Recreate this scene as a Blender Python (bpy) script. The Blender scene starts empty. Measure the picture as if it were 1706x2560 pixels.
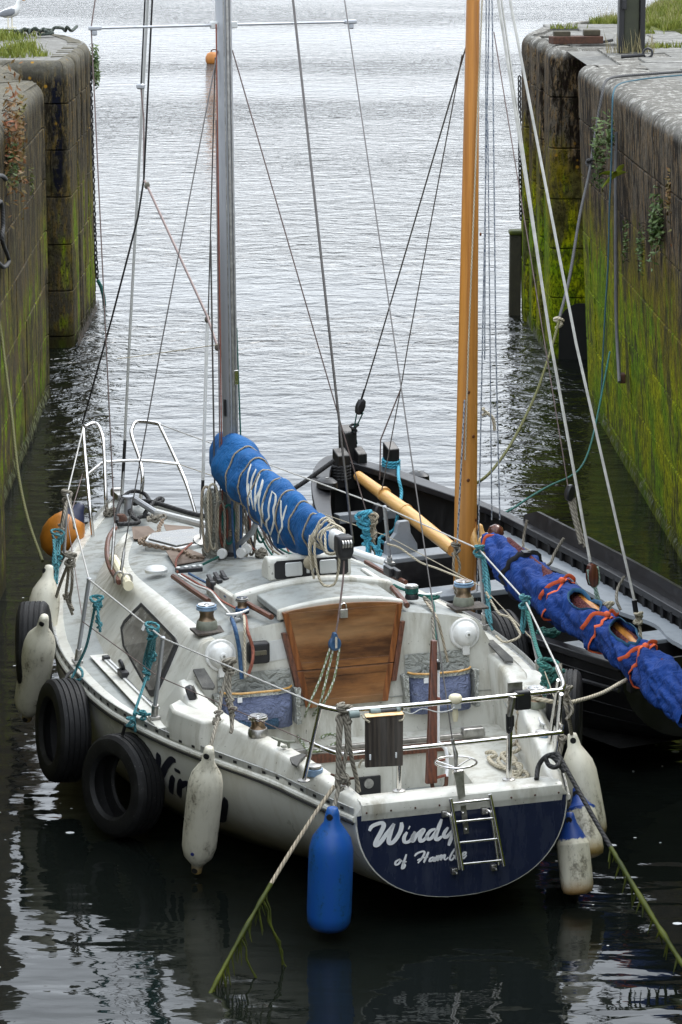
import bpy, bmesh, math, random
from mathutils import Vector, Matrix
from mathutils.bvhtree import BVHTree
from mathutils import noise as mnoise
random.seed(7)
SC = bpy.context.scene
COL = SC.collection
# ------------------------------------------------------------------ camera
cam_d = bpy.data.cameras.new('camera')
cam = bpy.data.objects.new('camera', cam_d)
COL.objects.link(cam)
cam.location = (0, 0, 5.676)
cam.rotation_euler = (math.radians(90 - 11.7084), 0, 0)
cam_d.sensor_fit = 'VERTICAL'
cam_d.sensor_height = 36
cam_d.sensor_width = 24
cam_d.lens = 107.84
cam_d.clip_start = 0.3
cam_d.clip_end = 4000
SC.camera = cam
# ------------------------------------------------------------------ sky (overcast) and sun
SUN_EL, SUN_AZ = math.radians(52), math.radians(35)
CLOUD_HORIZON, CLOUD_ZENITH = 4.2, 7.4
world = bpy.data.worlds.new('World')
SC.world = world
world.use_nodes = True
wn, wl = world.node_tree.nodes, world.node_tree.links
wn.clear()
w_out = wn.new('ShaderNodeOutputWorld')
w_bg = wn.new('ShaderNodeBackground')
w_hs = wn.new('ShaderNodeHueSaturation')
w_sky = wn.new('ShaderNodeTexSky')
w_sky.sky_type = 'NISHITA'
w_sky.sun_disc = False
w_sky.sun_elevation = SUN_EL
w_sky.sun_rotation = SUN_AZ
w_sky.air_density = 1.0
w_sky.ozone_density = 2.0
w_sky.dust_density = 0.4
w_hs.inputs['Saturation'].default_value = 0.5
w_bg.inputs['Strength'].default_value = 0.12
wl.new(w_sky.outputs[0], w_hs.inputs['Color'])
# a closed grey cloud deck (brighter overhead than at the horizon) over a little of the clear sky
w_tc = wn.new('ShaderNodeTexCoord'); w_sep = wn.new('ShaderNodeSeparateXYZ')
wl.new(w_tc.outputs['Generated'], w_sep.inputs[0])
w_el = wn.new('ShaderNodeMapRange'); wl.new(w_sep.outputs['Z'], w_el.inputs[0])
for k, v in enumerate((0.0, 1.0, CLOUD_HORIZON, CLOUD_ZENITH)): w_el.inputs[k + 1].default_value = v
w_map = wn.new('ShaderNodeMapping'); wl.new(w_tc.outputs['Generated'], w_map.inputs[0]); w_map.inputs['Scale'].default_value = (1.5, 1.5, 5)
w_no = wn.new('ShaderNodeTexNoise'); wl.new(w_map.outputs[0], w_no.inputs['Vector']); w_no.inputs['Scale'].default_value = 2.2; w_no.inputs['Detail'].default_value = 5
w_cl = wn.new('ShaderNodeMapRange'); wl.new(w_no.outputs['Fac'], w_cl.inputs[0])
for k, v in enumerate((0.3, 0.7, 0.8, 1.2)): w_cl.inputs[k + 1].default_value = v
w_mu = wn.new('ShaderNodeMath'); w_mu.operation = 'MULTIPLY'; wl.new(w_el.outputs[0], w_mu.inputs[0]); wl.new(w_cl.outputs[0], w_mu.inputs[1])
w_tint = wn.new('ShaderNodeVectorMath'); w_tint.operation = 'SCALE'; w_tint.inputs[0].default_value = (.905, .975, 1.06); wl.new(w_mu.outputs[0], w_tint.inputs['Scale'])
w_mix = wn.new('ShaderNodeMix'); w_mix.data_type = 'RGBA'; w_mix.inputs['Factor'].default_value = .92
wl.new(w_hs.outputs[0], w_mix.inputs[6]); wl.new(w_tint.outputs[0], w_mix.inputs[7])
wl.new(w_mix.outputs[2], w_bg.inputs['Color'])
wl.new(w_bg.outputs[0], w_out.inputs['Surface'])
sun_d = bpy.data.lights.new('sun', 'SUN')
sun_d.energy = 0.9
sun_d.angle = math.radians(25)
sun_d.color = (1, 0.97, 0.93)
sun = bpy.data.objects.new('sun', sun_d)
COL.objects.link(sun)
sun.rotation_euler = (math.radians(90) - SUN_EL, 0, -SUN_AZ + math.pi)
sun.location = (0, 0, 30)
SC.view_settings.view_transform = 'Standard'
SC.view_settings.look = 'None'
SC.view_settings.gamma = 1
SC.view_settings.exposure = 1.62
SC.view_settings.use_curve_mapping = False

# ------------------------------------------------------------------ helpers
def V(*a):
    return Vector(a[0]) if len(a) == 1 else Vector(a)

class MB:
    """collects geometry for ONE mesh object"""
    def __init__(s):
        s.v, s.f, s.uv, s.mi = [], [], [], []
    def add(s, vs, fs, uvs=None, mi=0):
        o = len(s.v)
        s.v += [tuple(p) for p in vs]
        for k, f in enumerate(fs):
            s.f.append([i + o for i in f])
            s.uv.append(uvs[k] if uvs else None)
            s.mi.append(mi)
        return s
    def box(s, c, d, M=None, mi=0):
        c = V(c); hx, hy, hz = d[0] / 2, d[1] / 2, d[2] / 2
        vs = [V(x * hx, y * hy, z * hz) for x in (-1, 1) for y in (-1, 1) for z in (-1, 1)]
        if M is not None:
            vs = [M @ p for p in vs]
        vs = [p + c for p in vs]
        return s.add(vs, [(0, 1, 3, 2), (4, 6, 7, 5), (0, 4, 5, 1), (2, 3, 7, 6), (0, 2, 6, 4), (1, 5, 7, 3)], mi=mi)
    def tube(s, pts, r, n=8, closed=False, cap=True, mi=0, ry=None):
        pts = [V(p) for p in pts]
        rs = r if isinstance(r, (list, tuple)) else [r] * len(pts)
        N = len(pts)
        tang = []
        for i in range(N):
            a = pts[(i - 1) % N] if (i or closed) else pts[0]
            b = pts[(i + 1) % N] if (i < N - 1 or closed) else pts[-1]
            t = b - a
            tang.append(t.normalized() if t.length > 1e-9 else V(0, 0, 1))
        t0 = tang[0]
        up = V(0, 0, 1) if abs(t0.z) < .9 else V(1, 0, 0)
        u = (up - t0 * up.dot(t0)).normalized()
        vs, ln, L = [], [], 0
        for i in range(N):
            t = tang[i]
            u = (u - t * u.dot(t))
            u = u.normalized() if u.length > 1e-6 else t.orthogonal().normalized()
            w = t.cross(u)
            if i: L += (pts[i] - pts[i - 1]).length
            ln.append(L)
            for k in range(n):
                a = 2 * math.pi * k / n
                vs.append(pts[i] + u * (math.cos(a) * rs[i]) + w * (math.sin(a) * (ry if ry else rs[i])))
        fs, uvs = [], []
        for i in range(N if closed else N - 1):
            j = (i + 1) % N
            l0 = ln[i]; l1 = ln[j] if j else L + (pts[0] - pts[-1]).length
            for k in range(n):
                m = (k + 1) % n
                fs.append((i * n + k, i * n + m, j * n + m, j * n + k))
                uvs.append(((k / n, l0), ((k + 1) / n, l0), ((k + 1) / n, l1), (k / n, l1)))
        if cap and not closed:
            fs.append(tuple(range(n - 1, -1, -1))); uvs.append([(0, 0)] * n)
            fs.append(tuple((N - 1) * n + k for k in range(n))); uvs.append([(0, L)] * n)
        return s.add(vs, fs, uvs, mi)
    def lathe(s, prof, o=(0, 0, 0), axis=(0, 0, 1), n=20, mi=0):
        """prof: (radius, height) pairs along axis"""
        a = V(axis).normalized(); u = a.orthogonal().normalized(); w = a.cross(u); o = V(o)
        vs, fs = [], []
        for r, h in prof:
            for k in range(n):
                t = 2 * math.pi * k / n
                vs.append(o + a * h + (u * math.cos(t) + w * math.sin(t)) * r)
        for i in range(len(prof) - 1):
            for k in range(n):
                m = (k + 1) % n
                fs.append((i * n + k, i * n + m, (i + 1) * n + m, (i + 1) * n + k))
        fs.append(tuple(range(n - 1, -1, -1)))
        fs.append(tuple((len(prof) - 1) * n + k for k in range(n)))
        return s.add(vs, fs, mi=mi)
    def loft(s, rings, closed=True, cap0=False, cap1=False, mi=0):
        n = len(rings[0]); vs = [p for r in rings for p in r]; fs = []
        for i in range(len(rings) - 1):
            for k in range(n if closed else n - 1):
                m = (k + 1) % n
                fs.append((i * n + k, i * n + m, (i + 1) * n + m, (i + 1) * n + k))
        if cap0: fs.append(tuple(range(n - 1, -1, -1)))
        if cap1: fs.append(tuple((len(rings) - 1) * n + k for k in range(n)))
        return s.add(vs, fs, mi=mi)
    def prism(s, poly, d, mi=0):
        """poly: list of 3d points, extruded by vector d"""
        d = V(d); n = len(poly); P = [V(p) for p in poly]
        fs = [tuple(range(n - 1, -1, -1)), tuple(range(n, 2 * n))]
        fs += [(k, (k + 1) % n, n + (k + 1) % n, n + k) for k in range(n)]
        return s.add(P + [p + d for p in P], fs, mi=mi)
    def build(s, name, mat, parent=None, smooth=35, bevel=0, seg=2, sub=0, recalc=True):
        me = bpy.data.meshes.new(name)
        me.from_pydata(s.v, [], s.f)
        mats = mat if isinstance(mat, (list, tuple)) else [mat]
        for m in mats: me.materials.append(m)
        if len(mats) > 1: me.polygons.foreach_set('material_index', s.mi)
        if any(u is not None for u in s.uv):
            lay = me.uv_layers.new(name='UVMap')
            flat = []
            for f, u in zip(s.f, s.uv):
                for k in range(len(f)):
                    flat += list(u[k]) if u else [0, 0]
            lay.data.foreach_set('uv', flat)
        me.validate()
        if recalc:
            bm = bmesh.new(); bm.from_mesh(me)
            bmesh.ops.recalc_face_normals(bm, faces=bm.faces)
            bm.to_mesh(me); bm.free()
        if smooth:
            me.polygons.foreach_set('use_smooth', [True] * len(me.polygons))
            me.set_sharp_from_angle(angle=math.radians(smooth))
        me.update()
        o = bpy.data.objects.new(name, me)
        COL.objects.link(o)
        if parent: o.parent = parent
        if bevel:
            b = o.modifiers.new('bevel', 'BEVEL'); b.width = bevel; b.segments = seg
            b.limit_method = 'ANGLE'; b.angle_limit = math.radians(32)
        if sub:
            b = o.modifiers.new('sub', 'SUBSURF'); b.levels = sub; b.render_levels = sub
        return o

def tag(o, label=None, cat=None, group=None, kind=None):
    if label: o['label'] = label
    if cat: o['category'] = cat
    if group: o['group'] = group
    if kind: o['kind'] = kind
    return o

def thing(name, label, cat, loc=(0, 0, 0), group=None):
    o = bpy.data.objects.new(name, None)
    COL.objects.link(o); o.location = loc
    o.empty_display_size = .2
    return tag(o, label, cat, group)

def copy_tree(o, parent=None):
    c = o.copy(); COL.objects.link(c); c.parent = parent
    for ch in list(o.children): copy_tree(ch, c)
    return c

def crom(pts, n=6, closed=False):
    """smooth curve through points"""
    P = [V(p) for p in pts]; out = []
    N = len(P)
    for i in range(N if closed else N - 1):
        p0 = P[(i - 1) % N] if (i or closed) else P[0] * 2 - P[1]
        p1 = P[i]; p2 = P[(i + 1) % N]
        p3 = P[(i + 2) % N] if (i < N - 2 or closed) else P[-1] * 2 - P[-2]
        for k in range(n):
            t = k / n
            out.append(.5 * ((2 * p1) + (p2 - p0) * t + (2 * p0 - 5 * p1 + 4 * p2 - p3) * t * t + (3 * p1 - p0 - 3 * p2 + p3) * t ** 3))
    if not closed: out.append(P[-1])
    return out

def lerp(a, b, t): return a + (b - a) * t
def interp(tab, x):
    """tab rows: (x, v1, v2 ...), smooth-ish piecewise interpolation"""
    if x <= tab[0][0]: return list(tab[0][1:])
    if x >= tab[-1][0]: return list(tab[-1][1:])
    for i in range(len(tab) - 1):
        if tab[i][0] <= x <= tab[i + 1][0]:
            h = tab[i + 1][0] - tab[i][0]; t = (x - tab[i][0]) / h
            res = []
            for c in range(1, len(tab[0])):
                p1, p2 = tab[i][c], tab[i + 1][c]
                m1 = (p2 - tab[i - 1][c]) / (tab[i + 1][0] - tab[i - 1][0]) if i else (p2 - p1) / h
                m2 = (tab[i + 2][c] - p1) / (tab[i + 2][0] - tab[i][0]) if i < len(tab) - 2 else (p2 - p1) / h
                res.append((2 * t ** 3 - 3 * t * t + 1) * p1 + (t ** 3 - 2 * t * t + t) * h * m1 + (-2 * t ** 3 + 3 * t * t) * p2 + (t ** 3 - t * t) * h * m2)
            return res

# ------------------------------------------------------------------ materials
class NT:
    def __init__(s, name):
        s.m = bpy.data.materials.new(name); s.m.use_nodes = True
        s.n = s.m.node_tree.nodes; s.l = s.m.node_tree.links
        s.b = s.n['Principled BSDF']
    def node(s, t, **k):
        x = s.n.new(t)
        for a, b in k.items(): setattr(x, a, b)
        return x
    def inp(s, sock, v):
        if hasattr(v, 'is_output'): s.l.new(v, sock)
        else: sock.default_value = v
    def pos(s): return s.node('ShaderNodeNewGeometry').outputs['Position']
    def obj(s): return s.node('ShaderNodeTexCoord').outputs['Object']
    def uv(s): return s.node('ShaderNodeTexCoord').outputs['UV']
    def mapping(s, v, scale=(1, 1, 1), rot=(0, 0, 0), loc=(0, 0, 0)):
        m = s.node('ShaderNodeMapping'); s.l.new(v, m.inputs[0])
        m.inputs['Scale'].default_value = scale; m.inputs['Rotation'].default_value = rot; m.inputs['Location'].default_value = loc
        return m.outputs[0]
    def noise(s, v, scale=5, detail=4, rough=.55, dist=0, out='Fac'):
        x = s.node('ShaderNodeTexNoise'); s.l.new(v, x.inputs['Vector'])
        x.inputs['Scale'].default_value = scale; x.inputs['Detail'].default_value = detail
        x.inputs['Roughness'].default_value = rough; x.inputs['Distortion'].default_value = dist
        return x.outputs[out]
    def voro(s, v, scale=5, feature='F1', out='Distance'):
        x = s.node('ShaderNodeTexVoronoi'); x.feature = feature; s.l.new(v, x.inputs['Vector'])
        x.inputs['Scale'].default_value = scale
        return x.outputs[out]
    def wave(s, v, scale=5, dist=0, detail=2, dscale=1, kind='BANDS', dirn='X'):
        x = s.node('ShaderNodeTexWave'); x.wave_type = kind; s.l.new(v, x.inputs['Vector'])
        if kind == 'BANDS': x.bands_direction = dirn
        x.inputs['Scale'].default_value = scale; x.inputs['Distortion'].default_value = dist
        x.inputs['Detail'].default_value = detail; x.inputs['Detail Scale'].default_value = dscale
        return x.outputs['Fac']
    def ramp(s, f, stops, inter='LINEAR'):
        r = s.node('ShaderNodeValToRGB'); s.l.new(f, r.inputs[0]); r.color_ramp.interpolation = inter
        e = r.color_ramp.elements
        while len(e) < len(stops): e.new(.5)
        for i, (p, c) in enumerate(stops):
            e[i].position = p
            e[i].color = (c, c, c, 1) if isinstance(c, (int, float)) else (*c, 1)
        return r.outputs[0]
    def math(s, op, a, b=0.0, c=0.0):
        x = s.node('ShaderNodeMath', operation=op)
        s.inp(x.inputs[0], a); s.inp(x.inputs[1], b); s.inp(x.inputs[2], c)
        return x.outputs[0]
    def mix(s, f, a, b, mode='MIX'):
        x = s.node('ShaderNodeMix', data_type='RGBA', blend_type=mode)
        s.inp(x.inputs['Factor'], f)
        for k, v in ((6, a), (7, b)):
            if isinstance(v, (tuple, list)): x.inputs[k].default_value = (*v[:3], 1)
            else: s.l.new(v, x.inputs[k])
        return x.outputs[2]
    def sep(s, v):
        x = s.node('ShaderNodeSeparateXYZ'); s.l.new(v, x.inputs[0]); return x.outputs
    def mrange(s, v, a, b, c=0.0, d=1.0, smooth=True):
        x = s.node('ShaderNodeMapRange'); x.interpolation_type = 'SMOOTHSTEP' if smooth else 'LINEAR'
        s.inp(x.inputs[0], v)
        for i, q in enumerate((a, b, c, d)): s.inp(x.inputs[i + 1], q)
        return x.outputs[0]
    def bump(s, h, strength=.3, dist=.01, normal=None):
        x = s.node('ShaderNodeBump'); s.l.new(h, x.inputs['Height'])
        s.inp(x.inputs['Strength'], strength); x.inputs['Distance'].default_value = dist
        if normal is not None: s.l.new(normal, x.inputs['Normal'])
        return x.outputs[0]
    def set(s, color=None, rough=None, metal=None, normal=None, spec=None, ior=None):
        if color is not None:
            s.inp(s.b.inputs['Base Color'], (*color, 1) if isinstance(color, (tuple, list)) else color)
        if rough is not None: s.inp(s.b.inputs['Roughness'], rough)
        if metal is not None: s.inp(s.b.inputs['Metallic'], metal)
        if normal is not None: s.l.new(normal, s.b.inputs['Normal'])
        if spec is not None: s.b.inputs['Specular IOR Level'].default_value = spec
        if ior is not None: s.b.inputs['IOR'].default_value = ior
        return s.m

def simple(name, col, rough=.5, metal=0, var=.25, scale=8, bump=0, bscale=60, spec=None):
    t = NT(name); o = t.obj()
    f = t.noise(o, scale, 5, .6)
    c2 = tuple(x * (1 - var) for x in col); c1 = tuple(min(1, x * (1 + var * .6)) for x in col)
    c = t.mix(t.ramp(f, [(.3, 0.0), (.7, 1.0)]), c2, c1)
    nrm = t.bump(t.noise(o, bscale, 3), bump, .004) if bump else None
    return t.set(c, t.math('MULTIPLY_ADD', f, .25, rough - .12), metal, nrm, spec)

def stained(name, base, stain, amt=.5, rough=.4, zscale=.25, scale=6, specks=0.0, metal=0, bump=0.0):
    """painted / moulded surface with run-off streaks and specks of dirt"""
    t = NT(name); o = t.obj()
    big = t.noise(o, scale * .35, 5, .6)
    run = t.noise(t.mapping(o, (1, 1, zscale)), scale * 2.2, 6, .65)
    m = t.math('MULTIPLY', t.ramp(run, [(.44, 0.0), (.66, 1.0)]), t.ramp(big, [(.34, 0.0), (.6, 1.0)]))
    c = t.mix(t.math('MULTIPLY', m, amt), base, stain)
    c = t.mix(t.math('MULTIPLY', big, .25), c, tuple(x * .78 for x in base))
    if specks:
        sp = t.ramp(t.noise(o, scale * 12, 2, .5), [(.70, 0.0), (.74, 1.0)])
        c = t.mix(t.math('MULTIPLY', sp, specks), c, tuple(x * .25 for x in stain))
    nrm = t.bump(t.noise(o, 220, 2), bump, .003) if bump else None
    return t.set(c, t.math('MULTIPLY_ADD', m, .25, rough), metal, nrm)

def wood_mat(name, dark, light, rough=.4, axis='Z', scale=9, stretch=.08, worn=None, dist=3):
    t = NT(name); o = t.obj()
    st = {'X': (stretch, 1, 1), 'Y': (1, stretch, 1), 'Z': (1, 1, stretch)}[axis]
    p = t.mapping(o, st)
    g = t.noise(p, scale * 2.4, 6, .65, .4)
    w = t.wave(p, scale, dist, 3, 1.5, 'RINGS' if False else 'BANDS', 'X' if axis != 'X' else 'Y')
    f = t.math('ADD', t.math('MULTIPLY', g, .58), t.math('ADD', t.math('MULTIPLY', w, .12), t.math('MULTIPLY', t.noise(p, scale * 11, 4, .7), .30)))
    c = t.mix(t.ramp(f, [(.38, 0.0), (.62, 1.0)]), dark, light)
    if worn:
        bl = t.ramp(t.noise(t.mapping(o, st), scale * .9, 5, .6), [(.46, 0.0), (.66, 1.0)])
        c = t.mix(t.math('MULTIPLY', bl, .5), c, worn)
    nrm = t.bump(f, .15, .003)
    return t.set(c, t.math('MULTIPLY_ADD', g, .2, rough - .1), 0, nrm)

def rope_mat(name, c1, c2, rough=.85, pitch=28, dirt=None):
    """laid rope: diagonal strands following the tube's UV"""
    t = NT(name); u = t.uv()
    s = t.sep(u)
    ph = t.math('ADD', t.math('MULTIPLY', s[0], 3.0), t.math('MULTIPLY', s[1], float(pitch)))
    fr = t.math('FRACT', ph)
    tri = t.math('SUBTRACT', 1.0, t.math('ABSOLUTE', t.math('MULTIPLY_ADD', fr, 2.0, -1.0)))
    h = t.math('POWER', tri, .5)
    c = t.mix(t.ramp(tri, [(.05, 0.0), (.5, 1.0)]), c2, c1)
    n = t.noise(t.obj(), 9, 4)
    c = t.mix(t.math('MULTIPLY', t.ramp(n, [(.4, 0.0), (.75, 1.0)]), .6), c, dirt or c2)
    return t.set(c, rough, 0, t.bump(h, .8, .006))

def speckled_rope(name, c1, c2, rough=.8):
    t = NT(name); s = t.sep(t.uv())
    a = t.math('SINE', t.math('MULTIPLY_ADD', s[0], 12.57, t.math('MULTIPLY', s[1], 170.0)))
    b = t.math('SINE', t.math('MULTIPLY_ADD', s[0], -12.57, t.math('MULTIPLY', s[1], 60.0)))
    m = t.ramp(t.math('ADD', a, b), [(.45, 0.0), (.55, 1.0)])
    return t.set(t.mix(m, c1, c2), rough)

M = {}
M['gelcoat'] = stained('gelcoat', (.59, .585, .53), (.235, .205, .135), .8, .28, .18, 5, .7)
M['topside'] = None
M['deck_grey'] = stained('deck_grey', (.275, .292, .28), (.12, .11, .08), .85, .55, 1, 5, .35, bump=.3)
M['navy'] = stained('navy', (.012, .017, .042), (.05, .06, .09), .5, .22, .2, 6, 0)
M['steel'] = simple('steel', (.72, .70, .68), .2, 1, .2, 30)
M['dull_steel'] = simple('dull_steel', (.42, .41, .39), .42, 1, .4, 25, .1)
M['alu'] = stained('alu', (.40, .415, .44), (.26, .27, .28), .6, .42, .06, 10, 0, .55)
M['alu_pale'] = stained('alu_pale', (.62, .63, .62), (.38, .38, .35), .5, .45, .2, 8, .2, .35)
M['rail_alu'] = stained('rail_alu', (.42, .43, .42), (.22, .20, .16), .8, .45, .5, 12, .5, .5)
M['wire'] = simple('wire', (.16, .15, .145), .4, .8, .2, 30)
M['wire_brown'] = simple('wire_brown', (.19, .14, .13), .55, .3, .3, 30)
M['rust'] = simple('rust', (.075, .032, .018), .85, 0, .5, 30, .5)
M['black_plastic'] = simple('black_plastic', (.012, .012, .014), .42, 0, .3, 15)
M['dark_metal'] = simple('dark_metal', (.03, .03, .032), .5, .4, .3, 18)
M['white_plastic'] = stained('white_plastic', (.72, .72, .70), (.42, .40, .33), .5, .35, .4, 14, .2)
M['cream_plastic'] = stained('cream_plastic', (.72, .66, .47), (.5, .43, .27), .4, .4, .4, 14, .1)
M['rubber'] = None
M['varnish'] = wood_mat('varnish', (.055, .019, .006), (.235, .095, .027), .35, 'X', 4.2, .2, (.40, .235, .11))
M['varnish_frame'] = wood_mat('varnish_frame', (.10, .03, .007), (.25, .085, .022), .36, 'Z', 9, .1)
M['teak_dark'] = wood_mat('teak_dark', (.06, .022, .012), (.15, .055, .028), .5, 'Y', 12, .1)
M['mahogany'] = wood_mat('mahogany', (.05, .014, .006), (.125, .036, .014), .35, 'Z', 12, .06)
M['old_plank'] = wood_mat('old_plank', (.018, .013, .01), (.075, .058, .044), .75, 'Z', 12, .07, (.13, .12, .11))
M['pine'] = wood_mat('pine', (.28, .10, .015), (.52, .22, .042), .3, 'Z', 6, .035, (.56, .28, .08), 5)
M['pine_pale'] = wood_mat('pine_pale', (.50, .26, .07), (.70, .43, .16), .32, 'Y', 6, .05)
M['bronze_wood'] = wood_mat('bronze_wood', (.06, .02, .012), (.14, .05, .03), .25, 'Z', 9, .1)
M['perspex'] = stained('perspex', (.11, .105, .095), (.33, .32, .29), .9, .16, 1, 4, 0)
M['green_line'] = speckled_rope('green_line', (.005, .10, .075), (.006, .06, .05))
M['sheet_green'] = speckled_rope('sheet_green', (.12, .15, .07), (.45, .46, .42))
M['blue_fleck'] = speckled_rope('blue_fleck', (.55, .56, .55), (.09, .14, .28))
M['blue_line'] = speckled_rope('blue_line', (.02, .06, .14), (.04, .10, .19))
M['red_line'] = speckled_rope('red_line', (.24, .075, .045), (.16, .05, .035))
M['pale_line'] = simple('pale_line', (.52, .51, .47), .8, 0, .25, 14)
M['fleck_dark'] = speckled_rope('fleck_dark', (.33, .35, .37), (.05, .07, .12))
M['white_line'] = rope_mat('white_line', (.72, .71, .68), (.42, .41, .38), .7, 60)
M['rope_tan'] = rope_mat('rope_tan', (.40, .34, .25), (.17, .14, .10), .9, 26, (.22, .19, .14))
M['rope_grey'] = rope_mat('rope_grey', (.27, .245, .20), (.10, .09, .07), .9, 26, (.14, .125, .095))
M['rope_cream'] = rope_mat('rope_cream', (.55, .49, .37), (.30, .26, .18), .9, 34, (.34, .31, .24))
M['rope_teal'] = rope_mat('rope_teal', (.055, .235, .27), (.02, .10, .12), .85, 34, (.09, .19, .21))
M['rope_green'] = rope_mat('rope_green', (.03, .17, .145), (.012, .075, .065), .85, 34, (.05, .11, .10))
M['rope_sky'] = rope_mat('rope_sky', (.06, .34, .47), (.02, .16, .25), .85, 34, (.06, .26, .34))
M['rope_olive'] = rope_mat('rope_olive', (.12, .12, .035), (.04, .04, .015), .9, 20, (.07, .075, .02))
M['rope_black'] = rope_mat('rope_black', (.016, .016, .017), (.006, .006, .007), .7, 30)
M['rope_char'] = rope_mat('rope_char', (.07, .07, .07), (.025, .025, .026), .8, 30)
M['orange_web'] = simple('orange_web', (.62, .10, .03), .8, 0, .3, 20, .2, 140)
M['lettering_white'] = simple('lettering_white', (.74, .75, .76), .5, 0, .05, 8)
M['lettering_black'] = simple('lettering_black', (.012, .013, .022), .4, 0, .2, 8)
M['dark_hole'] = simple('dark_hole', (.006, .006, .006), .9, 0, .1, 8)

def mk_topside():
    t = NT('topside'); o = t.obj(); z = t.sep(o)[2]
    run = t.noise(t.mapping(o, (1, 1, .12)), 12, 6, .65)
    big = t.noise(o, 2.2, 5, .6)
    c = t.mix(t.math('MULTIPLY', t.ramp(run, [(.5, 0.0), (.75, 1.0)]), .35), (.53, .53, .485), (.27, .235, .15))
    # brown-yellow tide stain climbing irregularly above the water, then green stain with waterline shade and reflection painted dark
    zz = t.math('ADD', z, t.math('MULTIPLY_ADD', big, .34, -.17))
    c = t.mix(t.mrange(zz, .42, .16), c, (.27, .235, .15))
    c = t.mix(t.mrange(zz, .20, .08), c, (.035, .04, .018))
    sp = t.ramp(t.noise(o, 55, 2), [(.70, 0.0), (.74, 1.0)])
    c = t.mix(t.math('MULTIPLY', sp, .4), c, (.1, .09, .07))
    return t.set(c, t.math('MULTIPLY_ADD', big, .2, .2))
M['topside'] = mk_topside()

def mk_rubber():
    t = NT('rubber'); o = t.obj()
    n = t.noise(o, 7, 6, .65)
    c = t.mix(t.ramp(n, [(.5, 0.0), (.85, 1.0)]), (.0055, .0055, .006), (.022, .022, .022))
    sp = t.ramp(t.noise(o, 70, 3, .6), [(.66, 0.0), (.70, 1.0)])
    c = t.mix(t.math('MULTIPLY', sp, .25), c, (.2, .2, .18))
    return t.set(c, .6, 0, t.bump(n, .3, .01), .3)
M['rubber'] = mk_rubber()

def canvas(name, c_lo, c_hi, fade, sc=3.0, wr=.6):
    t = NT(name); o = t.obj()
    n = t.noise(o, sc, 6, .6, .5)
    c = t.mix(t.ramp(n, [(.3, 0.0), (.7, 1.0)]), c_lo, c_hi)
    f = t.ramp(t.noise(o, sc * 3, 6, .7), [(.58, 0.0), (.75, 1.0)])
    c = t.mix(t.math('MULTIPLY', f, .45), c, fade)
    rg = t.math('ABSOLUTE', t.math('MULTIPLY_ADD', t.noise(t.mapping(o, (1, 2.2, 1.3)), sc * 1.7, 3, .5, 1.4), 2.0, -1.0))
    h = t.math('ADD', t.math('ADD', t.noise(t.mapping(o, (1, 3, 1)), sc * 2.2, 4, .5, .8), t.math('MULTIPLY', t.math('POWER', rg, .6), 1.1)), t.math('MULTIPLY', t.noise(o, 180, 2), .06))
    return t.set(c, .78, 0, t.bump(h, wr, .05), .3)
M['cover_blue'] = canvas('cover_blue', (.0035, .06, .20), (.007, .105, .30), (.025, .15, .30), 3, .4)
M['sail_blue'] = canvas('sail_blue', (.0012, .020, .12), (.0028, .042, .225), (.008, .065, .24), 3, .4)
M['burgundy'] = canvas('burgundy', (.085, .018, .018), (.15, .04, .038), (.2, .08, .07), 5, .8)
M['webbing_blue'] = simple('webbing_blue', (.008, .07, .14), .8, 0, .3, 20, .2, 140)
M['bag_blue'] = canvas('bag_blue', (.10, .12, .20), (.19, .22, .34), (.3, .31, .33), 6, .6)
M['bag_grey'] = canvas('bag_grey', (.23, .24, .22), (.37, .38, .35), (.45, .44, .38), 5, .6)
M['tarp'] = canvas('tarp', (.36, .37, .33), (.52, .53, .49), (.25, .23, .17), 6, .9)

def mk_fender(name, base, stain, tip, eye_z):
    t = NT(name); o = t.obj(); z = t.sep(o)[2]
    run = t.noise(t.mapping(o, (1, 1, .35)), 9, 6, .7)
    spk = t.noise(o, 45, 4, .7)
    c = t.mix(t.math('MULTIPLY', t.ramp(run, [(.45, 0.0), (.75, 1.0)]), .75), base, stain)
    c = t.mix(t.math('MULTIPLY', t.ramp(t.math('ADD', run, t.math('MULTIPLY', spk, .6)), [(.86, 0.0), (1.0, 1.0)]), .75), c, tuple(x * .22 for x in stain))
    zz = t.math('ADD', z, t.math('MULTIPLY_ADD', spk, .05, -.025))
    c = t.mix(t.mrange(zz, .10, .0), c, tip)
    if eye_z is not None: c = t.mix(t.mrange(zz, eye_z - .006, eye_z + .006), c, (.008, .045, .23))
    return t.set(c, t.math('MULTIPLY_ADD', run, .3, .3), 0, t.bump(run, .2, .01))

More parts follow.
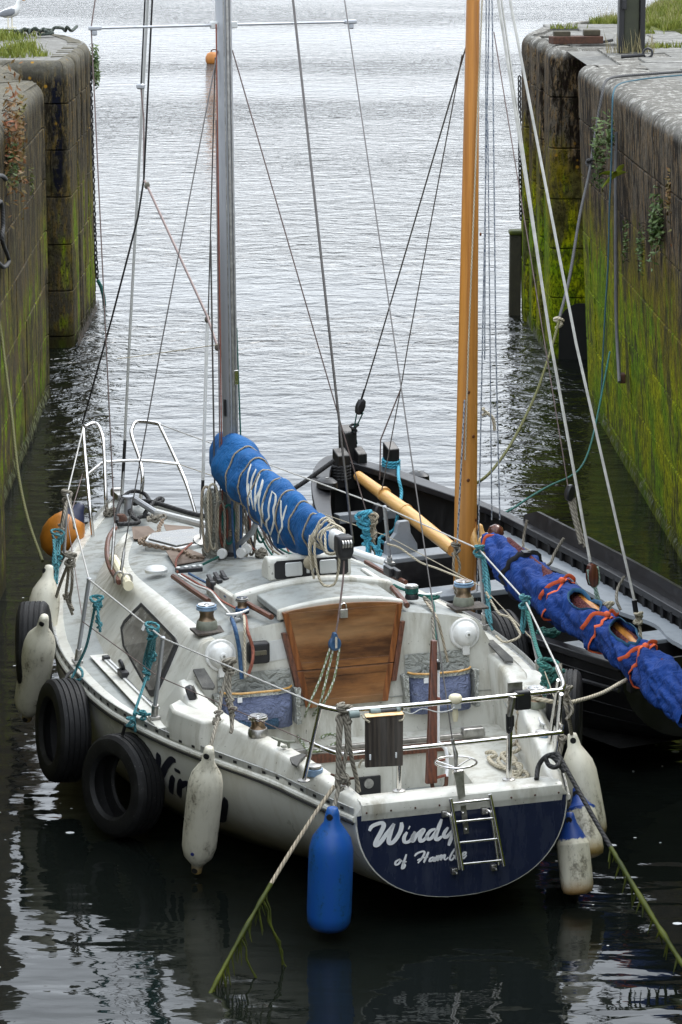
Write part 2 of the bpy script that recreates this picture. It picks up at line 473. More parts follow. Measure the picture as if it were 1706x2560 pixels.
def mk_stone(name, kind):
    t = NT(name); p = t.pos(); z = t.sep(p)[2]
    R = kind == 'right'
    n1 = t.noise(p, 1.3, 6, .6); n2 = t.noise(p, 9, 6, .7); n3 = t.noise(p, 38, 4, .7)
    streak = t.noise(t.mapping(p, (1, 1, .24)), 4.0, 7, .72)          # run-off down the face
    fine = t.noise(t.mapping(p, (1, 1, .25)), 14, 6, .74)
    dash = t.noise(t.mapping(p, (1, 1, .28)), 34, 4, .65)             # pits and short drips
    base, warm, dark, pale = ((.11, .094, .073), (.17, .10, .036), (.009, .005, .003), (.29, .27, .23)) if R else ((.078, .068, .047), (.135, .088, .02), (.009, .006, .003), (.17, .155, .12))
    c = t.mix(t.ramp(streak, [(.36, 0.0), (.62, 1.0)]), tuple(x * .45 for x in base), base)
    c = t.mix(t.math('MULTIPLY', t.ramp(fine, [(.50, 0.0), (.60, 1.0)]), .8), c, warm)
    c = t.mix(t.math('MULTIPLY', t.ramp(t.math('ADD', t.math('MULTIPLY', fine, .5), t.math('MULTIPLY', dash, .5)), [(.58, 0.0), (.64, 1.0)]), .6), c, pale)
    hi = t.mrange(z, 1.5, 2.3)
    dk = t.ramp(t.math('ADD', t.math('MULTIPLY', streak, .45), t.math('MULTIPLY', fine, .55)), [(.455, 1.0), (.52, 0.0)])
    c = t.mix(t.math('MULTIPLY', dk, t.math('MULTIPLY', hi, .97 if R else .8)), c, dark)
    pit = t.ramp(dash, [(.40, 1.0), (.46, 0.0)])
    c = t.mix(t.math('MULTIPLY', pit, t.math('MULTIPLY', hi, .85 if R else .6)), c, dark)
    if not R:      # old tar marks beside the gate recess
        xyz = t.sep(p)
        tm = t.math('MULTIPLY', t.mrange(t.math('ABSOLUTE', t.math('ADD', xyz[0], 3.44)), .075, .045), t.math('MULTIPLY', t.mrange(xyz[1], 36.9, 37.1), t.math('MULTIPLY', t.mrange(xyz[1], 37.6, 37.45), t.mrange(z, 1.75, 1.9))))
        c = t.mix(t.math('MULTIPLY', tm, t.ramp(t.noise(t.mapping(p, (1, 1, .5)), 9, 5, .7), [(.45, 0.0), (.52, 1.0)])), c, (.006, .007, .014))
    # weed: olive then bright green, ragged upper limit following the streaks
    zz = t.math('ADD', z, t.math('ADD', t.math('MULTIPLY_ADD', streak, -3.0, 1.5), t.math('MULTIPLY_ADD', n1, -1.8, .9)))
    if R:
        g1 = t.mrange(zz, 2.6, 1.95); g2 = t.mrange(zz, 2.05, 1.5)
        a1, a2 = .88, .97
    else:
        g1 = t.math('MULTIPLY', t.mrange(zz, 2.3, 1.5), t.ramp(n1, [(.47, 0.0), (.58, 1.0)]))
        g2 = t.math('MULTIPLY', t.mrange(zz, 1.7, .9), t.ramp(t.math('ADD', t.math('MULTIPLY', streak, .6), t.math('MULTIPLY', n1, .4)), [(.50, 0.0), (.56, 1.0)]))
        a1, a2 = .55, .85
    wc = t.mix(t.ramp(n2, [(.36, 0.0), (.62, 1.0)]), (.06, .055, .003), (.20, .16, .004))
    c = t.mix(t.math('MULTIPLY', g1, a1), c, wc)
    tuft_ = t.noise(t.mapping(p, (1, 1, .4)), 26, 5, .75)
    gc = t.mix(t.ramp(tuft_, [(.40, 0.0), (.60, 1.0)]), (.05, .062, .002), (.37, .38, .004))
    gc = t.mix(t.ramp(n1, [(.42, 0.0), (.60, 1.0)]), gc, t.mix(t.ramp(tuft_, [(.40, 0.0), (.60, 1.0)]), (.03, .07, .003), (.17, .29, .006)))
    c = t.mix(t.math('MULTIPLY', g2, a2), c, gc)
    bare = t.ramp(t.noise(t.mapping(p, (1, 1, .45)), 2.6, 7, .72, .6), [(.42, 1.0), (.475, 0.0)])
    c = t.mix(t.math('MULTIPLY', bare, t.math('MULTIPLY', t.mrange(z, 2.6, 2.0), .8)), c, t.mix(t.ramp(n2, [(.4, 0.0), (.6, 1.0)]), (.016, .014, .007), (.075, .068, .03)))
    c = t.mix(t.math('MULTIPLY', t.ramp(n3, [(.38, 1.0), (.45, 0.0)]), .75), c, (.012, .013, .003))
    # dark wet band at the water
    c = t.mix(t.math('MULTIPLY', t.mrange(z, .34, .06), .55 if R else .85), c, (.03, .045, .004) if R else (.022, .02, .008))
    # top of the coping: pale worn stone with guano and lichen
    top = t.mrange(z, 3.55, 3.66) if R else t.mrange(z, 3.2, 3.45)
    tp = t.mix(t.ramp(n2, [(.3, 0.0), (.7, 1.0)]), (.085, .083, .073), (.21, .20, .18) if R else (.17, .155, .115))
    lic = t.ramp(t.noise(t.mapping(p, (1, .45, 1)), 14, 6, .75), [(.52, 0.0), (.60, 1.0)])
    tp = t.mix(t.math('MULTIPLY', lic, .55 if R else .1), tp, (.55, .54, .50))
    c = t.mix(t.math('MULTIPLY', top, .93 if R else .75), c, tp)
    yl = t.math('MULTIPLY', t.ramp(t.voro(p, 6.5), [(.10, 1.0), (.17, 0.0)]), t.math('MULTIPLY', t.ramp(n1, [(.46, 0.0), (.54, 1.0)]), t.math('MULTIPLY', t.mrange(z, 1.9, 2.4), t.mrange(t.sep(p)[1], 34.5, 35.5))))
    c = t.mix(t.math('MULTIPLY', yl, .8), c, (.34, .18, .018))
    h = t.math('ADD', t.math('MULTIPLY', n2, .5), t.math('ADD', t.math('MULTIPLY', fine, .6), t.math('MULTIPLY', dash, .5)))
    return t.set(c, t.math('MULTIPLY_ADD', g2, .1, .82), 0, t.bump(h, .9, .035), .08)
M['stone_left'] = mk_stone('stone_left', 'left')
M['stone_right'] = mk_stone('stone_right', 'right')

def mk_paving():
    t = NT('paving'); p = t.pos()
    n1 = t.noise(p, 2.1, 6, .6); n2 = t.noise(p, 14, 5, .7)
    c = t.mix(t.ramp(n2, [(.3, 0.0), (.7, 1.0)]), (.085, .083, .075), (.20, .195, .18))
    c = t.mix(t.math('MULTIPLY', t.ramp(n1, [(.5, 0.0), (.75, 1.0)]), .5), c, (.10, .095, .07))
    lic = t.ramp(t.noise(t.mapping(p, (.5, 1, 1)), 9, 5, .7), [(.56, 0.0), (.67, 1.0)])
    c = t.mix(t.math('MULTIPLY', lic, .55), c, (.48, .47, .44))
    return t.set(c, .85, 0, t.bump(n2, .6, .015), .25)
M['paving'] = mk_paving()
M['soil'] = simple('soil', (.13, .145, .03), .95, 0, .4, 6, .6, 40)
def mk_leaf(name, a, b):
    t = NT(name)
    r = t.node('ShaderNodeObjectInfo').outputs['Random']
    n = t.noise(t.pos(), 6, 3)
    return t.set(t.mix(t.ramp(n, [(.35, 0.0), (.65, 1.0)]), a, b), .6, 0, None, .3)
M['grass'] = mk_leaf('grass', (.10, .135, .014), (.21, .225, .035))
M['grass_dry'] = mk_leaf('grass_dry', (.22, .19, .09), (.33, .28, .15))
M['fern'] = mk_leaf('fern', (.045, .085, .02), (.10, .145, .04))
M['fern_bright'] = mk_leaf('fern_bright', (.17, .23, .015), (.26, .30, .03))
M['valerian'] = mk_leaf('valerian', (.19, .06, .022), (.11, .10, .025))
M['weed_hang'] = mk_leaf('weed_hang', (.03, .04, .004), (.085, .10, .009))
M['wrack'] = mk_leaf('wrack', (.016, .012, .005), (.06, .036, .012))
M['rope_dusty'] = rope_mat('rope_dusty', (.05, .13, .17), (.025, .07, .10), .9, 34, (.05, .10, .12))

def mk_water():
    t = NT('water'); p = t.pos(); s = t.sep(p)
    far = t.mrange(s[1], 24.0, 62.0)
    mid = t.mrange(s[1], 15.0, 34.0)
    # slow swell inside the lock, wind ripples out on the open water
    a = t.noise(t.mapping(p, (.55, 1.5, 1)), 1.6, 2, .5, .3)
    b = t.noise(t.mapping(p, (.8, 1.9, 1), (0, 0, .25)), 4.2, 3, .5, .5)
    c = t.noise(t.mapping(p, (1, 1.1, 1), (0, 0, -.2)), 3.0, 4, .6, .6)
    gust = t.noise(t.mapping(p, (.03, .05, 1)), 1, 3, .5)
    gs = t.mrange(gust, .36, .64, .3, 1.5)
    n0 = t.bump(a, t.math('MULTIPLY_ADD', mid, .18, .16), .12)
    n1 = t.bump(b, t.math('MULTIPLY_ADD', mid, .12, .05), .05, n0)
    d_ = t.noise(t.mapping(p, (.8, 1.0, 1), (0, 0, .1)), 1.2, 3, .55, .4)
    n2 = t.bump(c, t.math('MULTIPLY', t.math('MULTIPLY', far, gs), 1.0), .70, n1)
    n2 = t.bump(d_, t.math('MULTIPLY', t.math('MULTIPLY', far, gs), .8), .65, n2)
    return t.set((.005, .0065, .0055), .025, 0, n2, None, 1.36)
M['water'] = mk_water()

# ================================================================== SETTING: water, lock walls, quays
mb = MB()
mb.add([(-900, -60, 0), (900, -60, 0), (900, 2500, 0), (-900, 2500, 0)], [(0, 1, 2, 3)])
tag(mb.build('water', M['water'], smooth=0), kind='structure')

def path_samples(path, a, b):
    """points and inward normals of a plan polyline between two arc lengths (inward = to the left of travel)"""
    L = [0]
    for i in range(1, len(path)): L.append(L[-1] + (V(*path[i], 0) - V(*path[i - 1], 0)).length)
    def at(l):
        for i in range(1, len(path)):
            if l <= L[i] + 1e-9:
                t = (l - L[i - 1]) / (L[i] - L[i - 1]); p = V(*path[i - 1], 0).lerp(V(*path[i], 0), t)
                d = (V(*path[i], 0) - V(*path[i - 1], 0)).normalized()
                return p, V(-d.y, d.x, 0), (.12 if (V(*path[i], 0) - V(*path[i - 1], 0)).length < .09 else 9)
    out = [at(a + 1e-4)]
    for i in range(1, len(path) - 1):
        if a + 1e-3 < L[i] < b - 1e-3:
            d0 = (V(*path[i], 0) - V(*path[i - 1], 0)).normalized(); d1 = (V(*path[i + 1], 0) - V(*path[i], 0)).normalized()
            n = V(-d0.y - d1.y, d0.x + d1.x, 0); n = n.normalized() / max(.5, (1 + d0.dot(d1)) / 2) ** .5
            out.append((V(*path[i], 0), n, .12 if min((V(*path[i], 0) - V(*path[i - 1], 0)).length, (V(*path[i + 1], 0) - V(*path[i], 0)).length) < .09 else 9))
    out.append(at(b - 1e-4))
    return out, L[-1]

def stone_block(path, a, b, prof, lean, mat, parent, jit, dz=0.0):
    sm, _ = path_samples(path, a, b)
    rings = []
    for p, n, dm in sm:
        rings.append([p + n * (min(d, dm) + jit) + V(lean * z, 0, z + dz) for d, z in prof])
    m = MB(); m.loft(rings, True, True, True)
    return m.build('stone_block', mat, parent, smooth=28)

def wall_run(parent, path, zs, mat, lean=0.0, depth=.30, cope_back=.9, cope_r=.20, blen=1.05, seed=1, cope=True):
    rnd = random.Random(seed)
    _, tot = path_samples(path, 0, .5)
    for c in range(len(zs) - 1):
        z0, z1 = zs[c] + .004, zs[c + 1] - .004
        last = c == len(zs) - 2
        cuts = [0.0]; x = blen * (.5 if c % 2 else 1) * rnd.uniform(.85, 1.1)
        while x < tot - .35: cuts.append(x); x += blen * rnd.uniform(.8, 1.25)
        cuts.append(tot)
        for i in range(len(cuts) - 1):
            a, b = cuts[i] + .0035, cuts[i + 1] - .0035
            ch = .010
            if last and cope:
                r = cope_r
                prof = [(ch, z0), (0, z0 + ch)] + [(r - r * math.cos(k * math.pi / 12), z1 - r + r * math.sin(k * math.pi / 12)) for k in range(0, 7)] + [(cope_back, z1), (cope_back, z0)]
            else:
                prof = [(ch, z0), (0, z0 + ch), (0, z1 - ch), (ch, z1), (depth, z1), (depth, z0)]
            stone_block(path, a, b, prof, lean, mat, parent, rnd.uniform(-.004, .004), rnd.uniform(-.002, .002))

def arc_corner(p, r, a0, a1, n=5):
    return [(p[0] + r * math.cos(math.radians(lerp(a0, a1, k / n))), p[1] + r * math.sin(math.radians(lerp(a0, a1, k / n)))) for k in range(n + 1)]

ZL = [-.35, .14, .70, 1.27, 1.85, 2.42, 2.98, 3.50]
ZR = [-.35, .18, .74, 1.33, 1.92, 2.52, 3.12, 3.70]
# ---- left wall of the lock chamber (travel +y so that the stone lies to the left)
lw = thing('lock_wall', 'weathered grey stone lock wall on the left with red plants growing out of it', 'wall', (0, 0, 0), 'stone walls of the lock')
pl = [(-3.02, 24.5), (-3.26, 33.62)] + arc_corner((-3.40, 33.70), .16, 0, 90, 4)[0:] + [(-4.6, 33.86)]
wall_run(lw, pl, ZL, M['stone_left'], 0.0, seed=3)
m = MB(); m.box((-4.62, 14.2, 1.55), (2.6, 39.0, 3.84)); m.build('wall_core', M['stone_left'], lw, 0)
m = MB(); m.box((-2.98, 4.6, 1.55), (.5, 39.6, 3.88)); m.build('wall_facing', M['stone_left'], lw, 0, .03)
# recess for the gate, then the pier with its stop-log grooves
lp = thing('lock_pier', 'grey stone pier at the left lock entrance with vertical grooves and a gull on top', 'wall', (0, 0, 0), 'stone walls of the lock')
def rib(x, y0, y1, side, r=.10):
    """plan of one rib of the pier: out of the groove, along the face, back in"""
    if side < 0:
        return [(x - .30, y0)] + arc_corner((x - r, y0 + r), r, -90, 0, 4) + arc_corner((x - r, y1 - r), r, 0, 90, 4) + [(x - .30, y1)]
    return [(x + .30, y1)] + arc_corner((x + r, y1 - r), r, 90, 180, 4) + arc_corner((x + r, y0 + r), r, 180, 270, 4) + [(x + .30, y0)]
path0 = [(-5.4, 37.32)] + arc_corner((-3.42, 37.46), .14, -90, 0, 4) + arc_corner((-3.38, 38.4), .10, 0, 90, 4) + [(-3.56, 38.5)]
wall_run(lp, path0, ZL, M['stone_left'], -.008, depth=.12, cope_back=.3, cope_r=.12, seed=5)
for k, (a, b) in enumerate([(38.62, 39.35), (39.47, 40.25), (40.37, 41.15)]):
    wall_run(lp, rib(-3.285 - .012 * k, a, b, -1), ZL, M['stone_left'], -.008, depth=.10, cope_back=.14, cope_r=.10, seed=10 + k)
pend = [(-3.62, 41.27)] + arc_corner((-3.55, 41.45), .22, -60, 20, 3) + [(-3.42, 42.2), (-3.75, 43.6), (-4.4, 45.0), (-6.5, 46.6), (-11, 47.5)]
wall_run(lp, pend, ZL, M['stone_left'], -.006, depth=.3, cope_back=.3, cope_r=.16, blen=1.3, seed=20)
m = MB()
core = [(-5.6, 37.40), (-3.48, 37.40), (-3.46, 41.3), (-3.60, 42.2), (-3.95, 43.5), (-4.6, 44.8), (-6.6, 46.3), (-11, 47.2), (-11, 37.40)]
m.prism([(x, y, -.4) for x, y in core], (0, 0, 3.86)); m.build('wall_core', M['stone_left'], lp, 0)
m = MB(); m.box((-4.55, 35.6, 1.4), (1.7, 3.42, 3.6)); m.build('recess_wall', M['stone_left'], lp, 0)
# short rounded return of the chamber wall inside the gate recess
m = MB()
pr = [(-.22, .0), (-.06, .02), (0, .08), (0, 3.2), (-.05, 3.36), (-.22, 3.47), (-1.3, 3.48), (-1.3, 0)]
m.loft([[V(-3.78 + d, y, z) for d, z in pr] for y in (34.2, 36.9)], True, True, True); m.build('recess_coping', M['stone_left'], lp, 40)

# ---- right side
rw = thing('lock_wall', 'mossy green stone lock wall on the right with whitish worn coping', 'wall', (0, 0, 0), 'stone walls of the lock')
pr_ = [(4.4, 33.32)] + arc_corner((2.86, 33.18), .14, 90, 180, 4) + [(2.99, 19.9)]
wall_run(rw, pr_, ZR, M['stone_right'], -.05, cope_back=.75, cope_r=.14, blen=1.5, seed=31)
m = MB(); m.prism([(3.06, 33.2, -.4), (3.3, 12.0, -.4), (14, 12.0, -.4), (14, 33.2, -.4)], (-.05, 0, 4.03)); m.build('wall_core', M['stone_right'], rw, 0)
m = MB(); m.box((4.1, 5.5, 1.6), (2.0, 28.6, 4.1)); m.build('wall_facing', M['stone_right'], rw, 0, .03)
rp = thing('lock_pier', 'dark stone pier at the right lock entrance with green weed and yellow lichen', 'wall', (0, 0, 0), 'stone walls of the lock')
p1 = [(2.80, 37.52)] + arc_corner((2.60, 37.42), .10, 90, 180, 4) + arc_corner((2.62, 36.55), .12, 180, 270, 4) + [(5.2, 36.43)]
wall_run(rp, p1, ZR, M['stone_right'], -.012, depth=.12, cope_back=.3, cope_r=.16, seed=41)
for k, (a, b) in enumerate([(37.64, 38.45), (38.57, 39.4)]):
    wall_run(rp, rib(2.46 - .03 * k, a, b, 1), ZR, M['stone_right'], -.012, depth=.10, cope_back=.14, cope_r=.12, seed=50 + k)
p2 = [(7.5, 46.6), (4.6, 45.3), (3.3, 43.6), (2.62, 41.8), (2.40, 40.5)] + arc_corner((2.52, 39.65), .14, 180, 270, 4) + [(2.85, 39.5)]
wall_run(rp, p2, ZR, M['stone_right'], -.012, depth=.3, cope_back=.3, cope_r=.2, blen=1.3, seed=60)
core = [(2.62, 36.6), (2.60, 40.4), (2.85, 41.9), (3.5, 43.3), (4.7, 44.9), (7.5, 46.2), (14, 47.5), (14, 36.6)]
m = MB(); m.prism([(x, y, -.4) for x, y in core], (-.05, 0, 4.03)); m.build('wall_core', M['stone_right'], rp, 0)
m = MB(); m.box((3.98, 34.82, 1.60), (1.9, 3.26, 4.165)); m.build('recess_wall', M['stone_right'], rp, 0)
# low culvert mouth in the recess
m = MB()
ar = [V(2.62 + .25 + .26 * math.cos(math.radians(a)), 36.40, .42 + .26 * math.sin(math.radians(a))) for a in range(0, 181, 20)] + [V(2.61, 36.40, -.2), V(3.13, 36.40, -.2)]
m.prism(ar, (0, .02, 0)); m.build('culvert_mouth', M['dark_hole'], rp, 0)

# ---- quay surfaces
qr = thing('quay', None, None); tag(qr, kind='structure'); del_keys = None
for r, (y0, y1, x0) in enumerate([(y, y + 1.02, 3.22) for y in [20 + 1.04 * k for k in range(13)]]):
    x = x0 + (.35 if r % 2 else 0)
    if r % 2:
        m = MB(); m.box(((x0 + x) / 2 - .005, (y0 + y1) / 2, 3.66), (x - x0 - .012, y1 - y0, .07)); m.build('paving_slab', M['paving'], qr, 0, .012)
    while x < 6.0:
        w = random.uniform(.75, 1.1)
        m = MB(); m.box((x + w / 2, (y0 + y1) / 2, 3.66 + random.uniform(-.006, .006)), (w - .014, y1 - y0, .07)); m.build('paving_slab', M['paving'], qr, 0, .012)
        x += w
for r in range(9):
    y0 = 33.55 + .98 * r if r else 33.5
    x = 3.3 + (.4 if r % 2 else 0) - (.55 if r > 3 else 0)
    while x < 6.8:
        w = random.uniform(.7, 1.15)
        if not (x > 4.15 + (r - 3) * -.05 and r > 4) and not (x + w < 4.0 and 33.4 < y0 < 36.0 and x < 3.0):
            m = MB(); m.box((x + w / 2, y0 + .49, 3.665 + random.uniform(-.006, .006)), (w - .014, .966, .07)); m.build('paving_slab', M['paving'], qr, 0, .012)
        x += w
m = MB(); m.add([(2.9, 12, 3.66), (14, 12, 3.66), (14, 46.5, 3.66), (4.8, 45.05, 3.66), (3.5, 43.45, 3.66), (2.8, 41.9, 3.66), (2.62, 40.1, 3.66)], [(0, 1, 2, 3, 4, 5, 6)])
m.build('quay_bed', M['paving'], qr, 0)
m = MB(); m.add([(-3.42, 37.46, 3.487), (-3.45, 41.6, 3.487), (-3.6, 42.5, 3.487), (-4.5, 44.6, 3.487), (-11, 47, 3.487), (-11, 37.46, 3.487)], [(0, 5, 4, 3, 2, 1)])
tag(m.build('quay_top', M['paving'], None, 0), kind='structure')
m = MB(); m.box((-5.2, 15.6, 3.47), (2.9, 36.4, .03)); tag(m.build('quay_top', M['paving'], None, 0), kind='structure')
# grass bank on the right quay
def height_bank(x, y):
    return 3.672 + .24 * max(0, min(1, (x - 3.7) / 1.6)) ** 1.3
m = MB(); nx, ny = 14, 12
gv = []
for j in range(ny + 1):
    for i in range(nx + 1):
        y = 39.6 + 6.6 * j / ny
        xl = 3.95 - .10 * (y - 39.6) + (.16 * math.sin(y * 2.3)) + (1.0 * max(0, (41.2 - y) / 1.6))
        if y > 43: xl += (y - 43) * .55
        x = xl + (8.5 - xl) * (i / nx) ** 1.4
        gv.append((x, y, 3.66 if i == 0 else height_bank(x, y)))
gf = [(j * (nx + 1) + i, j * (nx + 1) + i + 1, (j + 1) * (nx + 1) + i + 1, (j + 1) * (nx + 1) + i) for j in range(ny) for i in range(nx)]
m.add(gv, gf); tag(m.build('grass_bank', M['soil'], None, 60), kind='structure')
def grass_stuff(name, spots, mat, h0, h1, w=.008):
    m = MB()
    for (x, y, z) in spots:
        h = random.uniform(h0, h1); a = random.uniform(0, 6.28); l = random.uniform(.1, .5) * h; b = random.uniform(0, 6.28)
        dx, dy = math.cos(a) * w, math.sin(a) * w; ex, ey = math.cos(b) * l, math.sin(b) * l
        m.add([(x - dx, y - dy, z), (x + dx, y + dy, z), (x + dx * .6 + ex * .4, y + dy * .6 + ey * .4, z + h * .6), (x - dx * .6 + ex * .4, y - dy * .6 + ey * .4, z + h * .6), (x + ex, y + ey, z + h)],
              [(0, 1, 2, 3), (3, 2, 4)])
    return tag(m.build(name, mat, None, 0, recalc=False), kind='stuff')
sp = []
for _ in range(16000):
    j = random.random() * ny; i = (random.random() ** 1.5) * (nx - 5)
    k = int(j) * (nx + 1) + int(i); q = gv[min(k, len(gv) - 1)]; q2 = gv[min(k + nx + 2, len(gv) - 1)]
    x = lerp(q[0], q2[0], random.random()); y = lerp(q[1], q2[1], random.random())
    sp.append((x, y, height_bank(x, y) - .01))
grass_stuff('grass', sp, M['grass'], .05, .13)
grass_stuff('dry_grass', [(x, y, z) for (x, y, z) in sp[::16]], M['grass_dry'], .10, .28, .003)

# ================================================================== THE WHITE SAILING YACHT
YM = Matrix(((0.951616, -0.307148, -0.009163, 0.673008), (0.307134, 0.951661, -0.002957, 16.154105), (0.009629, 0, 0.999954, 0), (0, 0, 0, 1)))
yacht = thing('sailing_yacht', 'white sailing yacht with navy transom and grey mast moored in the lock', 'sailing yacht')
yacht.matrix_world = YM
def yw(p): return YM @ V(p)

# ---- hull.  station: s, half-beam, sheer z, bottom z, fullness
HULL = [(0, .62, .69, .165, 2.25), (.4, .745, .695, .105, 2.2), (.8, .855, .70, .05, 2.15), (1.4, 1.09, .705, -.06, 2.15), (1.85, 1.24, .71, -.14, 2.2), (2.45, 1.385, .725, -.22, 2.25),
        (3.2, 1.43, .74, -.28, 2.3), (3.8, 1.405, .755, -.30, 2.3), (4.4, 1.315, .77, -.30, 2.2), (5.0, 1.185, .785, -.28, 2.1), (5.6, 1.01, .80, -.25, 1.95),
        (6.2, .80, .815, -.2, 1.8), (6.8, .56, .83, -.12, 1.6), (7.3, .33, .85, .0, 1.5), (7.7, .13, .87, .3, 1.3), (7.95, .012, .885, .72, 1.2)]
NH = 15
def hull_ring(s):
    B, zs, zb, p = interp(HULL, s)
    pts = []
    for k in range(2 * NH + 1):
        a = (k - NH) / NH * math.pi / 2           # -90 .. 90, 0 = keel
        x = B * math.copysign(abs(math.sin(a)) ** (2 / p), a); z = zs - (zs - zb) * abs(math.cos(a)) ** (2 / p)
        pts.append(V(x, s, z))
    return pts
def beam(s): return interp(HULL, s)[0]
def sheer(s): return interp(HULL, s)[1]
ss = [0, .2, .4, .6, .8, 1.1, 1.4, 1.7, 2.0, 2.3, 2.6, 3, 3.4, 3.8, 4.2, 4.6, 5, 5.4, 5.8, 6.2, 6.5, 6.8, 7.05, 7.3, 7.5, 7.7, 7.85, 7.95]
m = MB(); m.loft([hull_ring(s) for s in ss], closed=False); m.add(hull_ring(ss[-1]), [tuple(range(2 * NH + 1))])
hull = m.build('hull', M['topside'], yacht, 50)
hull_bvh = BVHTree.FromPolygons([V(p) for p in m.v], m.f)
r0 = hull_ring(0)
m = MB()
inner = [V(p.x * .985, -.002, .69 + (p.z - .69) * .985 - .004) for p in r0]
m.add([V(p.x, 0, p.z) for p in r0], [tuple(range(len(r0)))]); m.build('stern_edge', M['gelcoat'], yacht, 0)
m = MB(); m.add(inner, [tuple(range(len(inner)))]); m.build('transom', M['navy'], yacht, 0)

# rubbing strake and perforated toe rail along each side
def edge_line(side, off, dz, s0, s1, n=46):
    return [V(side * (beam(s) + off), s, sheer(s) + dz) for s in [lerp(s0, s1, k / n) for k in range(n + 1)]]
for sd in (-1, 1):
    m = MB(); m.tube(edge_line(sd, .002, -.022, .0, 7.9), .017, 8); m.build('rubbing_strake', M['gelcoat'], yacht)
    m = MB(); m.tube(edge_line(sd, .012, -.045, .0, 7.9), .007, 6); m.build('strake_line', M['dark_metal'], yacht)
    m = MB()
    a = edge_line(sd, -.002, 0, .02, 7.75); rr = []
    for p in a:
        rr.append([p + V(0, 0, -.012), p + V(0, 0, .036), p + V(-sd * .006, 0, .038), p + V(-sd * .006, 0, .006), p + V(-sd * .04, 0, .003), p + V(-sd * .04, 0, -.012)])
    m.loft(rr, True, True, True); rail = m.build('toe_rail', M['rail_alu'], yacht, 40)
    m = MB()
    s = .1
    while s < 7.6:
        b0 = beam(s); q = V(sd * (b0 - .0), s, sheer(s) + .016); q2 = V(sd * beam(s + .03), s + .03, sheer(s) + .016)
        d = (q2 - q).normalized(); nrm = V(d.y, -d.x, 0) * sd
        m.prism([q + nrm * .003 - V(0, 0, .008), q2 + nrm * .003 - V(0, 0, .008), q2 + nrm * .003 + V(0, 0, .008), q + nrm * .003 + V(0, 0, .008)], -nrm * .001)
        s += .125
    tag(m.build('rail_slot', M['dark_hole'] if sd < 0 else M['dark_hole'], rail, 0), kind='stuff')
    m = MB()
    s = .16
    while s < 7.6:
        m.lathe([(.006, 0), (.006, .004), (.003, .006)], V(sd * (beam(s) - .02), s, sheer(s) + .004), (0, 0, 1), 6); s += .125
    tag(m.build('rail_bolt', M['dull_steel'], rail, 0), kind='stuff')

# ---- deck
m = MB(); rr = []
for s in [2.07, 2.2, 2.6, 3, 3.5, 4, 4.5, 5, 5.5, 6, 6.4, 6.8, 7.1, 7.4, 7.65, 7.85]:
    B, zs = beam(s) - .03, sheer(s) - .004
    rr.append([V(B * t, s, zs + .03 * (1 - t * t)) for t in [-1, -.9, -.6, -.3, 0, .3, .6, .9, 1]])
m.loft(rr, False); m.build('deck', M['deck_grey'], yacht, 60)
for sd in (-1, 1):
    m = MB(); m.loft([[V(sd * (beam(s) - .03), s, sheer(s) - .004), V(sd * max(.9, beam(s) - .30), s, sheer(s) + .004)] for s in (1.65, 1.85, 2.075)], False); m.build('side_deck', M['deck_grey'], yacht, 60)
# white waterways beside the rail
for sd in (-1, 1):
    m = MB(); rr = []
    for s in [1.6 + .3 * k for k in range(21)]:
        B, zs = beam(s), sheer(s)
        w = min(.085, B * .3)
        rr.append([V(sd * (B - .004), s, zs + .001), V(sd * (B - w), s, zs + .014), V(sd * (B - w - .004), s, zs - .01)])
    m.loft(rr, False); m.build('waterway', M['gelcoat'], yacht, 30)

# ---- coachroof.  s, foot half-width, roof half-width, roof edge z, crown z
CAB = [(2.08, 1.13, .86, 1.175, 1.27), (2.5, 1.165, .86, 1.165, 1.26), (2.9, 1.165, .85, 1.15, 1.24), (3.4, 1.14, .84, 1.135, 1.215), (3.8, 1.10, .83, 1.12, 1.19), (4.2, 1.05, .815, 1.10, 1.16),
       (4.6, .98, .77, 1.075, 1.125), (5.0, .89, .69, 1.05, 1.095), (5.4, .77, .58, 1.02, 1.06), (5.8, .63, .46, .985, 1.015), (6.2, .46, .33, .94, .96), (6.5, .33, .22, .89, .90), (6.68, .24, .15, .85, .855)]
def lean(z): return .02 + .10 * max(0, min(1, (z - .5) / .75))
def cab_ring(s, first=False):
    wf, wr, ze, zc = interp(CAB, s)
    zf = sheer(s) + .012
    half = [(wf + .035, zf - .03), (wf + .012, zf), (wf - .012, zf + .035), (lerp(wf, wr, .5), lerp(zf, ze, .5)), (wr + .04, ze - .045), (wr + .018, ze - .016), (wr - .012, ze - .002), (wr - .06, ze + .006)]
    for t in (.75, .5, .25): half.append((wr * t, zc - (zc - ze) * t * t * 1.02))
    pts = [V(-x, s, z) for x, z in half] + [V(0, s, zc)] + [V(x, s, z) for x, z in reversed(half)]
    if first:
        pts = [V(p.x, 2.03 + lean(p.z), p.z) for p in pts]
    return pts
cs = [2.08, 2.3, 2.5, 2.7, 2.9, 3.15, 3.4, 3.6, 3.8, 4.0, 4.2, 4.4, 4.6, 4.8, 5.0, 5.2, 5.4, 5.6, 5.8, 6.0, 6.2, 6.35, 6.5, 6.6, 6.68]
rings = [cab_ring(s, s == 2.08) for s in cs]
m = MB()
# sides + rounded edge are white gelcoat, the top is grey anti-slip: two strips of one moulding
nr = len(rings[0])
m.loft([r[:8] for r in rings], False); m.loft([r[nr - 8:] for r in rings], False)
m.add([p for p in rings[-1]], [tuple(range(nr))])
cab = m.build('coachroof_side', M['gelcoat'], yacht, 60)
cab_bvh = BVHTree.FromPolygons([V(p) for p in m.v], m.f)
m = MB(); m.loft([r[7:nr - 7] for r in rings], False); m.build('coachroof_top', M['deck_grey'], yacht, 60)
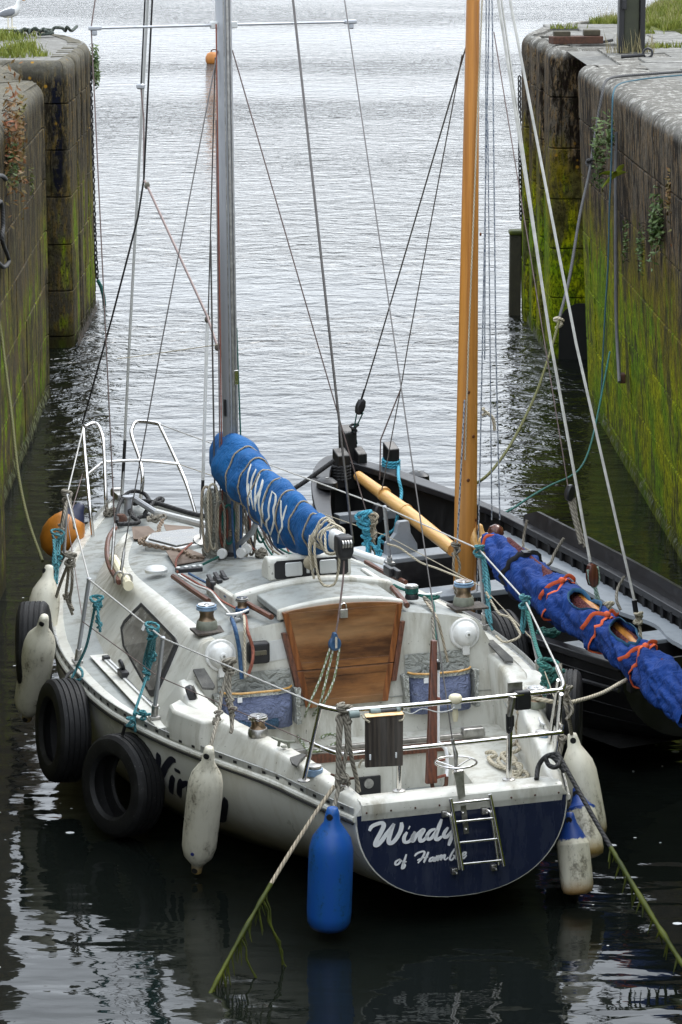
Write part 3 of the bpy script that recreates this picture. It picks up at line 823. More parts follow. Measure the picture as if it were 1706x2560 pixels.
# after bulkhead down to the bridge deck
m = MB()
r = rings[0]
low = [V(-1.10, 2.03 + lean(.50), .50)] + [V(p) for p in r[1:nr - 1]] + [V(1.10, 2.03 + lean(.50), .50)]
m.add(low, [tuple(range(len(low)))]); m.build('bulkhead', M['gelcoat'], yacht, 0)
def bk(b, z, off=0.0): return V(b, 2.03 + lean(z) - off, z)          # a point on the bulkhead
BKN = V(0, -.99, .13)

# ---- cockpit: coamings, seats, sole, bridge deck, stern beam
COAM = [(2.14, .96, .935, .955, 1.04, 1.20, .73), (2.0, .97, .945, .94, 1.06, 1.215, .715), (1.8, .95, .93, .905, 1.08, 1.215, .71), (1.4, .865, .86, .872, .965, 1.075, .706), (.95, .765, .735, .86, .855, .905, .70),
        (.5, .66, .635, .83, .745, .77, .697), (.2, .575, .56, .785, .655, .672, .694), (-.0, .53, .53, .755, .588, .618, .69)]
for sd in (-1, 1):
    m = MB(); rr = []
    rows = [COAM[0]] + [(s, *interp(list(reversed(COAM)), s)) for s in (2.1, 2.0, 1.9, 1.8, 1.6, 1.4, 1.2, .95, .7, .5, .35, .2, .1)] + [COAM[-1]]
    for s, bi0, bi1, zt, bo1, bo0, zb in rows:
        e = .022
        rr.append([V(sd * bi0, s, .48), V(sd * (bi0 + .0), s, .5), V(sd * (bi1 - .006), s, zt - e), V(sd * (bi1 + e * .4), s, zt - .005), V(sd * (bi1 + e), s, zt), V(sd * (bo1 - e), s, zt - .006), V(sd * (bo1 - e * .3), s, zt - .013), V(sd * (bo1 + .004), s, zt - e * 1.6), V(sd * bo0, s, zb), V(sd * bo0, s, zb - .05)])
    m.loft(rr, True, True, True); m.build('coaming', M['gelcoat'], yacht, 55)
# rounded sheet-box at the forward end of each coaming
for sd in (-1, 1):
    m = MB()
    q = [(1.06, 2.0), (1.19, 1.86), (1.205, 1.72), (1.10, 1.42), (.95, 1.45)]
    m.loft([[V(sd * x * (1 if z < .85 else .985), y, z) for x, y in q] for z in (.70, .80, .865, .885)], True, True, True)
    m.build('coaming_box', M['gelcoat'], yacht, 40, .018)
# seats (top at z=.5) and the well between them
def seat_in(s): return lerp(.335, .535, max(0, min(1, (s - .3) / 1.5)))
for sd in (-1, 1):
    m = MB(); rr = []
    for s in (.16, .5, .9, 1.3, 1.78):
        bo = interp(list(reversed(COAM)), s)[0] + .03; bi = seat_in(s)
        rr.append([V(sd * bo, s, .40), V(sd * bo, s, .505), V(sd * (bi + .015), s, .497), V(sd * bi, s, .484), V(sd * (bi - .03), s, .22), V(sd * (bi + .03), s, .22)])
    m.loft(rr, True, True, True); m.build('cockpit_seat', M['gelcoat'], yacht, 40)
m = MB(); m.add([V(-.36, .2, .24), V(.36, .2, .24), V(.6, 1.9, .24), V(-.6, 1.9, .24)], [(0, 1, 2, 3)]); m.build('cockpit_sole', M['deck_grey'], yacht, 0)
m = MB()
prof = [(1.775, .22), (1.76, .48), (1.775, .505), (1.80, .51), (2.14, .515), (2.14, .22)]
m.loft([[V(x, s, z) for s, z in prof] for x in (-1.05, 1.05)], True, True, True); m.build('bridge_deck', M['gelcoat'], yacht, 40)
m = MB()
prof = [(-.012, .688), (-.016, .70), (-.008, .745), (.012, .76), (.10, .762), (.16, .752), (.19, .72), (.20, .60), (.203, .48), (.03, .48), (.0, .65)]
m.loft([[V(x, s, z) for s, z in prof] for x in (-.585, -.3, 0, .3, .585)], True, True, True); m.box((0, .19, .37), (.66, .01, .30)); m.build('stern_beam', M['gelcoat'], yacht, 40)
m = MB()
for x in [-.56 + .14 * k for k in range(9)]:
    m.lathe([(.006, 0), (.006, .003), (.003, .005)], V(x, -.016, .705), (0, -1, 0), 6)
tag(m.build('stern_screw', M['rust'], yacht, 0), kind='stuff')

# inspection panel with engine instruments on the port side of the well
def frame_panel(o, u, w, uw, uh, th=.02, rim=.018):
    o, u, w = V(o), V(u).normalized(), V(w).normalized(); n = u.cross(w)
    m = MB()
    pts = [(-.5, -.42), (-.42, -.5), (.42, -.5), (.5, -.42), (.5, .42), (.42, .5), (-.42, .5), (-.5, .42)]
    outer = [o + u * a * uw + w * b * uh for a, b in pts]; inn = [o + u * a * (uw - 2 * rim) + w * b * (uh - 2 * rim) for a, b in pts]
    m.loft([[p + n * 0 for p in outer], [p + n * th for p in outer], [p + n * th for p in inn], [p + n * th * .5 for p in inn]], True, False, True)
    return m

hatch_o = V(.02, 1.735, .27)
m = frame_panel(hatch_o, (1, 0, 0), (0, 0, 1), .36, .36); pn = m.build('locker_hatch', M['gelcoat'], yacht, 30)
m = MB(); m.box(hatch_o + V(.0, -.02, -.02), (.16, .02, .22)); ip = m.build('switch_panel', M['black_plastic'], yacht, 0, .006)
m = MB(); m.lathe([(.03, 0), (.03, .012), (.0, .012)], hatch_o + V(0, -.03, .05), (0, -1, 0), 16); m.build('gauge', M['dull_steel'], ip)
m = MB(); m.box(hatch_o + V(0, -.032, -.06), (.04, .01, .03)); m.build('switch', M['dull_steel'], ip, 0)

# non-slip pads
def pad(name, pts, mat, th=.006):
    m = MB(); m.prism([V(p) for p in pts], (0, 0, th)); return m.build(name, mat, yacht, 0)
def pad_mat():
    t = NT('grip_pad'); o = t.obj()
    w = t.math('MULTIPLY', t.wave(t.mapping(o, (1, 1, 1), (0, 0, .785)), 55), t.wave(t.mapping(o, (1, 1, 1), (0, 0, -.785)), 55))
    n = t.noise(o, 12, 5)
    c = t.mix(t.ramp(n, [(.35, 0.0), (.7, 1.0)]), (.085, .085, .08), (.17, .165, .15))
    return t.set(c, .8, 0, t.bump(w, .8, .006))
M['grip_pad'] = pad_mat()
for pts in ([(0.497,2.293,0.522), (0.634,2.292,0.522), (0.601,2.11,0.522), (0.49,2.092,0.522)], [(0.699,2.308,0.522), (0.798,2.302,0.522), (0.794,2.118,0.522), (0.648,2.093,0.522)], [(0.806,2.309,0.522), (0.918,2.309,0.522), (0.92,2.063,0.522), (0.804,2.114,0.522)]):
    pad('tread_pad', pts, M['grip_pad'])
pad('tread_pad', [(0.942,2.146,1.01), (0.988,2.148,1.011), (1.039,1.933,0.941), (1.025,1.896,0.931), (0.976,1.915,0.936)], M['grip_pad'], .012)
pad('tread_pad', [(-0.949,2.131,1.005), (-0.88,2.145,1.01), (-0.865,1.931,0.941), (-0.884,1.902,0.933), (-0.947,1.923,0.938)], M['grip_pad'], .014)
pad('tread_pad', [(-0.794,0.637,0.848), (-0.705,0.684,0.851), (-0.693,0.654,0.849), (-0.744,0.596,0.845), (-0.793,0.504,0.836), (-0.807,0.557,0.841)], M['grip_pad'], .012)

# traveller track and car across the bridge deck
m = MB(); m.box((.0, 1.79, .535), (1.60, .03, .03)); tr = m.build('traveller_track', M['dull_steel'], yacht, 0, .005)
m = MB(); m.box((.0, 1.752, .49), (1.3, .012, .055)); m.build('trim_plank', M['teak_dark'], yacht, 0)
m = MB(); m.box((.72, 1.79, .555), (.14, .06, .05)); m.build('traveller_car', M['dull_steel'], tr, 0, .008)

# ---- companionway: two wash boards in a dark wooden frame
WB_T, WB_B, WB_S = (1.315, .385), (.725, .262), .955
def wbx(z): return lerp(WB_B[1], WB_T[1], (z - WB_B[0]) / (WB_T[0] - WB_B[0]))
def board(z0, z1, name, arch=False):
    m = MB(); n = 10
    up = [bk(lerp(-wbx(z1), wbx(z1), k / n), z1 + (.028 * (1 - (2 * k / n - 1) ** 2) if arch else 0), .014) for k in range(n + 1)]
    m.prism([bk(wbx(z0), z0, .014), bk(-wbx(z0), z0, .014)][::-1] + up[::-1], BKN * .02)
    bd = m.build(name, M['varnish'], yacht, 0, .004)
    f = .038
    for side in (-1, 1):
        m = MB(); m.prism([bk(side * wbx(z0), z0, .034), bk(side * (wbx(z0) - f), z0, .034), bk(side * (wbx(z1) - f), z1, .034), bk(side * wbx(z1), z1, .034)], BKN * .006)
        m.build('stile', M['varnish_frame'], bd, 0, .002)
    zt = z1 - .004
    m = MB(); m.prism([bk(-(wbx(z0) - f), z0, .034), bk(wbx(z0) - f, z0, .034), bk(wbx(z0 + .045) - f, z0 + .045, .034), bk(-(wbx(z0 + .045) - f), z0 + .045, .034)], BKN * .006); m.build('rail', M['varnish'], bd, 0, .002)
    m = MB(); m.prism([bk(-(wbx(zt - .04) - f), zt - .04, .034), bk(wbx(zt - .04) - f, zt - .04, .034), bk(wbx(zt) - f, zt, .034), bk(-(wbx(zt) - f), zt, .034)], BKN * .006); m.build('rail', M['varnish'], bd, 0, .002)
    return bd
board(WB_B[0], WB_S - .003, 'wash_board'); board(WB_S + .003, WB_T[0], 'wash_board', True)
for sd, z1, z0 in ((-1, 1.19, .80), (1, 1.20, .84)):
    m = MB(); m.prism([bk(sd * (wbx(z0) + .002), z0, .01), bk(sd * (wbx(z0) + .034), z0, .01), bk(sd * (wbx(z1) + .034), z1, .01), bk(sd * (wbx(z1) + .002), z1, .01)], BKN * .04)
    m.build('board_guide', M['teak_dark'], yacht, 0, .003)
# padlock
m = MB(); m.box(bk(.0, 1.285, .05), (.05, .02, .055)); lk = m.build('padlock', M['dull_steel'], yacht, 0, .004)
m = MB(); m.tube(crom([bk(-.016, 1.31, .05), bk(-.016, 1.335, .05), bk(0, 1.348, .05), bk(.016, 1.335, .05), bk(.016, 1.31, .05)], 4), .005, 6); m.build('shackle', M['steel'], lk)

# sliding hatch and its garage
def camber(b, z, w, drop=.05): return z - drop * (b / w) ** 2
def slab(b0, b1, s0, s1, z0, z1, drop, name, mat, w=None, bevel=.012, n=10, s0b=None):
    m = MB(); w = w or max(abs(b0), abs(b1)); rr = []
    for k in range(n + 1):
        b = lerp(b0, b1, k / n); d = drop * (b / w) ** 2
        rr.append([V(b, s0, z0 - d), V(b, s0, z1 - d), V(b, s1, z1 - d), V(b, s1, z0 - d)])
    m.loft(rr, True, True, True)
    return m.build(name, mat, yacht, 40, bevel)
slab(-.405, .40, 2.135, 2.18, 1.31, 1.375, .05, 'hatch_lip', M['gelcoat'], .405)
slab(-.395, .39, 2.175, 2.66, 1.325, 1.365, .05, 'sliding_hatch', M['deck_grey'], .405, .006)
slab(-.54, .50, 2.62, 2.70, 1.20, 1.395, .075, 'hatch_garage', M['gelcoat'], .53, .02)
slab(-.52, .48, 2.70, 3.28, 1.18, 1.335, .075, 'garage_top', M['deck_grey'], .53, .015)
for sd in (-1, 1):
    m = MB(); m.loft([[V(sd * (.50 + .02 * t) + d, s, z - .02) for d, z in ((-.02, 1.17), (-.02, 1.31 - .02 * t), (.02, 1.31 - .02 * t), (.02, 1.17))] for t, s in ((0, 2.66), (1, 3.30))], True, True, True)
    m.build('garage_side', M['gelcoat'], yacht, 30, .01)
m = MB(); m.tube([V(-.44, 2.16, 1.285), V(-.50, 2.62, 1.29)], .018, 8); m.build('hatch_runner', M['teak_dark'], yacht)
m = MB(); m.tube([V(.43, 2.16, 1.285), V(.49, 2.62, 1.29)], .018, 8); m.build('hatch_runner', M['teak_dark'], yacht)
# instrument pod
m = MB(); bx = [(2.735, 1.365), (2.745, 1.49), (2.775, 1.515), (2.84, 1.51), (2.90, 1.45), (2.91, 1.36)]
m.loft([[V(x, s, z) for s, z in bx] for x in (-.285, -.27, .245, .26)], True, True, True); pod = m.build('instrument_pod', M['gelcoat'], yacht, 40, .014)
m = MB(); m.prism([V(x, 2.735 + (z - 1.365) * .08 - .004, z) for x, z in ((-.235, 1.378), (.22, 1.378), (.235, 1.39), (.235, 1.475), (.215, 1.492), (-.23, 1.492), (-.247, 1.475), (-.247, 1.39))], (0, -.006, 0)); m.build('pod_face', M['black_plastic'], pod, 0)
for x in (-.125, .10):
    m = MB(); m.prism([V(x + a, 2.722 + (z - 1.365) * .08, z) for a, z in ((-.048, 1.392), (.048, 1.392), (.056, 1.40), (.056, 1.472), (.048, 1.48), (-.048, 1.48), (-.056, 1.472), (-.056, 1.40))], (0, -.012, 0)); m.build('instrument_cover', M['alu_pale'], pod, 0, .004)
for x in (-.032, -.002):
    m = MB(); m.box(V(x, 2.724, 1.425), (.018, .012, .04)); m.build('pod_button', M['alu_pale'], pod, 0)

# ---- winches
def winch(o, r, h, mat_base, top, tail=True, name='winch'):
    o = V(o)
    m = MB(); m.lathe([(r * 1.12, 0), (r * 1.15, h * .10), (r * 1.05, h * .32), (r * .98, h * .36)], o, (0, 0, 1), 22); w = m.build(name, mat_base, yacht, 30)
    m = MB(); m.lathe([(r * .92, h * .36), (r * .78, h * .45), (r * .72, h * .6), (r * .85, h * .76)], o, (0, 0, 1), 22); m.build('drum', M['winch_drum'], w, 60)
    m = MB(); m.lathe([(r * .98, h * .77), (r * 1.10, h * .80), (r * 1.10, h * .86), (r * .96, h * .885), (r * 1.08, h * .91), (r * 1.06, h * .955), (r * .95, h * .965)], o, (0, 0, 1), 26); m.build('jaw_ring', top, w, 30)
    m = MB(); m.lathe([(r * .93, h * .95), (r * .90, h * 1.0), (r * .3, h), (r * .28, h * 1.02), (r * .16, h * 1.02), (r * .15, h * .99)], o, (0, 0, 1), 22); m.build('cap', M['steel'], w, 30)
    return w
M['winch_drum'] = simple('winch_drum', (.24, .17, .11), .35, .8, .4, 20)
M['winch_base'] = simple('winch_base', (.20, .21, .165), .55, .1, .3, 20)
M['winch_blue'] = simple('winch_blue', (.20, .30, .42), .4, .2, .3, 20)
winch((-0.792,2.361,1.195), .058, .155, M['winch_base'], M['winch_blue'])
winch((0.89,2.408,1.195), .058, .155, M['winch_base'], M['winch_blue'])
winch((-0.836,1.122,0.862), .052, .12, M['dull_steel'], M['steel'])
winch((0.879,1.142,0.862), .052, .12, M['winch_base'], M['steel'])
winch((-0.535,2.475,1.245), .038, .10, M['dark_metal'], M['dull_steel'])
winch((0.569,2.475,1.245), .038, .09, M['dark_metal'], M['dull_steel'])
for o in ((-0.797,2.342,1.19), (0.883,2.387,1.19)):
    m = MB(); o = V(o); m.prism([o + V(x, y, -.005) for x, y in ((-.09, -.1), (.13, -.1), (.13, .07), (-.09, .07))], (0, 0, .012)); m.build('winch_plinth', M['old_plank'], yacht, 0)

# ---- round vents, compass and blank plate on the bulkhead
for b, z in ((-.775, 1.085), (.79, 1.085)):
    o = bk(b, z)
    m = MB(); m.lathe([(.098, 0), (.098, .012), (.092, .018), (.080, .018), (.076, .026), (.070, .045), (.05, .065), (.022, .074), (.02, .082), (.012, .085)], o, BKN, 30); vt = m.build('round_vent', M['white_plastic'], yacht, 30)
    m = MB(); m.box(o + V(0, -.03, -.095), (.045, .03, .07)); m.build('vent_clip', M['white_plastic'], vt, 0, .006)
    m = MB(); m.lathe([(.008, 0), (.008, .006)], o + BKN * .085, BKN, 8); m.build('vent_screw', M['dull_steel'], vt, 0)
m = MB(); o = bk(-.545, 1.085); m.box(o + BKN * .03, (.135, .07, .135)); cp = m.build('compass', M['black_plastic'], yacht, 0, .02, 3)
m = MB(); m.box(o + BKN * .066, (.085, .01, .03)); m.build('compass_card', simple('compass_card', (.10, .09, .06), .3), cp, 0, .004)
m = MB(); m.prism([bk(-.47, 1.02, .0), bk(-.36, 1.03, .0), bk(-.375, 1.15, .0), bk(-.47, 1.14, .0)], BKN * .006); m.build('blank_plate', M['alu_pale'], yacht, 0)

# ---- port and starboard saloon windows in the coachroof sides
def on_side(b_sign, s, z):
    h = cab_bvh.ray_cast(V(b_sign * 3, s, z), V(-b_sign, 0, 0))
    return (h[0], h[1] if h[1].x * b_sign > 0 else -h[1]) if h[0] else (V(b_sign * 1.0, s, z), V(b_sign, 0, 0))
for sd in (-1, 1):
    cor = [(3.62, 1.075), (2.62, 1.085), (2.50, 1.07), (2.36, .80), (2.42, .785), (3.38, .86), (3.68, .905), (3.72, .94)]
    P = [on_side(sd, s, z) for s, z in cor]
    c0 = sum((p for p, n in P), V(0, 0, 0)) / len(P)
    nn = sum((n for p, n in P), V(0, 0, 0)).normalized()
    m = MB(); a = [p + nn * .012 for p, n in P]; b = [c0 + (p - c0) * .90 + nn * .014 for p, n in P]
    m.loft([[p - nn * .01 for p, n in P], a, b, [q - nn * .004 for q in b]]); m.add(b and [q - nn * .003 for q in b], [tuple(range(len(b)))])
    wd = m.build('window_frame', M['dark_metal'], yacht, 30)
    m = MB(); m.add([c0 + (p - c0) * .91 + nn * .0125 for p, n in P], [tuple(range(len(b)))]); m.build('window_pane', M['perspex'], wd, 0)
m = MB(); q, n = on_side(-1, 3.25, 1.0); u = V(0, 1, 0); m.box(q + n * .016, (.004, .05, .04), Matrix.Rotation(.45, 3, 'Y')); m.build('window_sticker', M['lettering_white'], yacht, 0)

# ---- foredeck: hatch, worn anti-slip patches, samson post, ventilator, handrails, genoa tracks
m = MB(); hp = [(-0.448,5.25,1.135), (-0.309,4.923,1.135), (0.011,5.08,1.135), (0.104,5.456,1.135), (-0.125,5.483,1.135), (-0.372,5.432,1.135)]
m.loft([[V(p) + V(0, 0, -.09) for p in hp], [V(p) - V(0, 0, .012) for p in hp]], True, False, True); fh = m.build('fore_hatch', M['alu_pale'], yacht, 30, .01)
ctr = sum((V(p) for p in hp), V(0, 0, 0)) / 6
m = MB(); m.prism([ctr + (V(p) - ctr) * .9 - V(0, 0, .010) for p in hp], (0, 0, .012)); m.build('hatch_lid', M['perspex'], fh, 0, .004)
M['brown_patch'] = stained('brown_patch', (.17, .125, .095), (.10, .075, .06), .6, .85, 1, 9, 0)
pad('deck_patch', [(-0.266,6.359,0.98), (-0.165,6.253,1), (-0.239,5.636,1.06), (-0.32,5.552,1.06), (-0.381,5.851,1)], M['brown_patch'], .004)
pad('deck_patch', [(-0.049,6.269,1), (0.078,5.935,1.04), (0.065,5.667,1.06), (-0.179,5.642,1.06)], M['brown_patch'], .004)
pad('deck_patch', [(-0.398,4.855,1.125), (-0.236,4.876,1.125), (-0.191,4.571,1.135), (-0.254,4.413,1.14), (-0.475,4.339,1.14)], M['brown_patch'], .004)
m = MB(); m.lathe([(.075, 0), (.078, .02), (.06, .035), (.02, .042)], (-0.659,4.111,1.16), (0, 0, 1), 20); m.build('mushroom_vent', M['alu_pale'], yacht, 40)
m = MB(); m.tube(crom([(-0.011,7.703,0.9), (-0.002,7.516,0.98), (-0.002,7.349,0.99)], 4), .02, 8); m.build('bow_cleat', M['alu'], yacht)
m = MB(); o = V((-0.094,7.154,0.9)); m.lathe([(.035, 0), (.03, .10), (.03, .13), (.045, .14), (.045, .15)], o, (0, 0, 1), 12); m.build('samson_post', M['alu'], yacht)
m = MB(); m.tube([(-0.009,7.433,0.99), (0.036,6.703,0.98)], .024, 8); m.build('anchor_stock', M['alu'], yacht)
m = MB(); m.lathe([(.05, 0), (.045, .03), (.03, .05)], (-0.198,6.975,0.9), (0, 0, 1), 12); m.build('hawse_pipe', M['rust'], yacht)
m = MB(); m.tube([(0.017,6.687,1), (0.109,6.162,1.04), (0.14,5.645,1.1)], .03, 10); m.build('jockey_pole', M['alu_pale'], yacht)
m = MB(); m.tube([(0.303,4.892,1.2), (0.494,4.518,1.2), (0.674,4.007,1.22), (0.87,3.914,1.15)], .026, 10); m.build('spinnaker_pole', M['white_plastic'], yacht)
# handrails on the roof
def handrail(pts, r=.016):
    m = MB(); m.tube(crom(pts, 4), r, 8); return m.build('handrail', M['teak_dark'], yacht)
handrail([(-0.646,3.717,1.215), (-0.642,3.285,1.225), (-0.634,2.89,1.235)], .018)
handrail([(0.667,3.685,1.215), (0.672,3.286,1.225), (0.694,2.953,1.235)], .016)
handrail([(-0.408,6.284,1), (-0.568,5.832,1.03), (-0.755,5.106,1.08), (-0.867,4.546,1.11), (-0.944,3.984,1.14)], .018)
m = MB(); m.tube([(-0.793,4.758,1.12), (-0.861,4.277,1.14), (-0.92,3.82,1.15)], .034, 10); m.build('boat_hook_pole', M['cream_plastic'], yacht)
# side-deck genoa tracks, cars and padeyes
for sd in (-1, 1):
    a, b = V(sd * 1.175, 3.46, sheer(3.4) + .018), V(sd * 1.145, 1.95, sheer(1.95) + .03)
    d = (a - b).normalized()
    m = MB(); w = V(d.y, -d.x, 0)
    m.prism([a + w * .02, a - w * .02, b - w * .02, b + w * .02], (0, 0, .018)); tk = m.build('genoa_track', M['alu_pale'], yacht, 0)
    m = MB(); k = .05
    while k < 1.48:
        q = b + d * k + V(0, 0, .0185); m.prism([q + w * .006, q - w * .006, q - w * .006 + d * .014, q + w * .006 + d * .014], (0, 0, .001)); k += .028
    tag(m.build('track_hole', M['dark_hole'], tk, 0), kind='stuff')
    for f in (.02, .98):
        m = MB(); m.box(b.lerp(a, f) + V(0, 0, .02), (.045, .05, .03)); m.build('track_stop', M['dark_metal'], tk, 0, .005)
    m = MB(); q = b.lerp(a, .70); m.box(q + V(0, 0, .03), (.05, .12, .04)); m.lathe([(.035, -.012), (.04, 0), (.035, .012)], q + V(0, .04, .075), (1, 0, .3), 14); m.build('genoa_car', M['dark_metal'], tk, 30, .004)
    # broad white moulding the track stands on
    m = MB(); m.prism([a + w * .07 + d * .12, a - w * .07 + d * .12, b - w * .10 - d * .1, b + w * .09 - d * .1], (0, 0, .006)); m.build('track_base', M['gelcoat'], yacht, 0)

# rope clutches, organiser and the halyard tails on the roof
m = MB(); a = V((-0.602,3.812,1.215)); b = V((-0.423,3.821,1.215)); m.box((a + b) / 2 + V(0, 0, .012), ((b - a).length, .05, .03)); og = m.build('deck_organiser', M['black_plastic'], yacht, 0, .006)
for f in (.1, .4, .7, .95):
    m = MB(); m.lathe([(.016, 0), (.016, .008), (.006, .012)], a.lerp(b, f) + V(0, 0, .028), (0, 0, 1), 10); m.build('sheave', M['alu_pale'], og, 30)
for px in ((-0.535,3.19,1.235), (-0.477,3.239,1.235), (-0.426,3.268,1.235)):
    m = MB(); o = V(px); m.box(o + V(0, 0, .035), (.036, .13, .06)); ck = m.build('rope_clutch', M['black_plastic'], yacht, 0, .01)
    m = MB(); m.box(o + V(0, .02, .07), (.026, .09, .018), Matrix.Rotation(.25, 3, 'X')); m.build('clutch_lever', M['dark_metal'], ck, 0, .005)
for px in ((0.649,3.162,1.235), (0.678,3.102,1.23)):
    m = MB(); m.box(V(px) + V(0, 0, .035), (.036, .13, .06)); m.build('rope_clutch', M['black_plastic'], yacht, 0, .01)
def line(name, pts, r, mat, parent=yacht, n=6, seg=5):
    m = MB(); m.tube(crom(pts, seg), r, n); return m.build(name, mat, parent, 60)
line('halyard_tail', [(-0.599,3.669,1.235), (-0.584,3.281,1.25), (-0.57,3.043,1.26), (-0.577,2.815,1.255), (-0.554,2.549,1.26)], .008, M['red_line'])
line('halyard_tail', [(-0.622,3.665,1.235), (-0.613,3.292,1.25), (-0.579,3.058,1.26), (-0.593,2.821,1.255), (-0.618,2.451,1.25)], .008, M['white_line'])
line('halyard_tail', [(-0.549,3.676,1.235), (-0.534,3.347,1.25), (-0.511,3.115,1.26), (-0.523,2.875,1.255)], .009, M['blue_line'])
line('halyard_tail', [(-0.469,3.841,1.225), (-0.302,4.111,1.2), (-0.125,4.429,1.16)], .009, M['green_line'])
line('halyard_tail', [(-0.603,3.768,1.23), (-0.503,4.185,1.2), (-0.33,4.684,1.15), (-0.103,5.153,1.12)], .008, M['red_line'])
line('hanging_line', [(-0.597,2.4,1.26), (-0.623,2.398,1.24), (-0.688,2.1,1.253), (-0.673,2.07,1.134), (-0.671,2.05,1.04), (-0.673,2.02,0.953)], .013, M['blue_line'])
line('hanging_line', [(-0.543,2.412,1.25), (-0.627,2.1,1.272), (-0.641,2.06,1.134), (-0.656,2,0.966)], .008, M['rope_cream'])
line('hanging_line', [(-0.557,2.407,1.26), (-0.556,2.33,1.25), (-0.614,2.08,1.226), (-0.594,2.05,1.137), (-0.612,2,1.059), (-0.641,2,0.975)], .010, M['red_line'])
line('hanging_line', [(0.619,2.391,1.27), (0.635,2.303,1.24), (0.569,2.08,1.175), (0.548,2,1.095)], .011, M['rope_grey'])
line('hanging_line', [(0.651,2.368,1.27), (0.649,2.298,1.24), (0.582,2.08,1.174), (0.559,2,1.094)], .009, M['green_line'])
line('hanging_line', [(0.627,2.397,1.25), (0.591,2.09,1.221), (0.614,2.06,1.125), (0.647,2.03,0.939)], .008, M['rope_tan'])
line('sheet_tail', [(0.549,2.764,1.27), (0.569,2.628,1.27), (0.607,2.568,1.27), (0.618,2.426,1.27), (0.74,2.447,1.25), (0.645,2.391,1.25), (0.736,2.496,1.26)], .010, M['green_line'])
m = MB(); rr = []
for k in range(60):
    a = k * .55; rr.append(V((0.57,2.477,1.265)) + V(math.cos(a) * .036, math.sin(a) * .036, .015 + .045 * k / 60))
m.tube(rr, .008, 6); m.build('winch_turns', M['green_line'], yacht, 60)
m = MB(); rr = []
for k in range(40):
    a = k * .55; rr.append(V((-0.54,2.455,1.25)) + V(math.cos(a) * .036, math.sin(a) * .036, .012 + .022 * k / 40))
m.tube(rr, .008, 6); m.build('winch_turns', M['blue_line'], yacht, 60)
def cleat(o, d, L=.16, mat=None, up=(0, 0, 1), name='cleat'):
    o, d, u = V(o), V(d).normalized(), V(up)
    m = MB(); m.tube(crom([o - d * L / 2 + u * .045, o - d * L * .2 + u * .035, o + u * .033, o + d * L * .2 + u * .035, o + d * L / 2 + u * .045], 3), [.006, .007, .008, .009, .009, .010, .010, .009, .009, .008, .008, .007, .006], 8)
    for k in (-.22, .22): m.tube([o + d * L * k, o + d * L * k * .8 + u * .035], .009, 6)
    m.box(o + d * 0 + u * .003, (.03, .03, .006)); return m.build(name, mat or M['dull_steel'], yacht)
cleat((-0.594,2.376,1.235), (.8, .35, 0), .18, M['alu_pale']); cleat((0.678,2.445,1.235), (.8, -.1, 0), .16, M['alu_pale'])
# mooring cleats, fairleads, jam cleats along the coaming
cleat((-0.768,0.838,0.862), (.5, -.7, 0), .17, M['winch_base']); cleat((0.77,0.77,0.84), (.15, 1, 0), .15, M['alu_pale']); cleat((-0.605,0.241,0.8), (.6, -.6, 0), .16, M['rust'])
for px in ((-0.707,0.463,0.8), (0.727,0.649,0.81)):
    m = MB(); m.lathe([(.05, 0), (.05, .035), (.035, .04)], px, (0, 0, 1), 18); tb = m.build('turning_block', M['blue_line'] if False else M['winch_blue'], yacht, 30)
    m = MB(); m.lathe([(.042, .041), (.042, .055), (.02, .06)], px, (0, 0, 1), 14); m.build('block_cheek', M['dull_steel'], tb, 30)
# sheet block lying on the port coaming box
o = V((-1.028,1.878,0.93)); m = MB(); m.lathe([(.05, -.02), (.055, -.012), (.055, .012), (.05, .02)], o, (.9, -.25, .35), 20); fb = m.build('foot_block', M['dark_metal'], yacht, 30)
m = MB(); m.lathe([(.04, .021), (.045, .03), (.02, .034)], o, (.9, -.25, .35), 18); m.build('block_cheek', M['steel'], fb, 30)
# bow rollers / stemhead and mid fairleads
m = MB(); m.box(V(0, 7.86, .915), (.07, .25, .05)); m.tube([V(-.04, 7.92, .945), V(.04, 7.92, .945)], .02, 8); m.build('stemhead_fitting', M['dull_steel'], yacht, 30, .004)

# ---- stanchions, pushpit, pulpit, guard wires
STAN = [(-1, (-1.214,2.048,0.75), (-1.198,1.858,1.29)), (-1, (-1.364,3.424,0.77), (-1.309,3.27,1.345)), (-1, (-0.825,6.176,0.8), (-0.87,5.807,1.37)),
        (1, (1.331,2.224,0.75), (1.197,2.133,1.255)), (1, (1.416,3.433,0.77), (1.319,3.286,1.335)), (1, (1.376,5.283,0.8), (1.132,4.668,1.36))]
for sd, a, b in STAN:
    a, b = V(a), V(b)
    m = MB(); m.tube([a + V(0, 0, .03), b], .0135, 10); m.lathe([(.016, 0), (.016, .012), (.01, .018)], b - V(0, 0, .006), (0, 0, 1), 8); st = m.build('stanchion', M['alu'], yacht)
    m = MB(); m.box(a + V(0, 0, .01), (.06, .075, .02)); m.lathe([(.021, 0), (.021, .085)], a + V(0, 0, .015), (b - a), 10); m.build('stanchion_base', M['dull_steel'], st, 30, .003)
TOPZ = 1.25
push_top = [(-0.732,0.263,1.25), (-.70, .20, 1.25), (-.645, .13, 1.25), (-.58, .118, 1.25), (0, .098, 1.25), (.58, .118, 1.25), (.63, .135, 1.25), (.69, .24, 1.25), (0.794,0.593,1.25)]
push_low = [(-0.74,0.409,1), (-.69, .23, 1.0), (-.65, .16, 1.0), (-.585, .142, 1.0), (0, .13, 1.0), (.585, .142, 1.0), (.64, .165, 1.0), (.69, .26, 1.0)]
m = MB(); m.tube(crom(push_top, 5), .0145, 10)
m.tube(crom(push_low, 5), .0125, 10)
pp = m.build('pushpit', M['steel'], yacht, 60)
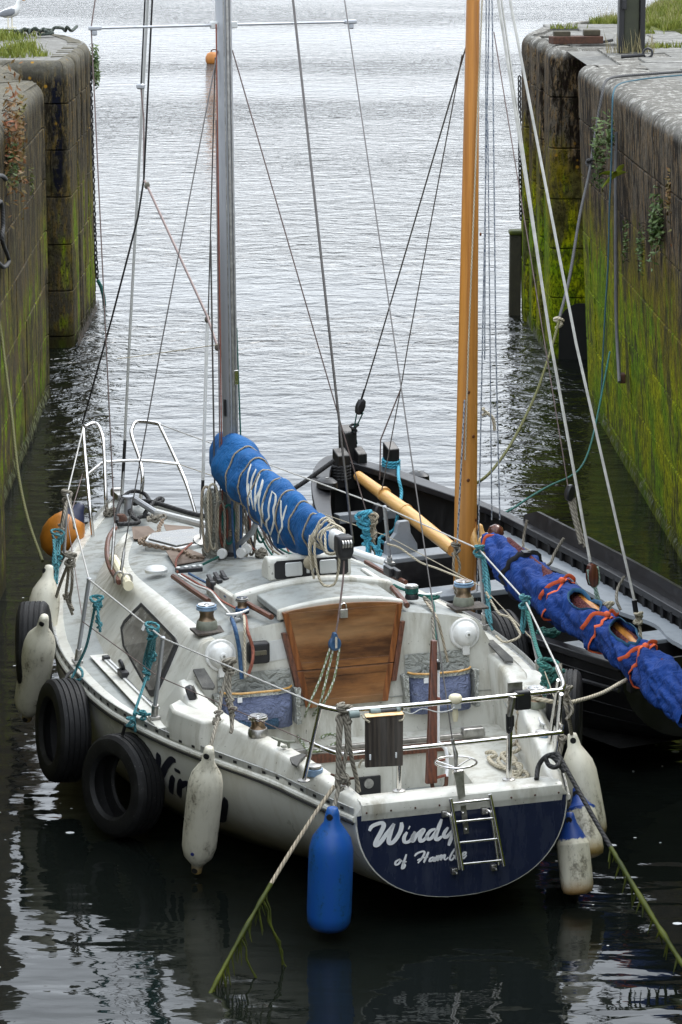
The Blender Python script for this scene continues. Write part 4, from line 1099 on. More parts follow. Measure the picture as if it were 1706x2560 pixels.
def post(name, a, b, r=.0125):
    m = MB(); m.tube([a, b], r, 10); o = m.build(name, M['steel'], pp, 60)
    m = MB(); m.lathe([(.036, 0), (.036, .006), (.02, .012)], a, (0, 0, 1), 14); m.build('foot_plate', M['dull_steel'], pp, 30); return o
post('pushpit_post', (-.322, .135, .76), (-.318, .10, 1.25)); post('pushpit_post', (.322, .135, .76), (.318, .10, 1.25), .0165)
post('pushpit_leg', (-0.795,0.373,0.8), (-0.73,0.255,1.245)); post('pushpit_leg', (0.732,0.469,0.74), (0.612,0.081,1.24))
post('pushpit_leg', (0.718,0.532,0.8), (0.709,0.363,1.24))
# pulpit: two open hoops joined by a rail
for hp in ([(-0.457,6.807,0.83), (-0.455,6.923,1.12), (-0.28,7.804,1.44), (-0.245,7.853,1.48), (-0.167,7.914,1.49), (-0.147,7.838,1.47), (-0.159,7.661,1.4), (-0.187,7.51,1.24), (-0.221,7.356,1.02), (-0.199,7.421,0.88)],
           [(0.439,7.119,0.83), (0.401,7.243,1.06), (0.383,7.461,1.21), (0.31,7.652,1.45), (0.29,7.722,1.49), (0.164,7.835,1.495), (0.113,7.798,1.46), (0.079,7.696,1.41), (0.096,7.522,1.25), (0.079,7.379,1.12), (0.098,7.564,0.9)]):
    m = MB(); m.tube(crom(hp, 5), .0145, 10); m.build('pulpit_hoop', M['steel'], yacht, 60)
m = MB(); m.tube(crom([(-0.424,7.165,1.22), (-0.2,7.549,1.24), (-0.151,7.583,1.24), (0.092,7.506,1.25), (0.375,7.408,1.22)], 4), .0125, 10); m.build('pulpit_rail', M['steel'], yacht, 60)
# guard wires: upper white, lower bare
line('guard_wire', [(-0.28,7.814,1.47), (-0.875,5.783,1.375), (-1.314,3.249,1.35), (-1.202,1.839,1.295), (-0.735,0.253,1.255)], .0055, M['white_line'], seg=1)
line('guard_wire', [(-0.416,7.279,1.22), (-0.777,6.222,1.07), (-1.343,3.323,1.06), (-1.203,1.963,1.03), (-0.735,0.407,1)], .0035, M['wire_brown'], seg=1)
line('guard_wire', [(0.3,7.7,1.49), (1.132,4.668,1.36), (1.319,3.286,1.335), (1.187,2.106,1.262), (0.785,0.558,1.25)], .0055, M['white_line'], seg=1)
line('guard_wire', [(0.372,7.41,1.22), (1.255,4.986,1.08), (1.384,3.392,1.05), (1.252,2.14,1), (0.834,0.703,1)], .0035, M['rope_cream'], seg=1)

# ---- stern fittings: boarding ladder, backstay plate, wheel adjuster, aerial, camera bracket, plank
LW = [(-0.088,-0.05,0.747), (-0.033,-0.09,0.346), (0.141,-0.05,0.748), (0.208,-0.09,0.342)]
m = MB(); m.tube([LW[0], LW[1]], .011, 10); m.tube([LW[2], LW[3]], .011, 10)
m.tube(crom([(-0.112,-0.02,0.658), (-0.099,-0.05,0.659), (-0.084,-0.06,0.617), (-0.052,-0.085,0.351)], 4), .009, 8)
m.tube(crom([(0.122,-0.02,0.65), (0.134,-0.05,0.653), (0.149,-0.06,0.615), (0.18,-0.085,0.351)], 4), .009, 8)
lad = m.build('boarding_ladder', M['steel'], yacht, 60)
for t, y in ((.07, 0), (.33, 0), (.62, 0), (.92, 0)):
    m = MB(); m.tube([V(LW[0]).lerp(V(LW[1]), t), V(LW[2]).lerp(V(LW[3]), t)], .008, 8); m.build('rung', M['steel'], lad, 60)
for px in ((-0.11,-0.015,0.654), (0.121,-0.015,0.646), (-0.055,-0.015,0.318), (0.176,-0.015,0.315)):
    m = MB(); m.box(V(px), (.034, .03, .036)); m.tube([V(px), V(px) + V(.0, -.05, .0)], .008, 6); m.build('ladder_clip', M['dull_steel'], lad, 30, .004)
m = MB(); m.prism([(-0.055,0,0.881), (0.001,0,0.887), (0.004,-0.022,0.745), (-0.033,-0.022,0.73)], (0, -.012, 0)); m.build('backstay_plate', M['dull_steel'], yacht, 0)
m = MB(); m.prism([(-0.017,-0.004,0.696), (0.015,-0.004,0.697), (0.034,-0.004,0.526), (0.006,-0.004,0.522)], (0, -.008, 0)); bp = m.build('chainplate_strap', M['dull_steel'], yacht, 0)
for px in ((-0.002,-0.014,0.645), (0.005,-0.014,0.594), (0.016,-0.014,0.549)):
    m = MB(); m.lathe([(.009, 0), (.009, .006), (.004, .009)], px, (0, -1, 0), 8); m.build('bolt', M['steel'], bp, 0)
m = MB(); m.box(V((-0.009,0.05,0.863)), (.055, .05, .03)); m.build('backstay_toggle', M['steel'], yacht, 0, .005)
wh = V((-0.017,0.06,0.915))
m = MB(); ring = [wh + V(math.cos(a) * .115, math.sin(a) * .115, 0) for a in [2 * math.pi * k / 28 for k in range(28)]]
m.tube(ring, .006, 6, closed=True)
for k in range(3):
    a = 2.1 * k + .4; m.tube([wh - V(0, 0, .03), wh + V(math.cos(a) * .115, math.sin(a) * .115, 0)], .0045, 6)
m.build('backstay_handwheel', M['steel'], yacht, 60)
m = MB(); m.tube([wh - V(0, 0, .06), wh + V(0, .0, .05), (-0.025,0.075,1.012)], [.008, .014, .007], 8); m.tube([(-0.025,0.075,1.012), (-0.031,0.078,1.044)], .011, 8); m.build('backstay_turnbuckle', M['dull_steel'], yacht, 60)
line('backstay', [(-0.031,0.078,1.044), (-0.048,0.12,1.262), (0.121,2.35,4.958), (0, 4.45, 9.9)], .0042, M['wire'], seg=1)
ant = V((-0.003,0.105,1.166))
m = MB(); m.lathe([(.012, -.04), (.017, .0), (.014, .035), (.018, .06), (.032, .068), (.038, .078), (.037, .098), (.028, .11), (.01, .115)], ant + V(0, 0, .01), (0, 0, 1), 20); an = m.build('gps_aerial', M['cream_plastic'], yacht, 40)
m = MB(); m.box(V((0,0.1,1.226)), (.05, .04, .035)); m.build('aerial_clamp', M['alu_pale'], an, 0, .006)
line('aerial_cable', [(-0.016,0.08,1.224), (-0.044,0.08,1.208), (-0.112,0.085,1.204), (-0.198,0.09,1.229), (-0.263,0.085,1.209), (-0.318,0.09,1.227)], .003, M['white_plastic'])
# horseshoe-buoy bracket pieces: black box, grey flap, tube on the starboard post
cb = V((0.395,0.12,1.216))
m = MB(); m.box(cb, (.095, .05, .11)); kb = m.build('bracket_box', M['black_plastic'], yacht, 0, .014, 3)
m = MB(); m.box(V((0.372,0.17,1.269)), (.085, .012, .075)); m.build('bracket_flap', M['dull_steel'], kb, 0)
m = MB(); m.tube([(0.308,0.09,1.14), (0.326,0.08,1.251)], .017, 12); m.build('rod_holder', M['dull_steel'], yacht, 40)
m = MB(); m.box(V((0.316,0.09,1.112)), (.032, .03, .06)); m.tube(crom([(0.294,0.09,1.153), (0.299,0.09,1.05), (0.319,0.08,1.069), (0.316,0.08,1.131)], 4), .008, 6); m.build('rail_clamp', M['dark_metal'], yacht, 30, .005)
m = MB(); m.tube([(-0.492,0.1,1.229), (-0.35,0.098,1.232)], .019, 10); gs = m.build('grip_sleeve', M['black_plastic'], yacht, 60)
M['tape'] = simple('tape', (.20, .25, .24), .7, 0, .3, 20)
for a in ((-0.589,0.102,1.231), (-0.469,0.1,1.234), (-0.339,0.098,1.231)):
    a = V(a); m = MB(); m.tube([a - V(.028 if a.x < -.45 or a.x > -.25 else .01, 0, 0), a + V(.028 if a.x < -.45 or a.x > -.25 else .01, 0, 0)], .021, 10); m.build('tape_wrap', M['tape'], gs, 60)

# ---- mast, spreaders, boom
def mast_ring(z, a=.052, b=.078, s=4.575):
    return [V(a * math.cos(t), s + b * math.sin(t), z) for t in [2 * math.pi * k / 24 for k in range(24)]]
m = MB(); m.loft([mast_ring(z) for z in (1.10, 2.5, 4.7, 7.3, 9.9)], True, True, True); mast = m.build('mast', M['alu'], yacht, 50)
m = MB(); m.box((0.0, 4.488, 5.9), (.016, .016, 8.0)); m.box((.022, 4.497, 5.9), (.005, .01, 8.0)); m.box((-.022, 4.497, 5.9), (.005, .01, 8.0)); m.build('luff_track', M['dull_steel'], mast, 0)
m = MB(); m.box((0, 4.49, 5.9), (.006, .018, 8.0)); m.build('luff_groove', M['dark_hole'], mast, 0)
m = MB(); m.box((.02, 4.488, 2.37), (.03, .03, .10)); m.build('track_gate', M['steel'], mast, 0, .003)
m = MB(); m.box((-.049, 4.53, 2.16), (.012, .03, .11)); m.build('halyard_slot', M['dark_hole'], mast, 0)
m = MB(); m.lathe([(.13, 0), (.13, .012), (.09, .025), (.085, .05)], (0, 4.575, 1.11), (0, 0, 1), 20); m.build('mast_step', M['dark_metal'], mast, 30)
for sd in (-1, 1):
    m = MB(); a = V(sd * .045, 4.575, 4.715); b = V(sd * .905, 4.56, 4.715)
    m.loft([[a + V(0, .017 * math.cos(t), .009 * math.sin(t)) for t in [2 * math.pi * k / 12 for k in range(12)]], [b + V(0, .014 * math.cos(t), .008 * math.sin(t)) for t in [2 * math.pi * k / 12 for k in range(12)]]], True, True, True)
    sp_ = m.build('spreader', M['alu'], mast, 60)
    m = MB(); m.box(b - V(sd * .03, 0, 0), (.085, .042, .028)); m.box(b - V(sd * .025, 0, .03), (.035, .03, .035)); m.build('spreader_tip', M['alu'], sp_, 0, .008)
    m = MB(); m.box(a + V(sd * .02, 0, 0), (.05, .05, .045)); m.build('spreader_socket', M['alu_pale'], sp_, 0, .006)
# boom with end fitting
BO0, BO1 = V(0, 4.47, 1.66), V(.0, 2.12, 1.715)
m = MB(); rr = []
for f in (0, .5, 1):
    c = BO0.lerp(BO1, f); rr.append([c + V(.045 * math.cos(t), 0, .066 * math.copysign(abs(math.sin(t)) ** .7, math.sin(t))) for t in [2 * math.pi * k / 20 for k in range(20)]])
m.loft(rr, True, True, True); boom = m.build('boom', M['alu_pale'], yacht, 50)
m = MB(); c = BO1 - V(0, .035, .005); m.loft([[c + V(x * k, dy, z * k) for x, z in ((-.045, .062), (.045, .062), (.05, .04), (.05, -.03), (.035, -.075), (-.035, -.075), (-.05, -.03), (-.05, .04))] for dy, k in ((.045, 1), (-.04, 1.02), (-.055, .8))], True, True, True)
be = m.build('boom_end', M['dark_metal'], boom, 30, .006)
for x in (-.025, -.008, .009, .026):
    m = MB(); m.lathe([(.026, -.005), (.026, .005)], c + V(x, -.05, .02), (1, 0, 0), 14); m.build('boom_sheave', M['dull_steel'], be, 30)
# rigid kicker and mast-foot clutter
m = MB(); m.tube([(-.0, 4.48, 1.2), (.05, 4.25, 1.35), (.02, 3.9, 1.6)], .02, 8); m.build('boom_strut', M['alu'], yacht)
for px in ((-0.152,4.505,1.16), (0.043,4.367,1.16), (-0.131,4.368,1.14), (-0.002,4.347,1.14)):
    m = MB(); m.lathe([(.032, -.018), (.036, -.008), (.036, .008), (.032, .018)], V(px) + V(0, 0, .05), (.6, .8, 0), 14); m.build('foot_block', M['white_plastic'], yacht, 30)
for (a, b, mt, r) in (((-0.139,4.5,1.16), (-0.136,4.5,3.304), 'wire', .006), ((-0.105,4.49,1.173), (-0.083,4.5,4.098), 'wire_brown', .0055), ((-0.091,4.49,1.158), (-0.072,4.5,4.726), 'red_line', .005), ((0.074,4.58,1.866), (0.062,4.6,2.688), 'green_line', .006)):
    m = MB(); m.tube([a, b], r, 6); m.build('halyard', M[mt], yacht, 60)
# ---- standing rigging
def wire(name, pts, r, mat='wire'):
    m = MB(); m.tube(pts, r, 6); return m.build(name, M[mat], yacht, 60)
def bottle(name, a, b, r=.011):
    a, b = V(a), V(b); m = MB(); m.tube([a, a.lerp(b, .12), a.lerp(b, .15), a.lerp(b, .85), a.lerp(b, .88), b], [r * .6, r * .6, r, r, r * .6, r * .6], 8); return m.build(name, M['dull_steel'], yacht, 60)
wire('cap_shroud', [(0, 4.57, 9.8), (-.90, 4.56, 4.72), (-0.817,4.597,1.4)], .0045, 'wire_brown'); bottle('turnbuckle', (-0.817,4.597,1.4), (-0.898,4.383,1.12))
wire('lower_shroud', [(-.05, 4.55, 4.55), (-0.538,4.3,2.669), (-0.854,4.176,1.33)], .0045); bottle('turnbuckle', (-0.854,4.176,1.33), (-0.908,4.111,1.12))
wire('lower_shroud', [(.05, 4.55, 4.55), (0.971,4.563,1.33)], .0045, 'wire_brown'); bottle('turnbuckle', (0.971,4.563,1.33), (1.009,4.631,1.2))
wire('topping_lift', [(.03, 4.5, 9.7), (0.12,3.392,4.919), (0.26,3.044,2.536), (0.33,2.935,1.571)], .0085, 'wire'); bottle('turnbuckle', (0.33,2.943,1.582), (0.33,2.928,1.515))
# forestay in a furling foil, halyards to the pulpit and the bow
wire('forestay_foil', [(0,7.732,0.945), (0,7.379,2.199), (0,6.583,4.803), (0, 4.7, 9.9)], .011, 'alu_pale')
wire('forestay_sleeve', [(0,7.746,0.929), (0,7.597,1.401)], .0135, 'dark_metal')
wire('spare_halyard', [(-0.34,7.562,1.561), (-0.27,6.823,2.458), (-0.19,6.267,3.27), (-0.16,6.185,3.55), (-0.08,6.143,4.821), (-.03, 4.66, 9.8)], .007, 'black_plastic')
wire('spare_halyard', [(-0.14,6.284,4.211), (-0.1,6.271,4.817), (-.04, 4.66, 9.8)], .006, 'black_plastic')
wire('spare_halyard', [(-0.14,6.286,4.196), (-0.13,6.264,3.97), (-0.16,6.185,3.55)], .006, 'wire_brown')
m = MB(); m.lathe([(.02, -.02), (.032, -.01), (.032, .01), (.02, .02)], V((-0.14,6.296,4.207)), (0, 0, 1), 12); m.build('halyard_block', M['alu'], yacht, 40)
wire('pole_lift', [(-0.16,6.162,3.546), (-0.16,6.095,3.518), (-0.034,5,2.721), (-0.066,4.62,2.556)], .0085, 'wire_brown')
for px in ((-0.16,6.095,3.518), (-0.031,5,2.699), (-0.063,4.64,2.558)):
    m = MB(); m.lathe([(.008, -.025), (.02, -.01), (.02, .01), (.008, .025)], px, (.3, 0, 1), 8); m.build('knot', M['rope_grey'], yacht, 60)
wire('baby_stay', [(-.04, 4.65, 4.5), (-0.012,5.05,2.707)], .0045); wire('baby_stay_cover', [(-0.017,5.05,2.708), (-0.071,5.05,1.566)], .012, 'white_plastic'); wire('baby_stay_sleeve', [(-0.071,5.05,1.566), (-0.083,5.05,1.391)], .012, 'black_plastic')
bottle('turnbuckle', (-0.083,5.05,1.391), (-0.096,5.05,1.155))
m = MB(); m.lathe([(.045, -.012), (.045, .012)], (-0.105,5.05,1.136), (.1, -.6, .7), 14); m.build('stay_block', M['dull_steel'], yacht, 40)
wire('flag_line', [(-0.699,4.9,2.477), (-0.596,4.9,2.482), (-0.071,4.6,2.581)], .0035, 'rope_cream')
# chain plates / padeyes beside the mast and on the cabin corner
for px in ((-0.944,3.972,1.14), (-0.911,3.899,1.14), (1.076,4.787,1.12)):
    m = MB(); o = V(px); m.tube(crom([o + V(-.03, 0, 0), o + V(-.03, 0, .05), o + V(0, 0, .075), o + V(.03, 0, .05), o + V(.03, 0, 0)], 4), .008, 6); m.build('padeye', M['dull_steel'], yacht, 60)

# ---- tiller lashed upright with its white frame (stands in the cockpit well)
til = thing('tiller', 'varnished brown tiller lashed upright beside a white metal fork in the cockpit', 'tiller'); til.matrix_world = YM
m = MB(); a, b = V((0.102,0.75,1.432)), V((-0.034,0.42,0.695))
m.loft([[p + V(x * w, y * .016, 0) for x, y in ((-1, -1), (1, -1), (1, 1), (-1, 1))] for p, w in ((a, .016), (a.lerp(b, .25), .021), (a.lerp(b, .6), .026), (b, .034))], True, True, True); m.build('tiller_bar', M['mahogany'], til, 0, .006)
m = MB(); m.tube([(0.108,0.72,1.322), (0.115,0.72,1.251), (0.053,0.55,0.891)], .011, 8)
m.tube(crom([(0.053,0.55,0.891), (0.008,0.53,0.847), (-0.008,0.5,0.758), (-0.018,0.46,0.696)], 4), .011, 8); m.tube(crom([(0.053,0.55,0.891), (0.094,0.53,0.845), (0.09,0.5,0.76), (0.071,0.46,0.703)], 4), .011, 8); m.build('fork', M['lettering_white'], til, 60)
m = MB(); m.tube(crom([(-0.018,0.46,0.701), (-0.013,0.44,0.654), (0.023,0.44,0.644), (0.059,0.44,0.663), (0.073,0.46,0.71)], 4), .012, 8); m.build('fork_heel', M['rust'], til, 60)
for px, q in (((-0.014,0.49,0.795), (0.074,0.49,0.805)), ((-0.02,0.46,0.705), (0.068,0.46,0.72)), ((0.038,0.62,1.143), (0.091,0.62,1.119))):
    m = MB(); m.tube([px, q], .009, 6); m.build('lashing', M['red_line'], til, 60)
m = MB(); m.box(V((0.106,0.715,1.291)), (.035, .03, .05)); m.build('tiller_clip', M['dark_metal'], til, 0, .005)
# plank hung on the pushpit
pk = thing('hanging_plank', 'weathered dark board tied to the stern rail of the white yacht', 'plank'); pk.matrix_world = YM
m = MB(); q = [V((-0.535,0.08,1.219)), V((-0.32,0.08,1.216)), V((-0.325,0.075,0.928)), V((-0.539,0.075,0.938))]
m.prism(q, (0, -.02, 0)); m.build('board', M['old_plank'], pk, 0, .003)
m = MB(); m.prism([q[0] + V(0, -.025, 0), q[1] + V(0, -.025, 0), q[1] + V(0, .004, .012), q[0] + V(0, .004, .012)], (0, 0, .003)); m.build('board_edge', M['pine_pale'], pk, 0)
for px in ((-0.514,0.053,0.996), (-0.365,0.053,0.993)):
    m = MB(); m.box(V(px), (.010, .008, .032)); m.build('lashing_slot', M['lettering_white'], pk, 0, .003)
for a in ([(-0.545,0.1,1.223), (-0.542,0.06,1.213), (-0.516,0.05,1.193)], [(-0.303,0.1,1.214), (-0.322,0.06,1.19), (-0.348,0.05,1.186)], [(-0.553,0.06,0.987), (-0.568,0.07,0.959), (-0.573,0.07,0.936)]):
    line('tie', a, .006, M['rope_cream'], pk)

# ---- canvas halyard bags on the bulkhead
def bag(name, label, c, w, h, torn=False):
    root = thing(name, label, 'bag', (0, 0, 0), 'canvas rope bags on the bulkhead'); root.matrix_world = YM
    b, z = c
    def P(u, v, d): return bk(b + u * w / 2 * (1 - .0 * v), z + v * h / 2, d)
    m = MB(); n = 8
    m.loft([[P(u, v, .012 + .006 * math.sin(7 * u + 3 * v)) for u in [-1 + 2 * k / n for k in range(n + 1)]] for v in (-.95, -.5, 0, .5, 1)], False); m.build('back_panel', M['bag_grey'], root, 60)
    m = MB()
    rr = []
    for v in [-1, -.92, -.7, -.45, -.2, 0, .18, .34]:
        bulge = .03 + .085 * max(0, math.sin((v + 1.05) / 1.5 * math.pi)) ** .6
        rr.append([P(u, v, .014 + (bulge * (1 - abs(u) ** 6) + .010 * math.sin(9 * u + 5 * v)) ) for u in [-1, -.97, -.85, -.6, -.3, 0, .3, .6, .85, .97, 1]])
    m.loft(rr, False); m.build('pocket', M['bag_blue'], root, 60)
    m = MB(); m.loft([[P(u, v, .028 + .09 * (1 - abs(u) ** 6)) for u in [-1, -.97, -.85, -.5, 0, .5, .85, .97, 1]] for v in (.28, .42)], False); m.build('hem', M['tarp'], root, 60)
    m = MB(); m.tube([P(u, .43, .03 + .09 * (1 - abs(u) ** 6)) for u in [-.97, -.85, -.5, 0, .5, .85, .97]], .007, 6); m.build('hem_rod', M['pine_pale'], root, 60)
    for sd in (-1, 1):
        m = MB(); m.loft([[P(sd * (1 + .02), v, d) for d in (.0, .05, .09)] + [P(sd * (1.16 + .03 * math.sin(v * 4)), v, d) for d in (.08, .03)] for v in (-.9, -.3, .1, .36)], True, True, True); m.build('side_pocket', M['tarp'], root, 60)
    m = MB(); rr = [[P(u, v, .10 + .035 * math.sin((v + .95) / .5 * math.pi) * (1 - abs(u + .1) ** 4) + .006 * math.sin(22 * u)) for u in [-.62 + 1.1 * k / 14 for k in range(15)]] for v in (-.95, -.85, -.7, -.55, -.45)]
    m.loft(rr, False); m.build('elastic_pocket', M['bag_blue'] if torn else M['cover_blue_dull'], root, 60)
    m = MB(); m.box(P(-.55, .22, .125), (.028, .008, .03)); m.build('tab', M['lettering_white'], root, 0)
    return root
M['cover_blue_dull'] = canvas('cover_blue_dull', (.03, .07, .13), (.07, .14, .22), (.16, .19, .2), 7, .8)
bag('rope_bag', 'faded blue canvas bag on the bulkhead left of the wooden boards', (-.575, .80), .46, .34)
bag('rope_bag', 'torn faded blue canvas bag on the bulkhead behind the tiller', (.60, .81), .42, .36, True)

# ---- lettering.  brush strokes traced as ribbons and laid on the surface
def brush(strokes, place, mat, name, parent, lift, w0, ax=1.0):
    m = MB()
    for st in strokes:
        wk = st[0]; pts = crom([V(x, y, 0) for x, y in st[1:]], 6)
        n = len(pts); rr = []
        for i, p in enumerate(pts):
            d = (pts[min(i + 1, n - 1)] - pts[max(i - 1, 0)]).normalized(); nn = V(-d.y * ax, d.x, 0)
            e = min(i, n - 1 - i) / max(1, n - 1)
            w = w0 * wk * (.62 + .38 * min(1, e * 7)) * (.75 + .35 * abs(d.y))
            rr.append([place(p + nn * w, lift), place(p + nn * w, lift * .2), place(p - nn * w, lift * .2), place(p - nn * w, lift)])
        m.loft(rr, True, True, True)
    return m.build(name, mat, parent, 0)

# lettering strokes: relative width, then points on the surface
LET_NAME = [[1.05, (-0.542,0.599), (-0.528,0.621), (-0.501,0.632), (-0.47,0.636), (-0.459,0.618), (-0.477,0.581), (-0.505,0.531), (-0.503,0.511), (-0.479,0.526), (-0.44,0.575), (-0.399,0.624)],
  [1, (-0.399,0.624), (-0.421,0.571), (-0.431,0.533), (-0.42,0.513), (-0.391,0.533), (-0.366,0.571), (-0.356,0.603), (-0.357,0.627)],
  [0.85, (-0.324,0.569), (-0.341,0.542), (-0.341,0.517), (-0.325,0.51), (-0.301,0.523), (-0.279,0.566)],
  [0.95, (-0.315,0.594), (-0.309,0.591)],
  [0.9, (-0.277,0.566), (-0.292,0.541), (-0.293,0.512), (-0.267,0.546), (-0.234,0.571), (-0.23,0.564), (-0.25,0.532), (-0.246,0.508), (-0.226,0.514), (-0.207,0.536)],
  [0.85, (-0.159,0.569), (-0.188,0.561), (-0.209,0.534), (-0.199,0.513), (-0.176,0.526), (-0.153,0.563)],
  [0.9, (-0.124,0.621), (-0.144,0.568), (-0.159,0.522), (-0.149,0.506), (-0.122,0.522)],
  [0.85, (-0.086,0.571), (-0.108,0.541), (-0.11,0.522), (-0.095,0.515), (-0.059,0.552)],
  [0.85, (-0.052,0.558), (-0.063,0.52), (-0.084,0.465)]]
LET_PORT = [[1, (-0.372,0.417), (-0.391,0.405), (-0.392,0.39), (-0.376,0.391), (-0.363,0.409), (-0.372,0.418), (-0.352,0.404)],
  [1, (-0.329,0.442), (-0.338,0.415), (-0.351,0.382), (-0.355,0.364), (-0.344,0.367), (-0.338,0.382), (-0.349,0.394), (-0.328,0.401)],
  [1, (-0.282,0.426), (-0.267,0.44), (-0.235,0.448), (-0.224,0.439), (-0.238,0.412), (-0.263,0.384)],
  [1, (-0.2,0.442), (-0.214,0.414), (-0.229,0.383)],
  [0.8, (-0.267,0.4), (-0.238,0.41), (-0.203,0.413)],
  [0.9, (-0.173,0.41), (-0.191,0.401), (-0.195,0.387), (-0.181,0.39), (-0.168,0.406), (-0.172,0.388), (-0.162,0.384)],
  [0.9, (-0.151,0.416), (-0.16,0.399), (-0.165,0.383), (-0.149,0.406), (-0.141,0.412), (-0.144,0.4), (-0.149,0.385), (-0.135,0.407), (-0.124,0.414), (-0.126,0.398), (-0.131,0.387), (-0.116,0.407), (-0.105,0.414), (-0.109,0.394), (-0.101,0.386), (-0.085,0.399)],
  [0.9, (-0.047,0.445), (-0.066,0.416), (-0.077,0.39), (-0.066,0.38), (-0.049,0.398), (-0.057,0.408)],
  [0.9, (-0.017,0.437), (-0.03,0.41), (-0.039,0.386), (-0.026,0.381), (-0.005,0.395)],
  [0.9, (-0.005,0.394), (0.014,0.405), (0.015,0.416), (0.003,0.414), (-0.005,0.395), (0.003,0.382), (0.022,0.398)]]
LET_SIDE = [[1, (1.869,0.586), (1.891,0.534), (1.931,0.477), (1.981,0.417)],
  [1, (1.684,0.587), (1.73,0.582), (1.806,0.527), (1.888,0.456), (1.976,0.389)],
  [0.9, (1.997,0.56), (1.994,0.507), (2.009,0.439), (1.978,0.418)],
  [0.8, (1.763,0.469), (1.828,0.406), (1.917,0.319)],
  [1.05, (1.689,0.534), (1.692,0.512)],
  [0.8, (1.679,0.468), (1.751,0.398), (1.828,0.322)],
  [0.8, (1.73,0.411), (1.668,0.446), (1.616,0.461), (1.632,0.423), (1.709,0.343)],
  [0.8, (1.479,0.445), (1.545,0.434), (1.614,0.373), (1.641,0.325), (1.542,0.374)],
  [0.8, (1.398,0.54), (1.468,0.448), (1.55,0.342)],
  [0.8, (1.388,0.451), (1.466,0.358), (1.431,0.338), (1.348,0.379)],
  [0.85, (1.271,0.457), (1.351,0.371), (1.476,0.273), (1.587,0.23)]]
LET_COVER = [[0.8, (3.658,1.936), (3.733,1.856), (3.76,1.759), (3.741,1.7), (3.709,1.649)],
  [0.8, (3.718,1.794), (3.73,1.739), (3.693,1.702)],
  [1, (3.542,1.923), (3.637,1.844), (3.671,1.776), (3.67,1.714), (3.618,1.642)],
  [0.8, (3.453,1.908), (3.543,1.825), (3.578,1.744), (3.581,1.681), (3.562,1.64)],
  [1.25, (3.387,1.883), (3.441,1.812), (3.54,1.734), (3.572,1.688)],
  [1, (3.442,1.794), (3.493,1.723), (3.483,1.663), (3.438,1.623), (3.437,1.561)],
  [0.95, (3.253,1.87), (3.367,1.772), (3.422,1.687), (3.407,1.641), (3.436,1.574)],
  [0.9, (3.179,1.847), (3.241,1.772), (3.273,1.709), (3.263,1.66), (3.319,1.624), (3.313,1.586), (3.235,1.546)],
  [1.1, (3.175,1.843), (3.105,1.832), (3.115,1.784), (3.16,1.727), (3.146,1.669), (3.173,1.627), (3.235,1.553)],
  [0.9, (2.986,1.824), (2.994,1.752), (2.98,1.702), (2.974,1.655), (3.042,1.597), (3.07,1.529)],
  [0.8, (2.861,1.814), (2.921,1.75), (2.959,1.701)]]
tr_n = brush(LET_NAME, lambda p, l: V(p.x, -.004 - l, p.y), M['lettering_white'], 'name_lettering', yacht, .003, .0115)
brush(LET_PORT, lambda p, l: V(p.x, -.004 - l, p.y), M['lettering_white'], 'port_lettering', yacht, .003, .0058)
def on_hull(p, l):
    h = hull_bvh.ray_cast(V(-3, p.x, p.y), V(1, 0, 0))
    if not h[0]: return V(-beam(p.x), p.x, p.y)
    n = h[1] if h[1].x < 0 else -h[1]
    return h[0] + n * (l + .001)
brush(LET_SIDE, on_hull, M['lettering_black'], 'side_lettering', yacht, .003, .024)

# ================================================================== blue sail cover laced over the boom
cov = thing('sail_cover', 'blue laced sail cover with white letters over the yacht boom', 'sail cover'); cov.matrix_world = YM
TOP = [(2.26, 1.775), (2.5, 1.80), (2.72, 1.80), (3.04, 1.842), (3.35, 1.877), (3.72, 1.89), (4.07, 1.935), (4.38, 1.981), (4.56, 1.99), (4.70, 1.945)]
BOT = [(2.26, 1.655), (2.45, 1.61), (2.66, 1.535), (2.96, 1.475), (3.26, 1.46), (3.47, 1.465), (3.7, 1.50), (4.1, 1.54), (4.6, 1.60), (4.70, 1.63)]
def cov_ring(s, n=36, grow=0.0):
    zt, zb = interp(TOP, s)[0], interp(BOT, s)[0]
    h = (zt - zb) / 2; c = (zt + zb) / 2
    w = interp([(2.26, .058), (2.6, .085), (3.2, .115), (3.9, .14), (4.45, .155), (4.70, .12)], s)[0]
    pts = []
    for k in range(n):
        t = 2 * math.pi * k / n
        x, z = math.cos(t), math.sin(t)
        ww = w * (1.0 - .30 * z if z > 0 else 1.0 + .12 * z)
        p = V(ww * math.copysign(abs(x) ** .85, x), s, c + h * z)
        q = V(p.x * 5, s * 4.2 + z * .9, p.z * 3)
        d = .028 * mnoise.noise(q) + .014 * mnoise.noise(V(p.x * 9, s * 11 + z * 2.0 * (1 if x < 0 else -1), p.z * 5)) + .012 * math.sin(s * 26 + z * 2.2 + 1.5 * mnoise.noise(V(s * 3, p.z * 4, x)))* max(0, -z) ** .6
        pinch = max(0, 1 - min(abs(s - a) for a in LACE) / .07) * .018
        r = V(x, 0, z).normalized()
        pts.append(p + r * (d - pinch + grow))
    return pts
LACE = [4.22, 3.97, 3.73, 3.43, 3.15, 2.9, 2.66]
m = MB(); S = [2.26 + (4.70 - 2.26) * k / 110 for k in range(111)]
rings = [cov_ring(s) for s in S]
m.loft(rings)
